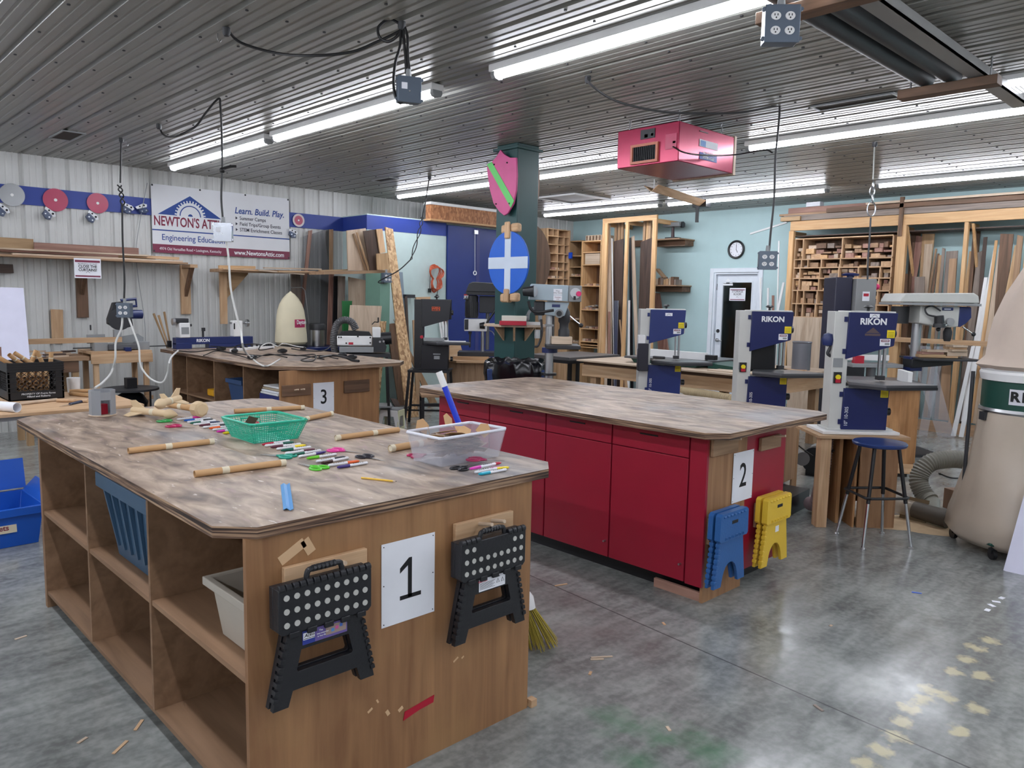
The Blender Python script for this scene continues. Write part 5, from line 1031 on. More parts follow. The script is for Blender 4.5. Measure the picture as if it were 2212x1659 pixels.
# ---- drum sander on its stand
t = thing('drum_sander', 'white and black drum sander with a ribbed hose behind bench three', 'sander', (5.03, 7.84, 0), YAW-PI/2+.2); im = IM(765, 768, 8.83); im.dz = .93
ibox(im, 'body', M_white, t, 713, 731, 789, 752, -.1, .1, .01); ipoly(im, 'drum_cover', M_black, t, [(714, 731), (722, 722), (745, 720), (783, 722), (789, 731)], -.09, .1, .006)
ibox(im, 'conveyor_bed', M_grey, t, 718, 755, 792, 767, -.14, .2, .003); ibox(im, 'gear_column', M_white, t, 790, 712, 808, 735, -.06, .08, .008); ipoly(im, 'control_panel', M_dkgrey, t, [(790, 736), (812, 736), (821, 754), (818, 766), (790, 766)], -.13, .08, .004)
MB().cyl(im.P(808, 738, .02), im.P(832, 736, .02), .075, n=22).build('motor', M_black, t)
for px, py in ((806, 743), (814, 742)): MB().cyl(im.P(px, py, -.145), im.P(px, py, -.13), .012).build('control_knob', M_steel, t)
MB().tube([im.P(789, 706, 0), im.P(795, 700, 0), im.P(803, 701, 0)], .007, 6).cyl(im.P(803, 701, 0), im.P(803, 690, 0), .009).build('height_crank', M_black, t)
MB().box(im.u(738), -.103, im.v(750), im.u(748), -.1, im.v(745)).build('name_badge', M_red, t)
for px, py in ((717, 734), (722, 734), (758, 732), (785, 734), (733, 747), (785, 746)): MB().cyl(im.P(px, py, -.105), im.P(px, py, -.1), .01, n=10).build('bolt', M_black, t)
hose([im.P(708, 768, .05), im.P(705, 740, .05), im.P(712, 708, .05), im.P(728, 697, .05), im.P(745, 702, .04), im.P(754, 718, .03)], .042, .02).build('dust_hose', flat('grey_hose', '4c4c4e', .45), t)
B(-.25, -.16, .88, .34, .18, .92).build('stand_top', M_dkgrey, t)
for x, y in ((-.2, -.12), (.3, -.12), (-.2, .14), (.3, .14)): MB().add([(x*a-.015, y*a-.015, z) for a, z in ((1, .88), (1.1, 0))]+[(x*a+.015, y*a-.015, z) for a, z in ((1, .88), (1.1, 0))]+[(x*a+.015, y*a+.015, z) for a, z in ((1, .88), (1.1, 0))]+[(x*a-.015, y*a+.015, z) for a, z in ((1, .88), (1.1, 0))], [(0, 2, 3, 1), (2, 4, 5, 3), (4, 6, 7, 5), (6, 0, 1, 7), (1, 3, 5, 7)]).build('leg', M_black, t)
B(-.25, -.15, .28, .36, .16, .30).build('stand_shelf', M_grey, t)
# ---- band saw builder
def bandsaw(px, py, d, label, frame, door, brand=None, style='blue', logo=0, ry=0, zb=None, extra=True, table=True):
    im = IM(px, py, d, z=zb, ry=ry) if zb is not None else IM(px, py, d, ry=ry); im.dz = 0; t = im.thing('band_saw', label, 'band saw', 'blue band saws on plywood stands' if style == 'blue' else None)
    H = .86; 
    B(-.075, -.02, 0, .035, .12, H-.005).build('column', frame, t, bev=.004)
    lo = MB().prism([(-.0, .0), (.345, .0), (.345, .30), (.0, .31)], 'y', .0, .12).build('lower_case', frame, t, bev=.004)
    dl = MB().prism([(.012, .004), (.340, .004), (.345, .295), (.018, .305)], 'y', -.035, .0).build('lower_door', door, t, bev=.003)
    MB().prism([(.0, .52), (.0, H), (.37, H), (.37, .62)], 'y', .0, .12).build('upper_case', frame, t, bev=.004)
    du = MB().prism([(.015, .515), (.02, H-.01), (.368, H-.01), (.355, .618), (.345, .612)], 'y', -.035, .0).build('upper_door', door, t, bev=.003)
    for z in (.06, .26, .57, .80): B(-.008, -.03, z-.018, .014, -.005, z+.018).build('door_hinge', door if style == 'blue' else frame, t)
    MB().cyl((.19, .05, H), (.19, .05, H+.025), .01).lathe([(.02, 0), (.035, .01), (.02, .022), (0, .022)], (.19, .05, H+.02), 16).build('tension_knob', M_black, t)
    for z in (.13, .70): MB().cyl((.365, .05, z), (.395, .05, z), .03, n=10).build('door_knob', M_black, t)
    MB().box(.285, .03, .37, .298, .05, .62).box(.318, .03, .37, .335, .05, .62).build('blade_guide_post', M_steel if style == 'blue' else M_grey, t); MB().bx((.30, .03, .38), (.05, .05, .03)).build('guide_block', M_dkgrey, t)
    MB().box(.299, .03, .30, .302, .034, .40).build('blade', M_steel, t)
    tb = MB().prism([(.04, -.05), (.22, -.24), (.62, -.16), (.46, .12), (.10, .12)], 'z', .33, .352).build('table', M_iron, t, bev=.003)
    MB().prism([(.04, -.056), (.22, -.246), (.62, -.166), (.618, -.14), (.22, -.215), (.055, -.03)], 'z', .315, .335).build('table_edge', M_dkgrey, t)
    B(.18, .0, .29, .3, .08, .33).build('trunnion', M_black, t)
    MB().box(-.09, -.03, -.0, .39, .14, .012).build('base_foot', frame, t)
    if style == 'blue':
        s = B(-.06, -.034, .34, -.005, -.02, .42).build('switch_plate', M_black, t); MB().cyl((-.033, -.045, .385), (-.033, -.034, .385), .018, n=14).build('start_button', M_yellow, s); B(-.05, -.046, .345, -.016, -.034, .37).build('stop_paddle', M_red, s)
        for dd, x, z in ((du, .325, .70), (dl, .31, .27)):
            y_ = B(x-.028, -.0366, z-.028, x+.028, -.035, z+.028).build('warning_sticker', M_yellow, dd)
            mb = MB()
            for k in range(4): mb.box(x-.022, -.037, z-.02+k*.01, x+.02, -.0366, z-.0175+k*.01)
            mb.build('sticker_print', flat('sticker_brown', '6a5a10', .6), y_)
        w_ = B(.25, -.0366, .615, .325, -.035, .665).build('danger_sticker', M_paper, du); B(.258, -.037, .643, .317, -.0366, .66).build('danger_band', M_maroon, w_); text('DANGER', .012, M_white_l, w_, (.2875, -.0374, .6515), FY, bold=.02); B(.285, -.037, .622, .318, -.0366, .636).build('danger_print', M_grey, w_)
        text('10" 10-305', .036, M_white_l, dl, (.045, -.0362, .10), tuple(Matrix(((0, -1, 0), (0, 0, -1), (1, 0, 0))).to_euler()), name='model_lettering', sx=.9)
        if brand: text(brand, .062, M_white_l, du, (.195, -.0362, .785), FY, bold=.035)
        if logo:
            g = B(.165, -.0366, .815 if brand else .79, .235, -.035, .842 if brand else .82).build('gable_sticker', M_paper, du); zz = .822 if brand else .797
            MB().tube([(.18, -.037, zz), (.2, -.037, zz+.014), (.22, -.037, zz)], .0018, 4).build('gable_mark', M_dkgrey, g)
        if logo == 2:
            MB().prism([(.145, .705), (.245, .705), (.195, .745)], 'y', -.0366, -.035).box(.14, -.0366, .685, .25, -.035, .70).build('faded_gable_decal', flat('faded_brown', '5a4a4c', .6), du)
    else:
        g = B(.14, -.0366, .72, .24, -.035, .77).build('brand_plate', M_orange, du); B(.145, -.0372, .725, .235, -.0366, .765).build('plate_inner', M_black, g); text('WEN', .042, M_orange, g, (.19, -.0378, .745), FY, bold=.03)
        B(.17, -.037, .13, .24, -.035, .17).build('info_label', M_grey, dl); B(.16, -.0374, .185, .25, -.037, .2).build('info_label', M_grey, dl)
        MB().cyl((.02, -.06, .40), (.02, -.03, .40), .02).build('red_knob', M_red, t)
        B(.05, -.12, .36, .30, -.09, .395).build('fence', M_grey, t); B(.22, -.1, .352, .56, -.06, .362).build('fence_rail', M_white, t)
    return t, im
# black saw on a dark steel stand
zs = .71
wen, im = bandsaw(908, 800, 9.5, 'black band saw with an orange-framed badge on a dark stand', M_black, flat('wen_black', '1a1b22', .35), style='black')
wen.location.z = zs; wp = wen.location.copy()
t = thing('machine_stand', 'dark angle-steel stand carrying the black band saw', 'stand', (wp.x, wp.y, 0), YAW-PI/2)
B(-.14, -.14, zs-.03, .37, .28, zs-.001).build('stand_top', M_black, t, bev=.003)
for x, y in ((-.12, -.12), (.35, -.12), (-.12, .26), (.35, .26)):
    cx, cy = .14, .07; a, b_ = Vector((x, y, zs-.03)), Vector((x+(x-cx)*.22, y+(y-cy)*.22, 0)); MB().cyl(a, b_, .022, .024, 4).build('leg', M_black, t)
for z, f in ((.22, .15),):
    P = [Vector((x+(x-.14)*f, y+(y-.07)*f, z)) for x, y in ((-.12, -.12), (.35, -.12), (.35, .26), (-.12, .26))]
    MB().tube(P, .014, 4, True).build('stretcher', M_black, t)
# square stool in front of it
p = PX(936, 836, d=8.9); t = thing('wooden_seat_stool', 'low square stool with a worn wooden seat and black legs', 'stool', (p.x, p.y, 0), YAW-PI/2+.2)
B(-.15, -.15, .46, .15, .15, .49).build('seat', W('shelf', 'x'), t, bev=.004)
for x in (-.13, .13):
    for y in (-.13, .13): B(x-.016, y-.016, 0, x+.016, y+.016, .46).build('leg', M_black, t)
B(-.13, -.14, .36, .13, -.12, .39).build('apron', M_black, t); B(-.14, -.13, .36, -.12, .13, .39).build('apron', M_black, t)
# white step stool
p = PX(864, 918, z=0); t = thing('plastic_step_stool', 'small white folding step stool with a grey top on the floor', 'step stool', (p.x-.26, p.y-.20, 0), YAW-PI/2-.25)
MB().lathe([(.155, .245), (.16, .25), (.155, .262), (0, .262)], n=4, a0=PI/4, sx=1, sy=.85).build('grey_top', M_grey, t)
for s in (-1, 1):
    z = [(0, 1.0), (.25, .72)]; w0, w1 = .15, .108
    MB().ring([(-w0, 0), (w0, 0), (w1, .245), (-w1, .245)], [(-w0+.06, .04), (w0-.06, .04), (w1-.045, .17), (-w1+.045, .17)], 'y', s*.10-.006, s*.10+.006).build('side_panel', M_white, t, bev=.003)
    MB().ring([(-.12, 0), (.12, 0), (.09, .245), (-.09, .245)], [(-.07, .04), (.07, .04), (.05, .17), (-.05, .17)], 'x', s*.12-.006, s*.12+.006).build('end_panel', flat('cream_plastic', 'dcdcb8', .5), t, bev=.003)
# ------------------------------------------------------------------ green column with shields
CX0, CY0, CX1, CY1 = 5.25, 5.45, 5.54, 5.74
M_colg = flat('column_green', '1d4444', .45, var=.08)
mb = MB(); mb.box(CX0, CY0, 0, CX1, CY1, ZC); mb.box(CX0-.03, CY0-.03, ZC-.055, CX1+.03, CY1+.03, ZC-.03).box(CX0-.01, CY0-.01, 0, CX0+.02, CY0, ZC-.06)
struct('trim_6', mb, M_colg, bev=.004); bpy.data.objects['trim_6']['label'] = 'dark green square column'
# pink shield with a green bend on the column's left face (faces -x)
def facet_x(name, mat, t, pts, x0, x1): return MB().prism(pts, 'x', x0, x1).build(name, mat, t, bev=.003)
A = PX(1083, 324, x=CX0-.05); t = thing('wooden_shield', 'pink wooden heater shield with a green diagonal band high on the column', 'shield', (CX0-.03, PX(1088, 400, x=CX0-.03).y, 0), rot=(0, 0, 0))
def ly(px, py): p = PX(px, py, x=CX0-.04); return (p.y-t.location.y, p.z)
# front face outline, read off the column plane
out = [ly(*q) for q in ((1084, 324), (1092, 334), (1104, 341), (1118, 341), (1119.5, 380), (1118, 410), (1112, 440), (1100, 461), (1092, 466), (1082, 458), (1069, 440), (1060, 405), (1056, 375), (1055, 356), (1066, 350), (1076, 338))]
sh = facet_x('shield_face', flat('shield_pink', 'c24c84', .45, var=.12), t, out, -.03, -.01)
facet_x('green_band', flat('shield_green', '62c266', .5), t, [ly(*q) for q in ((1055, 356), (1066, 350), (1114, 434), (1107, 450))], -.034, -.03)
for px, py in ((1071, 356), (1099, 352), (1104, 440), (1075, 441)): a = ly(px, py); MB().cyl((-.037, a[0], a[1]), (-.03, a[0], a[1]), .008, n=10).build('screw', M_ink, t)
# blue disc with white cross
y_, z_ = PX(1100, 568, x=CX0-.1).y, PX(1100, 568, x=CX0-.1).z
e1 = PX(1100, 500, x=CX0-.1).z-z_; hwid = (PX(1057, 572, x=CX0-.1).y-PX(1143, 562, x=CX0-.1).y)/2
t = thing('round_shield', 'large blue round shield with a white cross hung on the column', 'shield', (CX0-.1, y_, z_)); n = 40
MB().prism([(hwid*math.cos(2*PI*k/n), e1*math.sin(2*PI*k/n)) for k in range(n)], 'x', -.02, .0).build('disc', flat('shield_blue', '1f5fc4', .45), t, bev=.003)
B(-.024, -.045*hwid/.3, -e1*.99, -.02, .045*hwid/.3, e1*.99).build('cross_bar', flat('cross_white', 'c4d0de', .6), t); B(-.0245, -hwid*.985, -.055, -.02, hwid*.985, .055).build('cross_bar', flat('cross_white', 'c4d0de', .6), t)
for s, zz in ((1, e1+.03), (-1, -e1-.03)):
    b_ = MB().box(-.02, -.015, zz-.05, .05, .11, zz+.035).box(-.02, -.12, zz-.04, .05, -.02, zz+.045).build('holder_block', W('pine', 'y'), t, bev=.02)
    B(-.045, -.035, zz-.10 if s > 0 else zz-.05, -.02, .035, zz+.06 if s > 0 else zz+.08).build('holder_tab', W('pine', 'z'), t, bev=.02)
# brown disc and shield on the far side of the column, seen edge-on past its right side
t = thing('round_shield', 'brown round board with a dark handle on the right side of the column', 'shield', (CX1+.26, CY0+.06, PX(1165, 565, y=CY0).z))
MB().prism([(.33*math.cos(2*PI*k/n), .38*math.sin(2*PI*k/n)) for k in range(n)], 'y', 0, .02).build('disc', W('brown', 'z'), t); MB().cyl((.05, -.03, -.13), (.05, -.03, .13), .014).cyl((.05, 0, .13), (.05, -.03, .13), .01).cyl((.05, 0, -.13), (.05, -.03, -.13), .01).build('handle', M_dkgrey, t)
t.rotation_euler = (0, 0, 0); t.location = (5.73, CY1+.012, 2.0)
A = PX(1158, 410, d=7.9); t = thing('wooden_shield', 'brown wooden shield edge showing behind the right side of the column', 'shield', (5.83, CY1+.012, 2.78), 0)
MB().prism([(-.34, .30), (.0, .32), (.04, .05), (.03, -.12), (-.03, -.27), (-.12, -.36), (-.3, -.3)], 'y', 0, .02).build('shield_face', W('brown', 'z'), t)
# octagonal shelf around the column with boxes
cx, cy = (CX0+CX1)/2, (CY0+CY1)/2; zsf = PX(1112, 702, x=CX0, ).z
t = thing('column_shelf', 'eight-sided wooden shelf around the green column', 'shelf', (cx, cy, zsf))
o8 = [(.33*math.cos(PI/8+k*PI/4), .33*math.sin(PI/8+k*PI/4)) for k in range(8)]; i8 = [(.150*s_ if abs(s_) else 0, 0) for s_ in (1,)]
i8 = [(max(-.149, min(.149, u)), max(-.149, min(.149, v))) for u, v in o8]; MB().ring(o8, i8, 'z', -.02, 0).build('shelf_board', W('pale', 'x'), t, bev=.002)
for dx, dy, r_ in ((-1, 0, 0), (0, -1, 1), (-1, -1, 2), (1, -1, 3)):
    mb = MB(); u = Vector((dx, dy, 0)).normalized(); v = Vector((-u.y, u.x, 0)); b0 = Vector((max(-.15, min(.15, dx*.2)), max(-.15, min(.15, dy*.2)), 0)); P = [b0+Vector((0, 0, -.021)), b0+u*.13+Vector((0, 0, -.021)), b0+Vector((0, 0, -.16))]
    mb.add([p-v*.01 for p in P]+[p+v*.01 for p in P], [(0, 1, 2), (5, 4, 3), (0, 3, 4, 1), (1, 4, 5, 2), (2, 5, 3, 0)]).build('bracket', W('pine', 'z'), t)
M_card = flat('white_box_card', 'd8d4c8', .6)
for nm, lab, c_, sx, sy, sz, m in (('storage_box', 'flat red box on the column shelf', (-.22, -.20, 0), .26, .12, .04, M_red), ('storage_box', 'white boxed kit on top of the red box', (-.205, -.20, .041), .24, .10, .05, M_card), ('storage_box', 'flat white box at the right of the column shelf', (.02, -.235, 0), .14, .12, .03, M_white)):
    o = B(-sx/2, -sy/2, 0, sx/2, sy/2, sz).build(nm, m, loc=(cx+c_[0], cy+c_[1], zsf+c_[2]+.001), rz=-.75, bev=.003); tag(o, lab, 'box')
t = thing('earmuffs', 'grey ear defenders standing on the column shelf', 'ear defenders', (cx+.03, cy-.235, zsf+.033), -.75)
MB().tube(smoothpath([(-.06, 0, .02), (-.05, 0, .09), (0, 0, .13), (.05, 0, .09), (.06, 0, .02)]), .016, 8).build('band', M_grey, t)
for s in (-1, 1): MB().cyl((s*.065-.015, 0, .035), (s*.065+.015, 0, .035), .034, n=16).build('ear_cup', M_grey, t)
# trash bin with black liner in front of the column
p = PX(1114, 812, d=7.25); t = thing('trash_bin', 'blue square trash bin with a loose black bag in front of the column', 'trash bin', (p.x, p.y, 0), YAW-PI/2)
MB().lathe([(.30, 0), (.31, .02), (.37, .93), (.37, .96)], n=4, a0=PI/4).build('bin_body', flat('bin_navy', '16305e', .45), t, bev=.01)
rnd = random.Random(4); n = 72; vs = []; fs = []
for j, (r_, z) in enumerate(((.285, .86), (.27, 1.0), (.30, 1.04), (.335, 1.02), (.34, .93), (.33, .86), (.325, .84))):
    for k in range(n):
        a_ = 2*PI*k/n; w_ = (abs(math.cos(a_))**4+abs(math.sin(a_))**4)**-.25*.87 if True else 1; rr = r_*w_*(1+rnd.uniform(-.03, .03)*(j > 0)); vs.append((rr*math.cos(a_), rr*math.sin(a_), z-.015+rnd.uniform(-.012, .012)*(j > 0)))
for j in range(6): fs += [(j*n+k, j*n+(k+1) % n, (j+1)*n+(k+1) % n, (j+1)*n+k) for k in range(n)]
MB().add(vs, fs).build('bin_liner', flat('black_bag', '0c0c10', .22), t, ang=50)
# articulated lamp arm rising from the column shelf
P = [PX(1045, 735, d=8.0), PX(1050, 700, d=8.0), PX(1075, 655, d=7.9), PX(1092, 640, d=7.8)]
# ---- drill presses
def press_table(im, t, x0, x1, y, depth=.3, mat=M_dkgrey): ibox(im, 'table', mat, t, x0, y, x1, y+7, -depth/2, depth/2, .004)
# black one on the wooden bench behind the column
im = IM(1035, 775, 10.0); t = im.thing('drill_press', 'black bench drill press behind the left side of the column', 'drill press'); zb = t.location.z
ipoly(im, 'belt_cover', M_dkgrey, t, [(1006, 632), (1012, 615), (1020, 611), (1080, 613), (1090, 632)], -.15, .2, .01); ipoly(im, 'belt_cover_lip', M_black, t, [(1005, 632), (1088, 632), (1086, 639), (1008, 638)], -.16, .2)
mo = MB().cyl(im.P(1018, 687, -.05), im.P(1018, 640, -.05), .082, n=20).build('motor', M_black, t); MB().lathe([(.085, 0), (.085, .03), (.06, .045), (0, .045)], im.P(1018, 646, -.05), 20).build('motor_cap', M_black, mo)
bd = MB().box(im.u(1002), -.135, im.v(648), im.u(1012), -.125, im.v(636)).build('badge', M_black, mo); text('JET', .045, M_white_l, bd, (im.u(1007), -.137, im.v(643)), FY, bold=.02); MB().box(im.u(1002), -.139, im.v(640), im.u(1010), -.1355, im.v(637)).build('badge_stripe', M_red, bd)
for k in range(10): MB().bx(im.P(1018, 668, -.05)+Vector((.084*math.cos(PI+k*PI/9), .084*math.sin(PI+k*PI/9), 0)), (.006, .006, .18)).build('cooling_fin', M_dkgrey, mo)
ibox(im, 'head', M_dkgrey, t, 1034, 640, 1083, 676, -.08, .12, .008); ibox(im, 'light_housing', M_white, t, 1003, 689, 1051, 715, -.12, .05, .008); ibox(im, 'vent', M_dkgrey, t, 1004, 690, 1012, 712, -.123, -.118)
MB().cyl(im.P(1042, 715, .0), im.P(1042, 768, 0), .022, n=14).build('column', M_steel, t); MB().cyl(im.P(1052, 676, .0), im.P(1052, 755, 0), .024, n=14).build('column', M_iron, t); MB().cyl(im.P(1015, 716, -.04), im.P(1015, 722, -.04), .022).cyl(im.P(1015, 722, -.04), im.P(1015, 750, -.04), .012).build('quill', M_dkgrey, t)
itube(im, 'feed_handle', M_steel, t, [(1055, 713, -.05), (1063, 716, -.07), (1069, 725, -.08)], .006); ibox(im, 'base', M_dkgrey, t, 990, 759, 1072, 768, -.16, .16, .004); ibox(im, 'base_pad', W('pine', 'x'), t, 980, 768, 1056, 775, -.2, .2)
itube(im, 'lamp_arm', M_black, t, [(1050, 700, -.12), (1055, 690, -.12), (1075, 662, -.14), (1093, 642, -.16)], .014); MB().cyl(im.P(1036, 703, -.14), im.P(1047, 702, -.14), .035, .045, 16).build('lamp_head', M_black, t)
# bench it stands on
t2_ = thing('plywood_stand', 'tapered plywood stand with an eight-sided top under the black drill press', 'stand', (im.loc.x, im.loc.y, 0), im.rz)
MB().prism([(im.u(972), -.2), (im.u(990), -.35), (im.u(1060), -.35), (im.u(1085), -.2), (im.u(1085), .3), (im.u(972), .3)], 'z', zb-.03, zb-.002).build('stand_top', W('pine', 'x'), t2_, bev=.002)
MB().add([(im.u(970), -.18, zb-.03), (im.u(1080), -.18, zb-.03), (im.u(1080), .25, zb-.03), (im.u(970), .25, zb-.03), (im.u(1000), -.14, 0), (im.u(1070), -.14, 0), (im.u(1070), .2, 0), (im.u(1000), .2, 0)], [(0, 4, 5, 1), (1, 5, 6, 2), (2, 6, 7, 3), (3, 7, 4, 0), (4, 7, 6, 5)]).build('tapered_case', W('shelf', 'z'), t2_)
# grain plywood panel left of it
lumber('plywood_sheet', 'grainy plywood panel standing below the white trim strips', 'plywood', [(957, 747), (995, 745), (1010, 800), (960, 800)], W('pine', 'x'), 8.75, 8.7, th=.02, ax='y', zf=.003)
# grey drill press right of the column
im = IM(1185, 830, 6.86); im2 = im; t = im.thing('drill_press', 'grey floor drill press with a magenta stop dial right of the column', 'drill press'); zoff = t.location.z; t.location.z = 0; im.dz = zoff
M_dp = flat('press_blue_grey', 'a2b2bc', .4)
hd_ = ipoly(im, 'belt_cover', M_dp, t, [(1138, 649), (1142, 616), (1220, 618), (1220, 652)], -.14, .22, .006); ibox(im, 'control_box', M_grey, t, 1220, 618, 1248, 652, -.13, .1, .006)
mb = MB(); MB().cyl(im.P(1235, 634, -.15), im.P(1235, 634, -.13), .045, n=24).build('dial', M_steel, t); MB().cyl(im.P(1241, 635, -.19), im.P(1241, 635, -.15), .022, n=16).build('stop_button', flat('magenta_button', 'd82c6c', .4), t); MB().cyl(im.P(1233, 640, -.16), im.P(1233, 648, -.16), .01).build('lever', M_black, t)
for y0, y1, c_ in ((626, 638, 'Wear Safety Glasses'), (639, 650, 'Caution drill')):
    s = MB().box(im.u(1189), -.1425, im.v(y1), im.u(1207), -.14, im.v(y0)).build('notice_sticker', M_paper, hd_); text(c_.split(' ', 1)[0], .016, M_ink if 'Wear' in c_ else M_redink, s, (im.u(1198), -.143, im.v(y0+4)), FY); text(c_.split(' ', 1)[1], .014, M_ink if 'Wear' in c_ else M_redink, s, (im.u(1198), -.143, im.v(y0+8)), FY)
ipoly(im, 'head', M_dp, t, [(1172, 653), (1224, 653), (1214, 682), (1205, 684), (1172, 680)], -.1, .1, .006); ibox(im, 'name_plate', M_navy, t, 1187, 658, 1204, 664, -.105, -.1); MB().cyl(im.P(1202, 677, -.13), im.P(1202, 677, -.1), .038, n=20).build('depth_dial', M_grey, t); MB().cyl(im.P(1202, 677, -.14), im.P(1202, 677, -.13), .024, n=16).build('depth_dial', M_black, t)
ibox(im, 'motor', M_dkgrey, t, 1150, 652, 1172, 682, -.08, .1, .01)
MB().cyl(im.P(1185, 682, .03), (im.u(1185), .03, 0.03), .038, n=18).build('column', M_steel, t); ibox(im, 'collar', M_grey, t, 1175, 701, 1193, 705, -.03, .09)
MB().lathe([(.05, 0), (.05, .06), (.04, .08), (.04, .12), (.052, .14), (.05, .22), (.03, .26), (0, .26)], im.P(1215, 728, 0), 16).build('chuck', M_dkgrey, t)
itube(im, 'feed_handle', M_steel, t, [(1226, 682, -.08), (1235, 690, -.1), (1246, 698, -.12)], .006); MB().sph(im.P(1249, 701, -.12), .02).build('handle_ball', M_black, t)
ibox(im, 'table', M_dkgrey, t, 1176, 743, 1248, 751, -.2, .15, .006); MB().cyl(im.P(1186, 751, .03), im.P(1186, 762, .03), .07).build('table_bracket', M_navy, t); MB().cyl(im.P(1185, 806, .03), im.P(1185, 811, .03), .07).build('flange', M_black, t); B(im.u(1176), -.18, 0, im.u(1222), .12, .03).build('base', M_dkgrey, t)
itube(im, 'lamp_arm', M_black, t, [(1137, 652, -.18), (1142, 668, -.18), (1155, 675, -.18), (1190, 670, -.18)], .012); MB().cyl(im.P(1126, 633, -.2), im.P(1148, 632, -.22), .035, .05, 20).build('lamp_head', M_black, t); MB().cyl(im.P(1148, 632, -.224), im.P(1148.5, 632, -.226), .045, n=20).build('lamp_reflector', M_steel, t)
itube(im, 'gooseneck', M_dkgrey, t, [(1165, 690, -.1), (1167, 720, -.1), (1160, 745, -.1), (1152, 748, -.12)], .01); MB().cyl(im.P(1158, 712, -.1), im.P(1158, 730, -.1), .028).build('coolant_can', M_steel, t)
p = im.P(1210, 743, -.05); q = Matrix.Rotation(im.rz, 4, 'Z') @ p + Vector((im.loc.x, im.loc.y, 0)); o = MB().bx((0, 0, .035), (.18, .1, .065)).build('wood_block', W('pale', 'x'), loc=(q.x, q.y, q.z+.002), rz=im.rz, bev=.003); tag(o, 'pale wooden block on the table of the grey drill press', 'wood block')
# ------------------------------------------------------------------ storage units in the far corner and along the teal wall
rnd = random.Random(21)
WK = ['pine', 'pale', 'fir', 'shelf', 'grey', 'brown', 'red', 'oak', 'pale', 'pine', 'shelf']
def cubbies(t, mp, cols, rows, kind='shelf', depth=.3, th=.016, ax='x'):
    """mp(u, w, v): local point; cols per row: list of u; rows: list of v from the top"""
    u0, u1 = cols[0][0], cols[0][-1]
    for v in rows: bxm(mp, u0, u1, 0, depth, v-th, v).build('shelf', W(kind, 'y' if ax == 'x' else 'x'), t)
    for r_, cs in enumerate(cols):
        for u in cs:
            if rows[r_]-rows[r_+1] > .02: bxm(mp, u-th/2, u+th/2, 0.002, depth, rows[r_+1], rows[r_]-th).build('divider', W(kind, 'z'), t)
    bxm(mp, u0, u1, depth, depth+.012, rows[-1], rows[0]).build('back_panel', W('brown', 'z'), t)
def bxm(mp, u0, u1, w0, w1, v0, v1):
    a, b_ = mp(u0, w0, v0), mp(u1, w1, v1); lo = [min(p, q) for p, q in zip(a, b_)]; hi = [max(p, q) for p, q in zip(a, b_)]; return MB().box(*lo, *hi)
# ---- scrap rack: big pigeonhole rack in the right-hand lumber rack
XF = 10.7
mpx = lambda u, w, v: (w, -u, v)       # u runs to the right in the photo (toward -y)
t = thing('scrap_rack', 'tall pigeonhole rack packed with wood offcuts on the teal wall', 'rack', (XF+.02, 0, 0))
rowz = [2.53, 2.24, 2.12, 1.97, 1.80, 1.61, 1.42]
def yat(px, py=590): return -PX(px, py, x=XF).y
uL, uR = -5.33, -3.98
cols = [[uL, yat(1730), yat(1814), uR], [uL, yat(1728), yat(1742), yat(1771), yat(1812), yat(1870), uR], [uL, yat(1726), yat(1769), yat(1810), yat(1852), yat(1899), uR], [uL, yat(1726), yat(1768), yat(1810), yat(1852), yat(1898), uR],
        [uL, yat(1723), yat(1737), yat(1766), yat(1810), yat(1855), yat(1897), uR], [uL, yat(1722), yat(1736), yat(1764), yat(1810), yat(1855), yat(1896), uR]]
cubbies(t, mpx, cols, rowz, 'pine', .34)
names_r = ['top', 'second', 'third', 'fourth', 'fifth', 'lowest']; names_c = ['first', 'second', 'third', 'fourth', 'fifth', 'sixth', 'seventh']
def fill(cols, rowz, x0, nr, rack, group, deep=.3, maxn=6, small=1.0):
    for r_, cs in enumerate(cols):
        for c_ in range(len(cs)-1):
            a, b_ = cs[c_]+.012, cs[c_+1]-.012; w_ = b_-a; h_ = rowz[r_]-rowz[r_+1]-.03
            if w_ < .03: continue
            n = max(1, min(maxn, int(w_/.055)+rnd.randint(0, 1))); u = a; zt = rowz[r_+1]
            lvl = 0; zb = zt+.001
            while lvl < 3 and zb < zt+h_*.72:
                u = a+rnd.uniform(0, .03); hmax = 0
                while u < b_-.03:
                    bw = min(rnd.uniform(.04, .15)*small, b_-u); bh = min(rnd.uniform(.022, .075)*small, zt+h_-zb)
                    if bh < .01 or bw < .02: break
                    dp = rnd.uniform(.1, .28)*min(1, deep/.3); off = rnd.uniform(.0, .05)
                    o = MB().bx((0, 0, bh/2), (dp, bw*.96, bh)).build('wood_offcut', W(WK[rnd.randrange(len(WK))], 'x'), loc=(x0+.03+off+dp/2, -(u+bw/2), zb), rz=rnd.uniform(-.05, .05), bev=0, smooth=False)
                    tag(o, 'wood offcut in the %s row, %s compartment of the %s' % (names_r[r_] if nr > 3 else ['top', 'middle', 'lower'][r_], names_c[c_], rack), 'wood offcut', group+' (%s row, %s compartment)' % (names_r[r_], names_c[c_]))
                    u += bw+rnd.uniform(.0, .02); hmax = max(hmax, bh)
                zb += hmax+.001; lvl += 1
                if rnd.random() < .12: break
                if hmax == 0: break
fill(cols, rowz, XF+.02, 6, 'scrap rack', 'offcuts in the scrap rack')
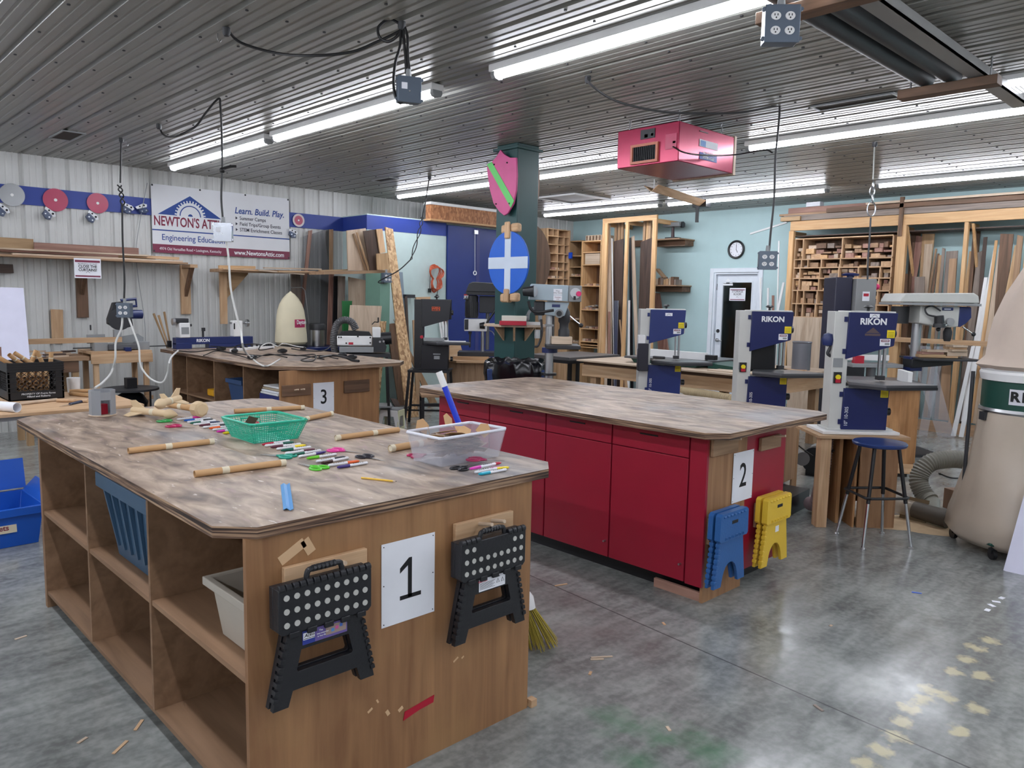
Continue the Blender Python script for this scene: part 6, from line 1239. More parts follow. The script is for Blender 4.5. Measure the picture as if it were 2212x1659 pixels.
# frame of the lumber rack: posts, header beam, cross rail
t = thing('lumber_rack', 'pine lumber rack with a knotty header beam along the teal wall', 'rack', (0, 0, 0))
zh0, zh1 = 2.64, 2.775; B(XF-.02, 2.2, zh0, XF+.02, 5.40, zh1).build('header_beam', W('fir', 'y'), t, bev=.003)
for px, wdt in ((1702, .07), (1936, .11), (2078, .045), (2212, .06)):
    y = PX(px, 560, x=XF).y; B(XF-.015 if px != 1936 else XF-.03, y-wdt, 0, XF+.05, y, zh0-.001).build('post', W('fir', 'z'), t, bev=.003)
    B(XW-.05, y-wdt, 0, XW-.004, y, 2.6).build('back_post', W('brown', 'z'), t); B(XF+.05, y-.04, 2.56, XW-.05, y, 2.64).build('cross_arm', W('fir', 'x'), t)
yb = PX(1938, 560, x=XF).y; B(XF-.05, yb-.05, 2.5, XF-.021, yb, 3.0).build('upper_cleat', W('brown', 'z'), t)
for px in (1938, 2078):
    y = PX(px, 560, x=XF).y-.07; MB().add([(XF+.01, y-.002, 2.62), (XF+.01, y-.03, 2.62), (XF+.05, y-.03, 2.62), (XF+.05, y-.002, 2.62), (XW-.1, y-.002, 1.9), (XW-.1, y-.03, 1.9), (XW-.06, y-.03, 1.9), (XW-.06, y-.002, 1.9)], [(0, 1, 2, 3), (7, 6, 5, 4), (0, 4, 5, 1), (1, 5, 6, 2), (2, 6, 7, 3), (3, 7, 4, 0)]).build('diagonal_brace', W('fir', 'z'), t)
za = PX(2040, 738, x=XF).z; B(XF-.06, 2.2, za-.03, XF-.016, 4.1, za+.03).build('cross_rail', W('pine', 'y'), t); B(XF-.02, 2.2, 0, XF+.02, 5.3, .14).build('kick_board', W('shelf', 'y'), t)
B(XF+.07, 2.2, 2.56, XW-.06, 5.4, 2.575).build('top_deck', W('dark', 'y'), t)
# long boards on top of the rack
for i, (pa, pb, k, z0, z1, dx, lab) in enumerate(((1695, 2260, 'grey', 2.78, 2.86, 0, 'grey-brown timber lying lowest on the header beam'), (1685, 2260, 'shelf', 2.862, 2.89, .03, 'thin tan board second from the bottom above the header'), (1704, 2260, 'red', 2.892, 2.97, .06, 'pinkish timber topmost on the lumber rack'), (1786, 2260, 'brown', 2.862, 2.92, -.03, 'thin brown strip in front of the top timber'), (1688, 1730, 'oak', 2.78, 2.84, -.04, 'short board end sticking out left above the header'), (1870, 2260, 'pale', 2.93, 2.96, -.02, 'pale narrow board high on the rack at right'))):
    y0, y1 = PX(pb, 460, x=XF+dx).y, PX(pa, 460, x=XF+dx).y; o = B(0, 0, 0, .1 if i != 3 else .03, y1-y0, z1-z0).build('stored_timber', W(k, 'y'), loc=(XF-.02+dx, y0, z0), bev=.003); tag(o, lab, 'timber', 'long timbers on top of the lumber rack')
o = B(0, 0, 0, .12, .2, .06).build('white_box', M_paper, loc=(XF+.02, 5.0, 2.975)); o.location.z = 2.972; tag(o, 'small white and teal box on top of the lumber rack', 'box')
# upright boards in the two bays: TL, TR, BR, BL in the (1900,420) crop
c6 = lambda x, y: (1900+x/7.09, 420+y/7.09)
BAY = [(560, 635, 680, 645, 520, 1520, 440, 1520, 'red', 'pinkish square timber, tallest at the left of the first bay'), (500, 735, 535, 735, 470, 1520, 430, 1520, 'brown', 'thin rough board left of the pinkish timber'), (655, 600, 845, 600, 760, 1400, 600, 1400, 'oak', 'wide oak board with a darker top in the first bay'),
 (690, 760, 815, 757, 740, 1500, 640, 1500, 'pale', 'light yellowish board in front of the oak board'), (850, 830, 880, 830, 780, 1500, 740, 1500, 'shelf', 'narrow tan board, middle of the first bay'), (885, 905, 915, 905, 830, 1500, 790, 1500, 'brown', 'narrow brown board, middle of the first bay'), (905, 930, 950, 930, 900, 1500, 850, 1500, 'oak', 'narrow oak board near the dark divider'),
 (960, 815, 1005, 830, 945, 1500, 900, 1500, 'grey', 'slim grey board leaning right in the first bay'), (1020, 870, 1200, 860, 1150, 1560, 970, 1560, 'grey', 'wide weathered board at the right of the first bay'), (1070, 985, 1180, 980, 1150, 1560, 1030, 1560, 'shelf', 'smaller grey-tan board in front of the weathered one'),
 (535, 1262, 690, 1258, 680, 1530, 530, 1530, 'grey', 'short stained board standing at the front of the first bay'), (350, 1215, 430, 1215, 420, 1530, 340, 1530, 'brown', 'short brown board right of the scrap rack'), (290, 1335, 345, 1335, 340, 1530, 280, 1530, 'oak', 'shortest board right beside the scrap rack'),
 (1375, 870, 1430, 870, 1340, 1640, 1270, 1640, 'fir', 'orange fir board, first in the second bay'), (1430, 560, 1480, 560, 1400, 1640, 1340, 1640, 'brown', 'tall dark board at the left of the second bay'), (1500, 890, 1620, 840, 1510, 1640, 1400, 1640, 'grey', 'wide greyish plank in the second bay'), (1590, 655, 1650, 650, 1560, 1640, 1500, 1640, 'dark', 'dark plank behind the wide greyish one'),
 (1600, 1270, 1655, 1270, 1610, 1640, 1540, 1640, 'white', 'short white board in the second bay'), (1740, 850, 1755, 850, 1640, 1640, 1600, 1640, 'white', 'tall white strip leaning in the second bay'), (1765, 705, 1810, 700, 1690, 1640, 1635, 1640, 'fir', 'slim fir board right of the white strip'), (1825, 805, 2020, 795, 1870, 1640, 1700, 1640, 'pale', 'wide pinkish-tan board in the second bay'), (1850, 600, 2055, 605, 1950, 1500, 1780, 1500, 'brown', 'wide dark-topped board at the back of the second bay'),
 (2070, 780, 2150, 780, 2000, 1640, 1900, 1640, 'oak', 'tan board behind the dust collector bag'), (2110, 620, 2200, 640, 2100, 1640, 2000, 1640, 'shelf', 'rightmost visible board of the lumber rack')]
for i, b_ in enumerate(BAY):
    q = [c6(*b_[j:j+2]) for j in (0, 2, 4, 6)]; m = M_white if b_[8] == 'white' else W(b_[8], 'z'); off = .31-.02*i if i < 13 else .29-.022*(i-13)
    lumber('upright_board', b_[9], 'board', q, m, XF+off+.05, XF+off, th=.016, group='boards standing in the lumber rack', zf=.145 if i not in (10, 11, 12) else .145)
# clear plastic bundle and white sheets low behind the third drill press
for i, (q, m) in enumerate((([(1962, 745), (2010, 748), (2050, 900), (2005, 880)], flat('clear_film', 'd2d4dc', .12, alpha=.22, var=0)), ([(2018, 748), (2042, 748), (2010, 905), (1990, 905)], flat('clear_film', 'd2d4dc', .12, alpha=.22, var=0)))):
    lumber('plastic_sheet', 'clear plastic sheet, %s one, leaning in front of the lumber rack' % ('left', 'right')[i], 'plastic sheet', q, m, 10.35-.1*i, 10.34-.1*i, th=.006, zf=.003)
for i, (a, b_, c_, d_) in enumerate(((2098, 2106, 2072, 2062), (2108, 2118, 2088, 2078))): lumber('white_board', 'long white board leaning at the dust collector, %s one' % ('left', 'right')[i], 'board', [(a, 748), (b_, 748), (c_, 905), (d_, 905)], M_white, 10.5, 10.4, th=.02, zf=.02)
lumber('plywood_sheet', 'light plywood sheet standing below the scrap rack', 'plywood', [(1700, 684), (1797, 687), (1797, 768), (1700, 764)], W('pale', 'z'), 10.62, 10.56, th=.015)
# trim and pipes standing between the door and the scrap rack
for i, (a, b_, c_, d_, y0, m, lab) in enumerate(((1681, 1684, 1680, 1677, 520, M_white, 'long white trim strip, tallest right of the door'), (1657, 1661, 1660, 1656, 622, M_white, 'white stick with black marks right of the door'), (1667, 1672, 1672, 1667, 638, W('red', 'z'), 'reddish dowel right of the door'), (1690, 1695, 1682, 1677, 610, M_white, 'bent white trim leaning on the rack post'), (1641, 1644, 1644, 1641, 600, M_white, 'thin white trim against the door frame'))):
    lumber('leaning_trim', lab, 'trim strip', [(a, y0), (b_, y0), (c_, 672), (d_, 672)], m, 11.0-.03*i, 10.9-.03*i, th=.012, group='sticks right of the door')
slab('white_pipe', 'thin white strip fixed slanting high on the teal wall', 'trim strip', [(1620, 503), (1700, 478), (1700, 482), (1620, 507)], M_white, x=XW-.02, th=.012)
# ---- sheet rack left of the clock
XD = 10.4; t = thing('sheet_rack', 'tall pine frame rack holding sheets and panels left of the clock', 'rack', (0, 0, 0))
for px, w_, k in ((1298, .05, 'fir'), (1303, .06, 'fir'), (1347, .06, 'fir'), (1405, .08, 'fir')):
    y = PX(px, 600, x=XD).y; B(XD, y-w_, 0, XD+.04, y, 2.98).build('post', W(k, 'z'), t, bev=.002)
y0, y1 = PX(1414, 600, x=XD).y, PX(1298, 600, x=XD).y; B(XD-.001, y0, 2.9, XD+.039, y1, 2.985).build('top_rail', W('fir', 'y'), t, bev=.002)
for px, pt in ((1328, 478), (1336, 473), (1342, 470), (1390, 470), (1397, 466), (1402, 465)):
    p = PX(px, pt, x=XD+.3); B(XD+.3, p.y-.045, 0, XD+.34, p.y, p.z).build('back_post', W('fir' if px % 2 else 'pine', 'z'), t)
for px in (1298, 1347, 1405): y = PX(px, 600, x=XD).y; B(XD+.04, y-.04, 2.86, XW-.01, y, 2.93).build('cross_arm', W('fir', 'x'), t)
B(XW-.06, y0, 2.55, XW-.01, y1, 2.66).build('back_rail', W('brown', 'y'), t)
d6 = lambda x, y: (1160+x/6.9125, 420+y/6.9125)
SH = [(1030, 450, 1090, 425, 1110, 2000, 1060, 2000, 'pale', .0, 'pinkish plywood strip, tallest in the first bay of the sheet rack'), (1105, 650, 1125, 660, 1140, 2000, 1130, 2000, 'white', .02, 'thin white strip in the first bay of the sheet rack'), (1150, 700, 1290, 660, 1270, 2000, 1120, 2000, 'dark', .06, 'wide dark brown panel in the first bay of the sheet rack'),
 (1335, 660, 1365, 650, 1330, 2000, 1300, 2000, 'white', .03, 'white-edged panel just right of the middle post'), (1370, 650, 1400, 645, 1420, 2000, 1385, 2000, 'black', .05, 'black panel between two white ones'), (1400, 640, 1450, 615, 1500, 2000, 1450, 2000, 'pale', .07, 'cream panel leaning in the second bay'), (1545, 710, 1730, 640, 1660, 2000, 1510, 2000, 'dark', .1, 'wide brown-grey panel at the right end of the sheet rack'),
 (995, 1260, 1030, 1260, 1040, 2100, 1000, 2100, 'pale', -.04, 'short pale board at the left foot of the sheet rack'), (1150, 1585, 1215, 1585, 1200, 2230, 1150, 2230, 'steel', -.04, 'short bright metal channel standing in the sheet rack'), (1060, 1750, 1090, 1750, 1090, 2230, 1055, 2230, 'red', -.05, 'short pinkish board in the sheet rack'), (1360, 1580, 1385, 1580, 1380, 2230, 1350, 2230, 'white', -.05, 'short white strip in the second bay'),
 (1225, 1870, 1240, 1870, 1280, 2230, 1255, 2230, 'pine', -.06, 'short slanted pine strip before the middle post'), (1300, 1840, 1325, 1840, 1320, 2230, 1290, 2230, 'brown', -.05, 'short brown board just right of the middle post')]
for b_ in SH:
    m = {'white': M_white, 'black': M_black, 'steel': M_steel}.get(b_[8]) or W(b_[8], 'z'); q = [d6(*b_[j:j+2]) for j in (0, 2, 4, 6)]; lumber('stored_board', b_[10], 'panel', q, m, XD+.12+b_[9], XD+.06+b_[9], th=.015, group='panels in the sheet rack')
# wall shelves right of the sheet rack
for i, (z, ya, yb_, lab) in enumerate(((2.63, 7.33, 7.93, 'upper wooden wall shelf right of the sheet rack'), (1.87, 7.35, 7.95, 'lower wooden wall shelf right of the sheet rack, with blocks'))):
    t = thing('wall_shelf', lab, 'shelf', (0, 0, 0)); B(10.75, ya, z-.02, XW-.002, yb_, z).build('shelf_board', W('shelf', 'y'), t); B(10.95, ya+.02, z-.11, XW-.002, yb_, z-.021).build('cleat', W('brown', 'y'), t)
t = thing('bench_grinder', 'black and steel machine on the upper wall shelf', 'machine', (10.95, 7.60, 2.631)); B(-.08, -.1, 0, .1, .1, .03).build('base', M_black, t); MB().cyl((0, 0, .02), (0, -.0, .2), .03, .02, 10).build('pedestal', flat('maroon_iron', '3c2428', .4), t); B(-.1, -.18, .2, .1, .15, .27).build('body', M_grey, t, bev=.01); MB().cyl((0, -.2, .23), (0, -.16, .23), .05).build('wheel', M_dkgrey, t)
for i in range(9):
    o = B(0, 0, 0, .14+.02*(i % 3), .035+.02*(i % 2), .09+.015*(i % 4)).build('wood_block', W(['pine', 'pale', 'brown', 'grey', 'oak'][i % 5], 'z'), loc=(10.82+.01*(i % 2), 7.83-i*.052, 1.871), bev=.002); tag(o, 'wood block on the lower wall shelf, %s from the left' % ('first', 'second', 'third', 'fourth', 'fifth', 'sixth', 'seventh', 'eighth', 'ninth')[i], 'wood block', 'blocks on the lower wall shelf')
o = MB().bx((0, 0, 0), (.1, .22, .03)).build('wood_block', W('shelf', 'y'), loc=(10.88, 7.75, 2.06), rot=(.75, 0, 0)); tag(o, 'slanted board lying across the blocks on the lower wall shelf', 'wood block')
lumber('maroon_board', 'dark maroon panel leaning below the lower wall shelf', 'panel', [(1412, 632), (1424, 634), (1430, 672), (1415, 672)], W('red', 'z'), 11.1, 11.05, th=.03)
# clock
p = PX(1590, 539, x=XW-.02); t = thing('wall_clock', 'round black-rimmed wall clock above the storage room door', 'clock', (XW-.005, p.y, p.z)); R_ = .145
MB().cyl((-.01, 0, 0), (0, 0, 0), R_*.85, n=40).build('dial', M_paper, t); MB().tube([(-.015, (R_-.014)*math.cos(2*PI*k/40), (R_-.014)*math.sin(2*PI*k/40)) for k in range(40)], .018, 8, True).build('rim', M_black, t)
for h in range(12):
    a_ = PI/2-(h+1)*PI/6; text(str(h+1), .026, M_ink, t, (-.0112, -.095*math.cos(a_), .095*math.sin(a_)), FX, 'numeral')
MB().bx((-.013, -.0, .038), (.002, .006, .085), (-.02, 0, 0)).build('minute_hand', M_ink, t); a_ = R(150); MB().bx((-.0135, -.025*math.sin(a_), .025*math.cos(a_)), (.002, .008, .06), (a_, 0, 0)).build('hour_hand', M_ink, t)
# signs on the storage room door
yd = lambda px, py=630: PX(px, py, x=XW+.05).y
p, q = PX(1577, 622, x=XW+.055), PX(1610, 650, x=XW+.055); s = B(XW+.047, q.y, q.z, XW+.049, p.y, p.z).build('storage_room_notice', M_paper); tag(s, 'white storage room notice with red bars on the door glass', 'sign')
cy_, cz = (p.y+q.y)/2, (p.z+q.z)/2
for zz in (p.z-.03, q.z+.02): B(XW+.046, q.y+.015, zz-.006, XW+.047, p.y-.015, zz+.006).build('red_bar', M_maroon, s)
text('STORAGE', .05, M_ink, s, (XW+.0455, cy_, cz+.045), FX, sx=.9); text('ROOM', .05, M_ink, s, (XW+.0455, cy_, cz+.0), FX, sx=.9); MB().tube([(XW+.046, cy_+.02, cz-.05), (XW+.046, cy_, cz-.035), (XW+.046, cy_-.02, cz-.05)], .0018, 4).build('gable_mark', M_dkgrey, s)
for c_ in s.children: c_.location = c_.location
p = PX(1573, 612, x=XW+.055); g = MB().prism([(p.y-.09, p.z-.0), (p.y+.09, p.z), (p.y, p.z+.08)], 'x', XW+.0465, XW+.048).box(XW+.0465, p.y-.09, p.z-.035, XW+.048, p.y+.09, p.z-.008).build('gable_decal', M_white_l); tag(g, 'small white gable logo decal at the top left of the door glass', 'decal')
n = 10; MB().prism([(p.y+.032*math.cos(PI*k/n), p.z+.032*math.sin(PI*k/n)) for k in range(n+1)], 'x', XW+.046, XW+.0465).build('decal_arch', M_ink, g)
# things inside the storage room
for i, (y, z, c_, h_) in enumerate(((6.5, 0, '7a4a44', 1.3), (6.3, 0, '6a6458', .9), (6.75, 0, '4a4440', .7))):
    o = B(0, 0, 0, .3, .18, h_).build('stored_carton', flat('carton_'+c_, c_, .7), loc=(XW+.6+i*.2, y-.1, 0), rz=.2*i); tag(o, 'carton inside the storage room, %s through the door glass' % ('tallest', 'grey, middle', 'lowest, left')[i], 'carton', 'cartons in the storage room')
# ---- cubby units in the corner
def unit(name, label, x, pa, pb, pt, colspx, rows, kind, depth=.32, cutpy=560, fillit=True, grp='', plane='x', rackname=''):
    if plane == 'x':
        mp = mpx; loc = (x, 0, 0); ua = lambda px: -PX(px, cutpy, x=x).y; zz = lambda py: PX((pa+pb)/2, py, x=x).z
    else:
        mp = lambda u, w, v: (u, w, v); loc = (0, x, 0); ua = lambda px: PX(px, cutpy, y=x).x; zz = lambda py: PX((pa+pb)/2, py, y=x).z
    t = thing(name, label, 'shelving', loc); cols = [[ua(pa)]+[ua(c) for c in cs]+[ua(pb)] for cs in colspx]; rz_ = [zz(r_) for r_ in rows]
    cubbies(t, mp, cols, rz_, kind, depth); bxm(mp, cols[0][0]-.02, cols[0][0], -.005, depth, 0, rz_[0]).build('side_panel', W(kind, 'z'), t); bxm(mp, cols[0][-1], cols[0][-1]+.02, -.005, depth, 0, rz_[0]).build('side_panel', W(kind, 'z'), t)
    return cols, rz_
ca, ra = unit('pigeonhole_unit', 'tall tan pigeonhole unit in the far corner beyond the column', 9.6, 1183, 1229, 493, [[1194, 1205], [1205, 1219], [1205, 1219], [1205, 1219], [1205, 1219], [1205, 1219], [1205, 1219]], [495, 510, 528, 547, 565, 583, 601, 622], 'pine', plane='y')
cb, rb_ = unit('shelf_unit', 'strand board shelf unit between the pigeonhole unit and the tall open case', 10.62, 1230, 1256, 505, [[]]*6, [520, 552, 576, 596, 640, 690, 740], 'oak', depth=.35)
cc, rc = unit('shelf_unit', 'tall open pine case of offcuts beside the sheet rack', 10.55, 1258, 1297, 515, [[]]*8, [520, 544, 571, 617, 669, 710, 738, 745, 750], 'fir', depth=.4)
def shelfload(cols, rz_, x, plane, grp, lab, rows, kinds=('pale', 'pine', 'grey', 'red')):
    for r_ in rows:
        a, b_ = cols[r_][0]+.03, cols[r_][-1]-.03; z = rz_[r_+1]; n = 5
        for i in range(n):
            u = a+(b_-a)*(i+.5)/n; h_ = rnd.uniform(.015, .045); w_ = (b_-a)/n*.85; d_ = rnd.uniform(.1, .25)
            m = W(kinds[rnd.randrange(len(kinds))], 'x')
            if plane == 'x': o = MB().bx((0, 0, h_/2), (d_, w_, h_)).build('wood_offcut', m, loc=(x+.02+d_/2, -u, z+.001), rz=rnd.uniform(-.1, .1), smooth=False)
            else: o = MB().bx((0, 0, h_/2), (w_, d_, h_)).build('wood_offcut', m, loc=(u, x+.02+d_/2, z+.001), rz=rnd.uniform(-.05, .05), smooth=False)
            tag(o, 'offcut on the %s shelf of the %s' % (('first', 'second', 'third', 'fourth', 'fifth', 'sixth', 'seventh', 'eighth')[r_], lab), 'wood offcut', grp+', shelf %s' % ('one', 'two', 'three', 'four', 'five', 'six', 'seven', 'eight')[r_])
shelfload(cc, rc, 10.55, 'x', 'offcuts in the tall open case', 'tall open case', (2, 3, 4, 5)); shelfload(cb, rb_, 10.62, 'x', 'offcuts in the strand board unit', 'strand board unit', (2, 3, 4, 5)); shelfload(ca, ra, 9.6, 'y', 'offcuts in the pigeonhole unit', 'pigeonhole unit', (4, 5, 6))
p = PX(1277, 558, x=10.5); o = B(0, 0, 0, .2, .34, .19).build('cardboard_box', W('pale', 'y'), loc=(10.57, -cc[1][-1]+.03, rc[2]+.001)); tag(o, 'plain wooden box on the second shelf of the tall open case', 'box')
t = thing('wood_box', 'pale box of sticks lying on top of the tall open case', 'box', (10.6, -cc[0][-1]-.0, rc[0]+.001)); B(0, 0, 0, .3, .40, .10).build('box_body', W('pale', 'y'), t)
for k in range(10): B(-.01, .02+k*.037, .01, 0, .04+k*.037, .09).build('stick_end', W('brown' if k % 2 else 'pale', 'x'), t)
for i in range(4): o = MB().bx((0, 0, .02), (.25, .05, .02), (0, -.15+.1*i, 0)).build('grey_offcut', M_grey if i % 2 else W('pale', 'x'), loc=(10.72, -cc[4][0]-.08-i*.08, rc[4]+.04)); tag(o, 'slanted grey strip on the offcut case', 'wood offcut', 'slanted strips in the tall open case')
p = PX(1234, 552, x=10.6); o = MB().bx((0, 0, 0), (.03, .07, .11)).build('blue_tag', flat('bright_blue', '1c4cc0', .4), loc=(p.x-.02, p.y, p.z)); tag(o, 'small bright blue plastic piece on the strand board unit', 'plastic piece')
# ------------------------------------------------------------------ table saw bench
BX0, BX1, BY0, BY1, BZ = 7.2, 8.75, 3.75, 6.35, .86
t = thing('saw_table_bench', 'long pine bench around the table saw with a wide plywood top', 'bench', (0, 0, 0))
B(BX0, BY0, BZ-.02, BX1, BY1, BZ).build('plywood_top', W('pale', 'y'), t, bev=.002); B(BX0+.04, BY0+.06, BZ-.20, BX0+.08, BY1-.06, BZ-.06).build('apron', W('pine', 'y'), t, bev=.002); B(BX0+.08, BY0+.05, BZ-.09, BX0+.1, BY1-.05, BZ-.021).build('apron', W('brown', 'y'), t)
B(BX0+.1, BY0+.06, BZ-.2, BX1-.1, BY0+.1, BZ-.021).build('apron', W('pine', 'x'), t)
for x in (BX0+.09, BX1-.2):
    for y in (BY0+.15, (BY0+BY1)/2, BY1-.25): B(x, y, 0, x+.09, y+.09, BZ-.021).build('leg', W('pine', 'z'), t)
B(BX0+.1, BY0+.3, .25, BX1-.2, BY1-.3, .27).build('lower_shelf', W('dark', 'y'), t)
for i, (y, k) in enumerate(((5.9, 'brown'), (5.3, 'grey'), (4.8, 'dark'))): o = B(0, 0, 0, .5, .4, .12).build('stored_timber', W(k, 'y'), loc=(BX0+.2, y, .271)); o.location.y = y-.3; tag(o, 'timber stack on the lower shelf of the saw table bench, %s' % ('left', 'middle', 'right')[i], 'timber')
t = thing('table_saw', 'green cabinet table saw with a white fence set into the plywood bench', 'table saw', (7.75, 5.15, BZ+.002))
MB().prism([(-.40, .05), (.55, .05), (.5, .0), (-.35, .0)], 'x', -.3, .5).build('green_skirt', M_green, t); B(-.34, -.45, .05, .55, .62, .075).build('iron_top', M_iron, t, bev=.003)
B(-.1, -.35, .075, -.04, .62, .16).build('fence', M_white, t, bev=.003); B(-.11, -.47, .085, -.03, -.35, .14).build('fence_clamp', M_black, t, bev=.005); MB().prism([(-1.0, .0), (-.45, .0), (-.45, .06), (-.9, .03)], 'x', -.2, .3).build('green_wing', M_green, t)
MB().bx((-.36, .1, .09), (.04, .16, .03)).build('push_stick', M_dkgrey, t, bev=.01)
t = thing('extension_table', 'grey iron extension table with a black edge left of the saw bench', 'table', (7.45, 6.42, 0)); B(-.3, 0, .82, .7, .75, .88).build('tabletop', M_iron, t, bev=.003); B(-.31, -.01, .80, .71, .76, .84).build('black_edge', M_black, t)
for x in (-.2, .6):
    for y in (.08, .65): B(x, y, 0, x+.04, y+.04, .8).build('leg', M_black, t)
B(-.2, .1, .4, .6, .65, .42).build('shelf', W('red', 'x'), t)
for i in range(5): o = MB().bx((0, 0, 0), (.5, .06, .014)).build('loose_board', [W('red', 'x'), W('pale', 'x'), M_paper, W('brown', 'x'), W('pale', 'x')][i], loc=(7.55+.03*i, 6.55+.1*i, .43+.008*0), rz=.3-.15*i); tag(o, 'loose board on the shelf under the iron extension table', 'board', 'loose boards under the extension table')
for i, (x, y, k, sx, sy) in enumerate(((7.6, 4.35, 'pale', .9, .5), (8.1, 4.15, 'pine', .5, .35))): o = B(0, 0, 0, sx, sy, .008).build('plywood_offcut', W(k, 'y'), loc=(x-.3, y-.3, BZ+.001), rz=.1*i); tag(o, 'thin plywood offcut lying flat on the saw bench, %s one' % ('larger', 'smaller')[i], 'plywood')
# ---- the three blue band saws and their stands
M_frame = flat('frame_light_grey', 'c9cac6', .4)
saws = [(1393, 853, 7.7, 'blue band saw farthest left, with a small gable sticker and no brand lettering', None, 1), (1606, 889, 6.55, 'blue band saw in the middle, with grey RIKON lettering', 'RIKON', 0), (1808, 927, 5.62, 'blue band saw nearest the stool, with white RIKON lettering and a faded gable', 'RIKON', 2)]
for i, (px, py, d, lab, br, lg) in enumerate(saws):
    b_, im = bandsaw(px, py, d, lab, M_frame, flat('saw_navy' if i else 'saw_navy_faded', '0d1a54' if i else '1e2f6c', .38), br, logo=lg); z = b_.location.z
    st = thing('saw_stand', ['plywood stand under the leftmost blue band saw', 'plywood stand under the middle blue band saw', 'plywood stand with a pine post under the blue band saw nearest the stool'][i], 'stand', (b_.location.x, b_.location.y, 0), b_.rotation_euler.z)
    B(-.19, -.16, z-.045, .46, .30, z-.024).build('stand_top', W('pine', 'x'), st, bev=.002); B(-.14, -.10, z-.023, .41, .22, z-.001).build('spacer_board', M_white, st, bev=.003)
    if i == 2:
        B(-.165, -.14, 0, -.09, -.05, z-.046).build('post', W('pine', 'z'), st, bev=.002); B(.02, -.02, 0, .045, .25, z-.046).build('side_panel', W('cab', 'z'), st); B(.10, -.12, 0, .115, .20, z-.046).build('side_panel', W('cab', 'z'), st)
        B(.13, -.13, 0, .40, -.112, z-.046).build('front_panel', W('ply', 'z'), st, bev=.002); B(.37, -.11, 0, .388, .28, z-.046).build('side_panel', W('cab', 'z'), st); B(.0, .25, .1, .38, .265, z-.046).build('back_panel', W('cab', 'z'), st)
        hose([Vector((-.04, .08, z-.05)), Vector((-.045, .08, z-.2)), Vector((-.05, .10, .25)), Vector((-.05, .16, .10)), Vector((-.04, .30, .06))], .052, .02).build('dust_hose', flat('mauve_hose', '8c7c80', .5), st)
        MB().tube([Vector((-.042+.056*math.cos(k*PI/8), .08+.056*math.sin(k*PI/8), z-.17)) for k in range(16)], .008, 6, True).build('hose_clamp', M_black, st)
        c_ = MB().lathe([(.0, 0), (.035, .01), (.045, .05), (.03, .09), (0, .1)], n=16).build('lamp_head', M_navy, b_, loc=(-.10, .02, .60)); itube(im, 'lamp_arm', M_dkgrey, b_, [(1788, 745, .02), (1782, 757, .02), (1780, 765, .02), (1790, 771, .02)], .012)
        B(-.068, -.0235, .455, -.0, -.021, .52).build('speed_label', M_grey, b_)
    else:
        for x in (-.15, .40):
            for y in (-.12, .24): B(x, y, 0, x+.04, y+.04, z-.046).build('leg', W('pine', 'z'), st)
        if i == 0:
            B(-.10, -.12, .25, .0, -.03, .52).build('switch_box', flat('switch_dark', '20202c', .4), b_, bev=.006); B(-.10, -.08, .46, -.03, -.02, .60).build('junction_box', M_white, b_, bev=.004)
        else: B(-.068, -.0235, .36, -.0, -.021, .42).build('speed_label', M_grey, b_); B(.02, .14, .33, .30, .2, .62).build('motor_cover', M_black, b_, bev=.02)
# ---- blue topped stool
t = thing('shop_stool', 'round stool with a navy seat, black tube legs and chrome feet', 'stool', (5.33, 1.97, 0), YAW-PI/2+.1); zs = .69
MB().lathe([(.15, -.028), (.168, -.022), (.172, -.008), (.165, 0), (.12, .003), (0, .003)], (0, 0, zs), 40).build('seat', flat('seat_navy', '1d3266', .3), t)
for sx, sy in ((-1, -1), (1, -1), (1, 1), (-1, 1)):
    a, b_ = Vector((sx*.085, sy*.085, zs-.03)), Vector((sx*.168, sy*.168, .012)); m = a.lerp(b_, .56); l_ = MB().cyl(a, m, .0125, n=14).build('leg', M_black, t)
    MB().cyl(m, b_, .0105, n=14).build('leg_extension', M_chrome, l_); MB().lathe([(.018, 0), (.018, .006), (.009, .016), (0, .018)], (b_.x, b_.y, 0), 14).build('foot', M_steel, l_)
r_ = .150; MB().tube([(r_*u, r_*v, .335) for u, v in ((-.85, -1), (.85, -1), (1, -.85), (1, .85), (.85, 1), (-.85, 1), (-1, .85), (-1, -.85))], .0095, 8, True).build('foot_ring', M_black, t)
# ---- drill press three with its wood stack
im = IM(1962, 1000, 8.4); t = im.thing('drill_press', 'off-white drill press with a black lever ball at the right, before the lumber rack', 'drill press'); im.dz = t.location.z; t.location.z = 0
M_wp = flat('press_off_white', 'c6c7c2', .4)
ipoly(im, 'belt_cover', M_wp, t, [(1899, 655), (1908, 637), (2050, 634), (2060, 640), (2063, 655)], -.2, .25, .01); ibox(im, 'cover_lip', M_grey, t, 1898, 656, 2066, 661, -.21, .26, .003); ibox(im, 'cover_end', M_grey, t, 2062, 640, 2070, 658, -.1, .2, .006)
ipoly(im, 'head', M_wp, t, [(1950, 662), (2032, 662), (2032, 704), (2015, 706), (1975, 702), (1950, 698)], -.12, .14, .008); ipoly(im, 'head_side', M_navy, t, [(2032, 662), (2056, 663), (2058, 685), (2048, 697), (2036, 705), (2032, 704)], -.12, .14, .006); s = ibox(im, 'name_plate', M_navy, t, 1995, 665, 2018, 671, -.125, -.12)
ibox(im, 'print', M_white_l, s, 1999, 667, 2013, 669, -.127, -.125); MB().cyl(im.P(1922, 700, .02), im.P(1922, 664, .02), .09, n=18).build('motor', M_black, t)
MB().cyl(im.P(2011, 694, -.16), im.P(2011, 694, -.12), .04, n=20).build('feed_hub', M_steel, t)
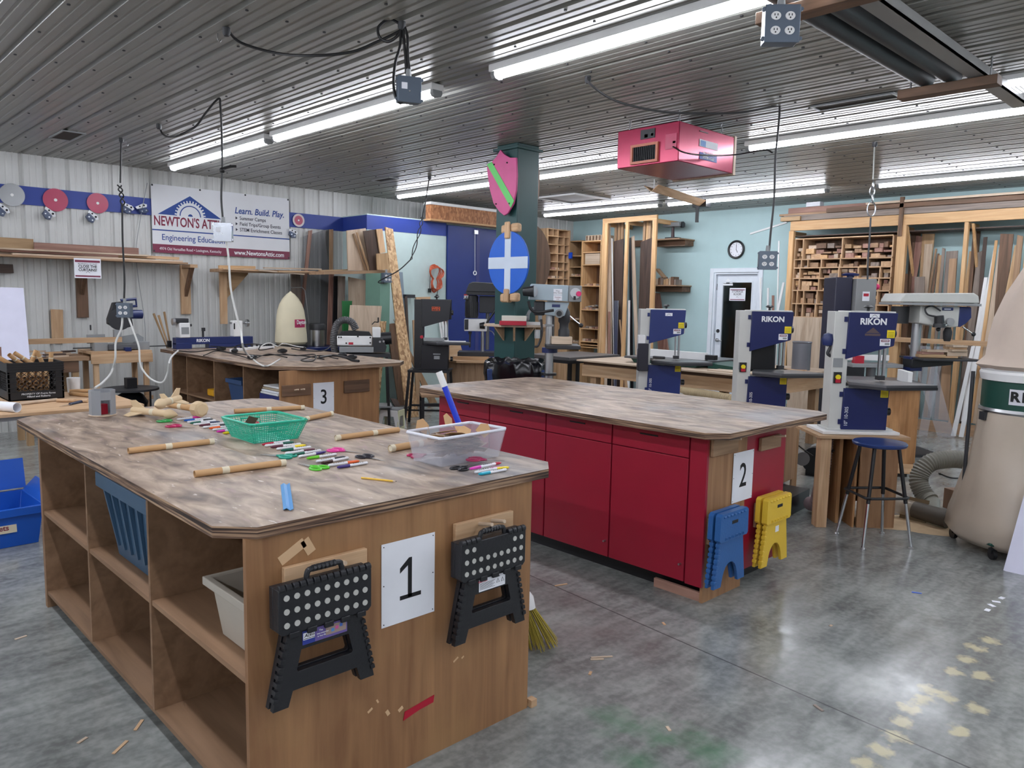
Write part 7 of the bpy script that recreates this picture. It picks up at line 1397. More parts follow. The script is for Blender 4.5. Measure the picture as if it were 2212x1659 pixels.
for a_, b_ in (((2005, 699), (1984, 710)), ((2037, 704), (2058, 719))): MB().cyl(im.P(*a_, -.15), im.P(*b_, -.18), .008).build('feed_handle', M_chrome, t); MB().sph(im.P(*b_, -.18), .022).build('handle_ball', M_black, t)
MB().cyl(im.P(1963, 700, .05), im.P(1963, 1000, .05)*1.0, .048, n=20).build('column', M_steel, t); MB().lathe([(.03, 0), (.04, .03), (.045, .1), (.03, .14), (.03, .17), (.055, .19), (.055, .21), (0, .21)], im.P(2024, 736, 0), 16).build('chuck', M_dkgrey, t)
ibox(im, 'table', M_dkgrey, t, 1950, 771, 2076, 775, -.25, .25, .003); ipoly(im, 'table_bracket', M_black, t, [(1945, 775), (2033, 776), (2032, 785), (1985, 790), (1945, 793)], -.08, .12, .006); ibox(im, 'column_clamp', M_navy, t, 1946, 770, 1972, 800, -.04, .12, .006)
o_ = im.P(1963, 1000, .05); B(im.u(1963)-.2, -.2, 0, im.u(1963)+.25, .3, .03).build('base', M_dkgrey, t)
MB().cyl(im.P(1983, 698, -.2), im.P(1981, 682, -.2), .05, .045, 18).cyl(im.P(1983, 706, -.2), im.P(1983, 698, -.2), .062, .055, 18).build('magnifier_lamp', M_black, t); itube(im, 'lamp_cord', M_dkgrey, t, [(1978, 684, -.18), (1962, 680, -.16), (1957, 668, -.15), (1972, 662, -.14), (1988, 672, -.16)], .009)
Mz = Matrix.Translation((im.loc.x, im.loc.y, 0)) @ Matrix.Rotation(im.rz, 4, 'Z')
for i, (x0, x1, y0, y1, k) in enumerate(((1960, 2014, 764, 770.5, 'oak'), (1962, 2010, 759, 763.8, 'red'), (1975, 2018, 754.5, 758.8, 'pale'), (2008, 2040, 767, 770.5, 'pine'), (2020, 2062, 757, 766.8, 'pale'), (2024, 2058, 752.5, 756.8, 'pale'), (2024, 2060, 748, 752.3, 'pine'), (2026, 2058, 744, 747.8, 'pale'))):
    q = Mz @ im.P((x0+x1)/2, y1, -.02 if i < 4 else -.03*(i % 2)); o = MB().bx((0, 0, (y1-y0)*im.S/2), ((x1-x0)*im.S, .14, (y1-y0)*im.S)).build('wood_offcut', W(k, 'x'), loc=q+Vector((0, 0, .0015)), rz=im.rz+(.05 if i % 2 else -.04), bev=.002); tag(o, 'board offcut on the drill press table at right, %s' % ('long, lowest on the left', 'reddish, second on the left', 'thin, top of the left pile', 'low middle piece', 'thick rounded piece in the right pile', 'third in the right pile', 'second from the top, right pile', 'topmost of the right pile')[i], 'wood offcut', 'offcuts on the right drill press')
# ---- wooden router cabinet
c0 = Vector((7.62, 2.50, 0)); az = R(125)
t = thing('router_cabinet', 'honey-coloured plywood cabinet with a black-edged grey top and two small knobs', 'cabinet', c0, az)
L1, L2 = .66, .60         # local x runs along the left face, local -y along the right face
B(0, -L2, .13, L1, 0, .84).build('cabinet_body', W('cab', 'z'), t, bev=.003); B(.0, -L2, .035, L1, .006, .129).build('plinth', W('pine', 'x'), t, bev=.003); B(.04, -L2+.04, 0, L1-.04, -.03, .034).build('toe_board', M_black, t)
MB().prism([(-.07, -.56), (-.02, -.66), (.66, -.66), (.66, .05), (.05, .05), (-.07, .0)], 'z', .845, .88).build('worktop', M_iron, t, bev=.002); MB().ring([(-.08, -.565), (-.025, -.67), (.67, -.67), (.67, .06), (.045, .06), (-.08, .005)], [(-.069, -.559), (-.019, -.659), (.659, -.659), (.659, .049), (.05, .049), (-.069, .0)], 'z', .835, .876).build('black_edge', M_black, t)
for y0, y1 in ((-.30, -.01), (-.61, -.31)): d_ = B(-.012, y0, .14, 0, y1, .83).build('cabinet_door', W('cab', 'z'), t, bev=.002); MB().cyl((-.012, (y0 if y0 > -.5 else y1)+(.02 if y0 > -.5 else -.02), .72), (-.035, (y0 if y0 > -.5 else y1)+(.02 if y0 > -.5 else -.02), .72), .01, n=10).build('knob', M_white, d_)
B(.06, -.36, .881, .10, -.02, .99).build('router_fence', M_white, t, bev=.003)
for k in range(5): MB().box(.055, -.31+k*.055, .925, .06, -.29+k*.055, .945).build('fence_slot', M_black, t)
# ---- big grey machine behind the nearest blue saw, and the planer between
im = IM(1843, 672, 8.9); t = im.thing('large_machine', 'tall dark and grey machine with a red stop button behind the nearest blue saw', 'machine'); im.dz = t.location.z; t.location.z = 0
B(im.u(1802), 0, 0, im.u(1838), .35, im.v(600)).build('dark_column', flat('dark_indigo', '22223a', .4), t, bev=.008); g = B(im.u(1840), -.08, im.v(760), im.u(1883), .2, im.v(603)).build('grey_case', flat('case_grey', '8a8b8c', .4), t, bev=.006)
MB().cyl(im.P(1883, 619, 0), im.P(1888, 619, 0), .02).build('stop_stem', M_black, t); MB().sph(im.P(1890, 619, 0), .035).build('stop_button', flat('magenta_button', 'd82c6c', .4), t)
s = B(im.u(1854), -.083, im.v(650), im.u(1869), -.08, im.v(630)).build('danger_sticker', M_paper, g); B(im.u(1856), -.085, im.v(640), im.u(1867), -.083, im.v(634)).build('red_band', M_red, s)
B(im.u(1828), -.05, .0, im.u(1872), .3, im.v(790)).build('cabinet_base', M_dkgrey, t); MB().cyl(im.P(1840, 600, .1), im.P(1840, 594, .1), .04, n=14).lathe([(.09, 0), (.1, .02), (.05, .035), (0, .035)], im.P(1840, 596, .1), 16).build('tension_wheel', M_navy, t)
p = PX(1868, 790, d=8.2); t = thing('jointer', 'grey and white jointer tables behind the router cabinet', 'jointer', (p.x+.3, p.y, 0), YAW-PI/2); B(-.3, -.1, .93, .25, .15, .97).build('table', M_grey, t, bev=.004); B(-.35, .02, 1.0, .15, .06, 1.06).build('fence', M_white, t); MB().cyl((-.05, 0, 0), (-.05, 0, .93), .05).build('column', M_iron, t); B(-.2, -.15, 0, .15, .2, .05).build('base', M_black, t); B(-.25, -.04, .97, -.15, .04, 1.05).build('red_guard', M_red, t)
p = PX(1722, 760, d=8.6); t = thing('grey_bin', 'grey metal bin with a pale rim standing on the saw bench end', 'bin', (8.35, 4.0, BZ+.001)); MB().lathe([(.10, 0), (.1, .3), (.108, .31), (.1, .32), (.0, .32)], n=24).build('bin_body', flat('bin_grey', '6e7078', .4, .3), t)
t = thing('bench_motor', 'black motor with a grey finned body on the floor beyond the middle blue saw', 'motor', (7.0, 3.15, 0), .3); MB().cyl((0, 0, .16), (.25, 0, .16), .11, n=20).build('finned_body', M_grey, t); MB().cyl((-.1, 0, .16), (0, 0, .16), .12, n=20).build('end_bell', M_black, t); B(-.05, -.08, 0, .22, .08, .06).build('foot', M_black, t)
# hoses on the floor behind bench two
o = hose([PX(px, py, x=7.08)-Vector((7.75, 5.15, BZ)) for px, py in ((1465, 846), (1530, 855), (1600, 868))], .055, .02).build('dust_hose', flat('beige_hose', 'b8a684', .6), bpy.data.objects['table_saw'])
a, b_ = Vector((6.95, 3.6, .28)), Vector((6.3, 2.95, .28)); t = thing('dust_pipe', 'grey dust pipe with a white taped band between the two nearest blue saws', 'pipe', a); MB().cyl((0, 0, 0), b_-a, .06, n=18).build('pipe', flat('pipe_grey', '6c6c6e', .5), t); MB().tubehollow((b_-a)*.35, (b_-a)*.6, .062, .002, 18).build('taped_band', M_white, t); MB().cyl((b_-a)*.5, ((b_-a)*.5).xy.to_3d()+Vector((0, 0, -.28)), .02).build('support_leg', M_dkgrey, t)
# ---- dust collector with bags
im = IM(2195, 1195, 5.15); t = im.thing('dust_collector', 'large green-banded dust collector with a tall cloth bag above a plastic bag', 'dust collector'); im.dz = t.location.z; t.location.z = 0; vz = im.v
M_cloth = flat('pinkish_cloth', 'cdbcae', .85, bump=.35, bscale=5); M_poly = flat('cloudy_plastic', 'bcae9e', .3, alpha=.93, bump=.5, bscale=7)
def bagmesh(rings, c0_, n=48, seed=1, amp=.012):
    r2 = random.Random(seed); ph = [(r2.uniform(0, 6.28), r2.choice((5, 7, 9, 11))) for _ in range(6)]; vs = []; fs = []
    for j, (r_, z, dx) in enumerate(rings):
        for k in range(n):
            a_ = 2*PI*k/n; q = r_+sum(amp*.45*math.sin(f*a_+p_+z*4) for p_, f in ph)*(.3 if j in (0, len(rings)-1) else 1); vs.append((c0_[0]+dx+q*math.cos(a_), c0_[1]+q*math.sin(a_), z))
    for j in range(len(rings)-1): fs += [(j*n+k, j*n+(k+1) % n, (j+1)*n+(k+1) % n, (j+1)*n+k) for k in range(n)]
    fs += [tuple(range(n-1, -1, -1)), tuple(range((len(rings)-1)*n, len(rings)*n))]; return MB().add(vs, fs)
R0 = .28
bagmesh([(.36, vz(1168), 0), (.42, vz(1150), 0), (.405, vz(1110), 0), (.365, vz(1055), 0), (.325, vz(990), 0), (.30, vz(930), 0), (R0+.01, vz(888), 0)], (0, 0), amp=.014).build('plastic_bag', M_poly, t, ang=60)
MB().lathe([(R0, vz(884)), (R0, vz(822)), (R0+.006, vz(820)), (R0, vz(818)), (R0-.02, vz(818))], (0, 0, 0), 48).build('green_drum', M_green, t); MB().lathe([(R0+.006, vz(889)), (R0+.012, vz(884)), (R0+.006, vz(878)), (R0, vz(878))], (0, 0, 0), 48).build('band_clamp', M_steel, t)
MB().lathe([(R0+.01, vz(820)), (R0+.02, vz(805)), (R0+.012, vz(800)), (R0+.02, vz(795)), (.2, vz(795))], (0, 0, 0), 48).build('bag_cuff', M_white, t)
bagmesh([(.30, vz(796), 0), (.325, vz(788), 0), (.29, vz(770), .02), (.285, vz(730), .03), (.27, vz(690), .04), (.235, vz(640), .06), (.17, vz(590), .08), (.10, vz(540), .10), (.04, vz(490), .12), (.02, vz(480), .12)], (0, 0), amp=.012, seed=3).build('cloth_bag', M_cloth, t, ang=60)
lb = MB(); n_ = 10
for k in range(n_):
    a0, a1 = [-2.12-.46+.92*j/n_ for j in (k, k+1)]; lb.add([((R0+.003)*math.cos(a), (R0+.003)*math.sin(a), z) for a in (a0, a1) for z in (vz(866), vz(834))], [(0, 2, 3, 1)])
lb = lb.build('label_plate', flat('plate_silver', 'd4d4dc', .4), t)
for k, ch in enumerate('RIKON'):
    a_ = -2.12-.34+k*.17; text(ch, .085, M_ink, lb, ((R0+.006)*math.cos(a_), (R0+.006)*math.sin(a_), vz(850)), (PI/2, 0, a_+PI/2), bold=.04, sx=1.05)
MB().tube([(0, -R0, 0) for _ in range(1)]+[(0, -R0-.001, .001)], .001, 3) ; MB().lathe([(.32, .09), (.34, .10), (.34, .115), (0, .115)], n=4, a0=PI/4, sx=1.45, sy=1.1).build('wheeled_base', M_green, t, bev=.004)
for sx in (-1, 1):
    for sy in (-1, 1): MB().cyl((sx*.30-.012, sy*.22, .035), (sx*.30+.012, sy*.22, .035), .035, n=16).box(sx*.30-.02, sy*.22-.015, .04, sx*.30+.02, sy*.22+.015, .09).build('caster', M_black, t)
MB().box(-R0-.03, -.03, vz(905), -R0+.03, .03, vz(888)).build('clamp_latch', M_dkgrey, t); MB().cyl((-.33, .1, .115), (-.33, .1, vz(805)), .012).build('support_post', M_dkgrey, t); MB().cyl((.33, .1, .115), (.33, .1, vz(805)), .012).build('support_post', M_dkgrey, t)
itube(im, 'clamp_bolt', M_steel, t, [(2106, 808, 0), (2114, 808, 0)], .014)
M_hose = flat('grey_flex_hose', '77756c', .5); W_ = lambda x, y, d: PX(x, y, d=d)
o = hose([W_(2096, 995, 5.9), W_(2050, 992, 5.9), W_(2005, 1002, 5.9), W_(1984, 1035, 5.9), W_(1996, 1068, 5.85), W_(2008, 1082, 5.8)], .065, .02, n=20).build('flexible_hose', M_hose); tag(o, 'thick grey flexible hose curving from the dust collector to the floor', 'hose')
t = thing('dust_duct', 'dusty clear and black duct elbow lying on the sawdust by the stool', 'duct', (0, 0, 0)); A_, B_, C_ = W_(2012, 1085, 5.8), W_(1975, 1100, 5.75), W_(2048, 1122, 5.55)
for v in (A_, B_, C_): v.z = max(v.z, .07)
MB().cyl(W_(1932, 1090, 5.85), B_, .06, n=18).build('clear_pipe', flat('dusty_clear', 'b0a494', .3, alpha=.6, var=0), t); MB().cyl(B_, C_, .062, .066, 18).build('black_elbow', flat('dusty_black', '4a443c', .6), t); MB().cyl(A_, B_.lerp(C_, .5), .06, n=18).build('collar', M_hose, t); MB().bx(B_, (.012, .19, .17), (0, .2, YAW-.9)).build('blast_gate', flat('brass_gate', '6c5c44', .5), t)
o = MB().lathe([(.0, .0), (.38, .001), (.30, .006), (.12, .012), (0, .014)], n=28, sx=1.5, sy=.55).build('sawdust', flat('sawdust_tan', 'b8a080', .9, var=.2), loc=PX(1985, 1130, z=0), rz=-.75); tag(o, 'sawdust spread on the floor around the duct elbow', 'sawdust', kind='stuff')
o = MB().lathe([(.0, .0), (.2, .001), (.12, .008), (0, .01)], n=20, sx=1.6, sy=.6).build('sawdust', flat('sawdust_tan', 'b8a080', .9, var=.2), loc=PX(2060, 1150, z=0), rz=-.9); tag(o, 'second patch of sawdust near the dust collector', 'sawdust', kind='stuff')
o = B(0, 0, 0, .14, .1, .16).build('wood_block', W('brown', 'z'), loc=PX(2058, 1103, z=0), rz=-.5); tag(o, 'brown wooden block on the floor beside the dust collector', 'wood block')
slab('whiteboard', 'white panel leaning at the right edge of the view in front of the dust collector', 'panel', [(2217, 1050), (2320, 1068), (2290, 1278), (2167, 1232)], flat('white_panel', 'dcdcf0', .5), x=(5.45, 5.35), th=.015)
tag(cable('floor_cable', [PX(1700, 940, z=.45), PX(1728, 965, z=.40), PX(1756, 985, z=.33)], .006, M_cable), 'black cable slanting behind the pine post of the saw stand', 'cable')
tag(cable('floor_cable', [PX(2028, 1022, z=.006), PX(2055, 1032, z=.006), PX(2085, 1032, z=.006)], .006, M_cable), 'black cable on the floor behind the grey hose', 'cable')
t = thing('floor_box', 'low dark plywood box on the floor between bench two and the saw stand', 'box', (5.55, 2.95, 0), .1); B(-.3, -.1, .16, .5, .35, .62).build('plywood_case', W('ply', 'z'), t); B(-.35, -.3, 0, .3, .3, .14).build('dark_base', M_black, t)
# ------------------------------------------------------------------ hanging from the ceiling
def outlet_box(p, yaw, label, n=4, mat=None, s=1.0, shiny=False, plugs=0, back=False):
    t = thing('outlet_box', label, 'outlet box', p, yaw); m = mat or flat('box_slate', '5f6a78', .35, .3); w_, h_ = .062*s, .066*s
    B(-w_, -.03, -h_, w_, .03, h_).build('box_body', m, t, bev=.003); B(-w_*1.04, -.034, -h_*1.03, w_*1.04, -.03, h_*1.03).build('cover_plate', m, t, bev=.003)
    if not back:
        for i in (-1, 1):
            for j in (-1, 1):
                o_ = MB().lathe([(.018*s, 0), (.018*s, .004), (0, .005)], n=18, sx=1, sy=.85).build('receptacle', M_white, t, loc=(i*.026*s, -.0345, j*.026*s), rot=(PI/2, 0, 0)); MB().box(-.007, -.0005, .0045, -.004, .007, .0062).box(.004, -.0005, .0045, .007, .007, .0062).cyl((0, -.007, .0045), (0, -.007, .0062), .0028, n=8).build('slots', M_ink, o_)
    else: B(-w_*.7, -.036, 0, -w_*.2, -.034, h_*.5).build('label_patch', M_paper, t); MB().cyl((0, -.038, -.01), (0, -.034, -.01), .005, n=8).build('screw', M_steel, t)
    MB().cyl((.0, 0, h_), (.0, 0, h_+.045), .016, .012, 12).build('cord_grip', M_grey, t)
    for i in (-1, 1):
        for j in (-1, 1): MB().cyl((i*w_*1.1, -.03, j*h_*.8), (i*w_*1.1, -.02, j*h_*.8), .008, n=8).build('lug', m, t)
    return t
def cord(pts, label, r=.008, mat=M_cable, name='hanging_cable', hook=True):
    P = [Vector(p) for p in pts]; t = thing(name, label, 'cord', P[0]); MB().tube(smoothpath([p-P[0] for p in P], 6), r, 7).build('cable', mat, t)
    if hook: MB().lathe([(.022, 0), (.022, -.03), (.014, -.045), (0, -.045)], n=12).build('ceiling_fitting', M_dkgrey, t)
    return t
def links(t, pts, r=.006):
    """loose chain-stitch twist hanging between the points"""
    P = smoothpath(pts, 10); L = len(P)
    for ph in (0, PI): MB().tube([p+Vector((math.cos(i*.55+ph)*.018, math.sin(i*.55+ph)*.018, 0)) for i, p in enumerate(P)], r, 6).build('twisted_loops', M_cable, t)
# A: box folded up near the camera
a0 = PX(489, 60, z=ZC); hk = PX(868, 45, z=ZC); d_ = (hk-Vector((0, 0, HC))).dot(FW); S_ = lambda px, py: PX(px, py, d=d_)
t = cord([a0, PX(520, 92, z=ZC-.06), PX(600, 115, z=ZC-.12), S_(680, 120), S_(760, 112), S_(815, 90), S_(858, 70), S_(868, 62)], 'black cord sagging along the ceiling to the folded-up outlet box')
t2_ = cord([hk-Vector((0, 0, .005)), S_(862, 50), S_(840, 42), S_(818, 58), S_(820, 80), S_(838, 90), S_(858, 78), S_(870, 58), S_(872, 80), S_(876, 120), S_(878, 160)], 'black cord looped round a ceiling hook above the folded-up outlet box')
MB().tube([p-t2_.location for p in smoothpath([S_(866, 60), S_(864, 100), S_(854, 135), S_(850, 175), S_(853, 205), S_(863, 222), S_(870, 219)], 5)], .008, 7).build('cable', M_cable, t2_); MB().tube([p-t2_.location for p in smoothpath([S_(874, 58), S_(880, 80), S_(881, 120), S_(886, 165)], 5)], .008, 7).build('cable', M_cable, t2_)
outlet_box(S_(882, 196), YAW-PI/2+.35, 'blue-grey outlet box hung upper centre left, seen from its plain side', s=1.0, back=True)
# B: shiny box in front of the banner
a1 = PX(343, 268, z=ZC); hk = PX(475, 210, z=ZC); d_ = (hk-Vector((0, 0, HC))).dot(FW)
cord([a1, PX(352, 290, z=ZC-.1), S_(375, 295), S_(420, 275), S_(445, 243), S_(472, 213), S_(476, 230), S_(479, 290), S_(480, 360), S_(479, 388), S_(478, 430), S_(481, 470)], 'black cord crossing the ceiling and dropping to the shiny outlet box')
t = thing('tied_cable_end', 'short black cord end tied at a knot above the banner', 'cord', S_(480, 365)); MB().tube(smoothpath([(0, 0, 0), (.05, -.03, .02), (.09, -.05, .025)]), .01, 6).build('cable', M_cable, t); MB().sph((0, 0, -.01), .022).build('knot', M_cable, t)
t = outlet_box(S_(483, 502), YAW-PI/2+.1, 'shiny steel outlet box hanging in front of the banner', mat=flat('foil_steel', 'c4c8d0', .15, 1), s=1.05, back=True); wc = [S_(489, 522), S_(494, 560), S_(498, 620), S_(508, 670), S_(520, 715), S_(526, 752), PX(540, 770, z=ZT+.03), PX(572, 791, z=ZT+.006), PX(605, 776, z=ZT+.006)]
cord(wc, 'white cord hanging from the shiny outlet box down to bench three', mat=M_wcable, hook=False, name='white_cable')
# C: box before the miter saw
hk = PX(262, 298, z=ZC); d_ = (hk-Vector((0, 0, HC))).dot(FW); t = cord([hk, S_(261, 350), S_(260, 395)], 'black cord dropping from the ceiling to the outlet box before the miter saw'); links(t, [p-t.location for p in (S_(258, 400), S_(262, 420), S_(266, 445))], .007)
MB().tube([p-t.location for p in smoothpath([S_(264, 440), S_(265, 520), S_(269, 600), S_(268, 650)], 4)], .009, 7).build('cable', M_cable, t)
outlet_box(S_(270, 670), YAW-PI/2-.1, 'outlet box with two white plugs hanging before the miter saw', s=1.05)
cord([S_(265, 682), S_(262, 710), S_(250, 740), S_(249, 775), S_(240, 805), PX(222, 826, z=.80), PX(205, 838, z=.775)], 'white cord dropping from the miter saw outlet box to the plywood sheet', mat=M_wcable, hook=False, name='white_cable', r=.01)
cord([S_(276, 682), S_(290, 720), S_(300, 750), S_(304, 790), S_(325, 818), S_(350, 826), S_(362, 805), S_(368, 775), PX(385, 757, z=ZT+.015)], 'white cord looping from the miter saw outlet box up to bench three', mat=M_wcable, hook=False, name='white_cable', r=.009)
cord([PX(318, 395, y=9.98), PX(302, 480, y=9.98), PX(294, 545, y=9.98), PX(300, 610, y=9.98), PX(312, 690, y=9.98), PX(314, 745, y=9.98)], 'thin grey wire running down the ribbed wall left of the banner', mat=M_grey, hook=False, r=.004)
# D: box on the green cabinet
hk = PX(928, 380, z=ZC); P3 = Vector(PX(834, 600, y=8.57)); m1 = PX(912, 470, d=9.6); m2 = PX(888, 560, d=9.3)
t = cord([hk, PX(920, 430, d=9.7), m1], 'black cord running from the ceiling to the box on the green cabinet'); links(t, [p-t.location for p in (m1, PX(906, 500, d=9.5), m2)], .006); MB().tube([p-t.location for p in smoothpath([m2, PX(860, 585, d=9.1), PX(818, 608, d=9.0), PX(830, 612, d=9.0)], 5)], .007, 6).build('cable', M_cable, t)
outlet_box((P3.x, P3.y-.005, P3.z), 0, 'grey outlet box fixed to the green cabinet', s=.95)
# E: long cord past the red air cleaner to the box above the door
a2 = PX(1270, 165, z=ZC); hk = PX(1681, 230, z=ZC); d_ = (hk-Vector((0, 0, HC))).dot(FW)
cord([a2, PX(1275, 182, z=ZC-.07), PX(1330, 218, z=ZC-.12), PX(1420, 240, z=ZC-.13), PX(1500, 245, z=ZC-.12), PX(1600, 243, z=ZC-.08), S_(1676, 229), S_(1684, 234), S_(1680, 290), S_(1675, 340), S_(1672, 430), S_(1665, 500), S_(1661, 545)], 'long dark cord crossing the ceiling and dropping to the outlet box by the door', mat=flat('grey_cable', '3c3c3e', .5))
outlet_box(S_(1657, 563), YAW-PI/2-.1, 'grey outlet box with four white receptacles hanging above the storage room door', s=1.02)
# F: box beneath the wooden cross block, near the camera
outlet_box(PX(1685, 57, d=2.9), YAW-PI/2-.05, 'slate outlet box with four receptacles at the top right, nearest the camera', s=1.0)
cord([PX(1690, 10, z=ZC), PX(1688, 18, d=2.95)], 'short cord holding up the nearest outlet box', hook=False)
# chain: pale rod, rings, then cable to the blue saw row
hk = PX(1890, 307, z=ZC); d_ = (hk-Vector((0, 0, HC))).dot(FW); t = cord([hk, S_(1888, 340), S_(1886, 388)], 'pale cable with steel rings hanging in front of the scrap rack', mat=flat('pale_cable', '8c8c88', .5), name='ring_chain', r=.007)
for i, (px, py, r_) in enumerate(((1886, 400, .032), (1884, 413, .03), (1885, 428, .035), (1882, 452, .05))): c_ = S_(px, py)-t.location; MB().tube([c_+(RT.xy.to_3d().normalized()*math.cos(k*PI/8)*r_*.75+Vector((0, 0, 1))*math.sin(k*PI/8)*r_*1.3) if i % 2 else c_+(FW.xy.to_3d().normalized()*math.cos(k*PI/8)*r_*.6+RT*.4*r_*math.cos(k*PI/8)+Vector((0, 0, 1))*math.sin(k*PI/8)*r_*1.3) for k in range(16)], .006, 6, True).build('ring', M_steel, t)
MB().tube([p-t.location for p in smoothpath([S_(1881, 470), S_(1878, 520), S_(1875, 560), S_(1874, 604)], 4)], .008, 6).build('cable', M_dkgrey, t)
# ---- red air cleaner
ax0, ax1, ay0, ay1, az0, az1 = 5.13, 5.93, 3.54, 4.14, 2.68, 2.98
t = thing('air_cleaner', 'magenta-red metal air cleaner box hung from the ceiling on chains', 'air cleaner', (0, 0, 0)); M_air = flat('air_cleaner_red', '9c2648', .25, .35, var=.1)
bd = B(ax0, ay0, az0, ax1, ay1, az1).build('case', M_air, t, bev=.006); B(ax1, ay0-.005, az0-.01, ax1+.035, ay1+.005, az1+.01).build('filter_frame', W('pale', 'z'), t, bev=.003)
fr = MB(); gy0, gy1, gz0, gz1 = PX(1419, 320, x=ax0).y, PX(1369, 330, x=ax0).y, PX(1395, 347, x=ax0).z, PX(1395, 316, x=ax0).z
fr.ring([(gy0-.02, gz0-.02), (gy1+.02, gz0-.02), (gy1+.02, gz1+.02), (gy0-.02, gz1+.02)], [(gy0, gz0), (gy1, gz0), (gy1, gz1), (gy0, gz1)], 'x', ax0-.02, ax0).build('vent_frame', flat('vent_orange', 'b86a50', .4), t); gr = B(ax0-.004, gy0, gz0, ax0-.001, gy1, gz1).build('vent_back', M_ink, t)
for k in range(12): MB().box(ax0-.015, gy0+(gy1-gy0)*(k+.3)/12, gz0, ax0-.004, gy0+(gy1-gy0)*(k+.55)/12, gz1).build('vent_fin', M_dkgrey, gr)
def afx(x0, x1, y0, y1, nm, m, par=t): a, c = PX(x0, y0, x=ax0), PX(x1, y1, x=ax0); return MB().box(ax0-.006, min(a.y, c.y), min(a.z, c.z), ax0-.001, max(a.y, c.y), max(a.z, c.z)).build(nm, m, par)
def afy(x0, x1, y0, y1, nm, m, par=t, o_=.005): a, c = PX(x0, y0, y=ay0), PX(x1, y1, y=ay0); return MB().box(min(a.x, c.x), ay0-o_, min(a.z, c.z), max(a.x, c.x), ay0-.001, max(a.z, c.z)).build(nm, m, par)
l_ = afx(1385, 1415, 282, 297, 'rating_label', M_dkgrey); afx(1393, 1400, 291, 297, 'label_square', M_paper, t); afx(1407, 1412, 288, 293, 'label_square', M_paper, t); afx(1439, 1462, 291, 320, 'switch_plate', flat('plate_red', 'b03458', .3), t); afx(1454, 1460, 305, 309, 'switch', M_white, t)
l_ = afy(1511, 1529, 282, 289, 'name_label', M_black); s = afy(1511, 1549, 300, 326, 'upper_label', M_paper); afy(1513, 1523, 303, 318, 'label_logo', flat('label_blue', '3a78b8', .5), s, .007); s2 = afy(1511, 1547, 328, 352, 'lower_label', flat('label_deep_blue', '3c50a4', .5))
p = PX(1529, 337, y=ay0); text('AIR CLEANING', .03, M_white_l, s2, (p.x, ay0-.0065, p.z+.015), FY, bold=.02, sx=.8); text('SYSTEM AC620', .03, M_white_l, s2, (p.x, ay0-.0065, p.z-.02), FY, bold=.02, sx=.85)
for x in (ax0+.08, ax1-.1):
    for y in (ay0+.06, ay1-.06):
        mb = MB()
        for k in range(3): c_ = Vector((x, y, az1+.018+k*.032)); mb.tube([c_+Vector((.009*math.cos(j*PI/4)*(k % 2), .009*math.cos(j*PI/4)*(1-k % 2), .021*math.sin(j*PI/4))) for j in range(8)], .003, 4, True)
        mb.build('hanging_chain', M_steel, t)
cord([PX(1454, 317, x=ax0-.02), PX(1480, 330, y=ay0-.12), PX(1530, 336, y=ay0-.14), PX(1590, 334, y=ay0-.14), S_(1645, 325) if False else PX(1650, 324, d=6.0), PX(1669, 330, d=5.95)], 'cord looping from the red air cleaner to the dropping cord', hook=False, r=.006)
# ---- wooden plank held under the ceiling and the projector-like end
p, q = PX(1407, 400, z=3.0), PX(1520, 437, z=3.0); L = (q-p).length; t = thing('hanging_trough', 'short V-shaped wooden trough hanging under the ceiling behind the air cleaner', 'trough', p, math.atan2(q.y-p.y, q.x-p.x)); 
for s in (-1, 1): MB().add([(0, 0, -.07), (L, 0, -.07), (L, s*.09, .0), (0, s*.09, .0), (0, s*.012, -.07), (L, s*.012, -.07), (L, s*.102, .0), (0, s*.102, .0)], [(0, 1, 2, 3), (7, 6, 5, 4), (0, 4, 5, 1), (1, 5, 6, 2), (2, 6, 7, 3), (3, 7, 4, 0)]).build('side_board', W('pine', 'x'), t)
B(L-.18, -.1, -.085, L+.02, .1, .015).build('black_end', M_black, t, bev=.004); 
for u in (.08, L-.05): MB().cyl((u, 0, -.06), (u, 0, ZC-3.0), .005).build('hanger', M_steel, t)
B(L-.25, -.02, -.30, L-.22, .02, -.085).build('hanging_strap', M_black, t)
# ---- stored pipes on wooden cross blocks at the upper right
zr = 2.97
t = thing('ceiling_block', 'thick wooden cross block at the top, holding the stored pipes', 'wood block', (3.45, 1.42, zr-.06)); B(0, 0, 0, .10, .56, .055).build('block', W('brown', 'y'), t, bev=.003); MB().cyl((.05, .05, .055), (.05, .05, ZC-zr+.06), .006).cyl((.05, .5, .055), (.05, .5, ZC-zr+.06), .006).build('hanger_rod', M_steel, t)
dup(t, (5.28, 1.44, zr-.06), label='wooden cross block under the right ends of the stored pipes')
for i, (y, r_, x1) in enumerate(((1.86, .055, 5.36), (1.72, .05, 5.42))): o = MB().cyl((0, 0, 0), (x1-2.6, 0, 0), r_, n=18).build('stored_pipe', flat('stored_pipe_dark', '3a3a3c', .5), loc=(2.6, y, zr+r_)); tag(o, 'dark pipe stored on the ceiling blocks, %s one' % ('left', 'right')[i], 'pipe', 'stored pipes under the ceiling')
o = MB().box(0, -.05, 0, 3.9, .045, .012).box(0, -.05, 0, 3.9, -.042, .06).build('stored_channel', flat('pale_channel', '8e8e8c', .35), loc=(2.4, 1.56, zr+.003)); tag(o, 'long pale metal channel stored beside the pipes under the ceiling', 'channel')
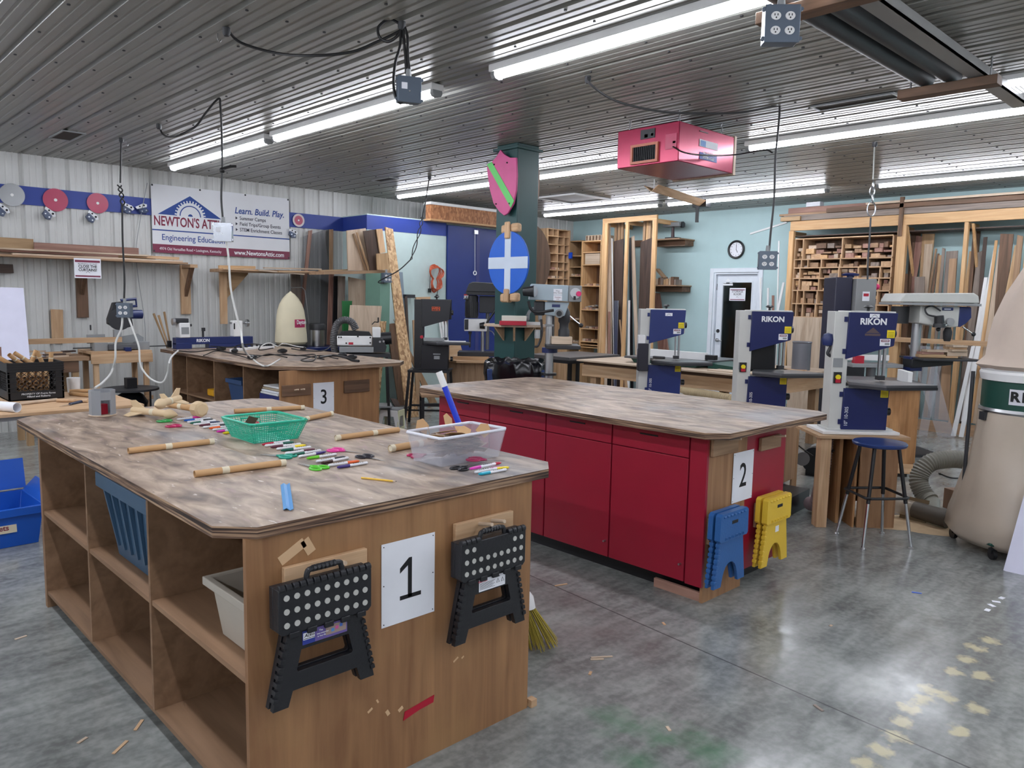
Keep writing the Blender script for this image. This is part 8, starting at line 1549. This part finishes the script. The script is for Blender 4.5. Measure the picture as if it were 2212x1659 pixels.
# ---- vents, hatch, wrap light
for i, (x, y, sx, sy) in enumerate(((2.16, 8.5, .2, .5), (5.82, 2.5, .16, .6), (5.75, 8.4, .15, .4))):
    t = thing('ceiling_vent', ('brown square vent in the ceiling at the far left', 'dark rectangular vent in the ceiling at the right', 'small dark vent in the ceiling before the blue enclosure')[i], 'vent', (x, y, ZC-.012)); MB().ring([(-sx/2, -sy/2), (sx/2, -sy/2), (sx/2, sy/2), (-sx/2, sy/2)], [(-sx/2+.015, -sy/2+.015), (sx/2-.015, -sy/2+.015), (sx/2-.015, sy/2-.015), (-sx/2+.015, sy/2-.015)], 'z', 0, .012).build('frame', M_grey, t); B(-sx/2+.015, -sy/2+.015, .006, sx/2-.015, sy/2-.015, .010).build('grille', flat('vent_dark', '2c241e', .7), t)
t = thing('attic_hatch', 'square attic hatch with white trim in the ceiling beyond the column', 'hatch', (8.6, 7.75, ZC-.02)); MB().ring([(-.4, -.4), (.4, -.4), (.4, .4), (-.4, .4)], [(-.36, -.36), (.36, -.36), (.36, .36), (-.36, .36)], 'z', 0, .02).build('trim', M_white, t); B(-.36, -.36, .008, .36, .36, .018).build('hatch_panel', M_grey, t)
t = thing('wrap_light', 'short ribbed wrap light on the ceiling at the right edge of the view', 'ceiling light', (5.95, .95, ZC)); B(-.14, 0, -.03, .14, .62, 0).build('housing', M_white, t)
MB().prism([(-.13, -.03), (-.10, -.07), (.10, -.07), (.13, -.03)], 'y', .02, .60).build('lens', flat('lit_wrap_lens', 'f3f6ff', emit=5, var=0), t)
for k in range(24): MB().box(-.105, .03+k*.024, -.074, .105, .036+k*.024, -.069).build('lens_rib', M_white, t)
# stray camp light hooks: bare hook and screw eye
for i, (px, py) in enumerate(((470, 72), (272, 305), (893, 170))): p = PX(px, py, z=ZC); o = MB().tube(smoothpath([(0, 0, 0), (0, 0, -.03), (.012, 0, -.045), (.02, 0, -.03)], 3), .003, 5).build('ceiling_hook', M_steel, loc=p); tag(o, 'small bare hook screwed into the ceiling, %s' % ('upper left', 'beside the cord to the miter saw box', 'near the folded-up outlet box')[i], 'hook', 'bare ceiling hooks')
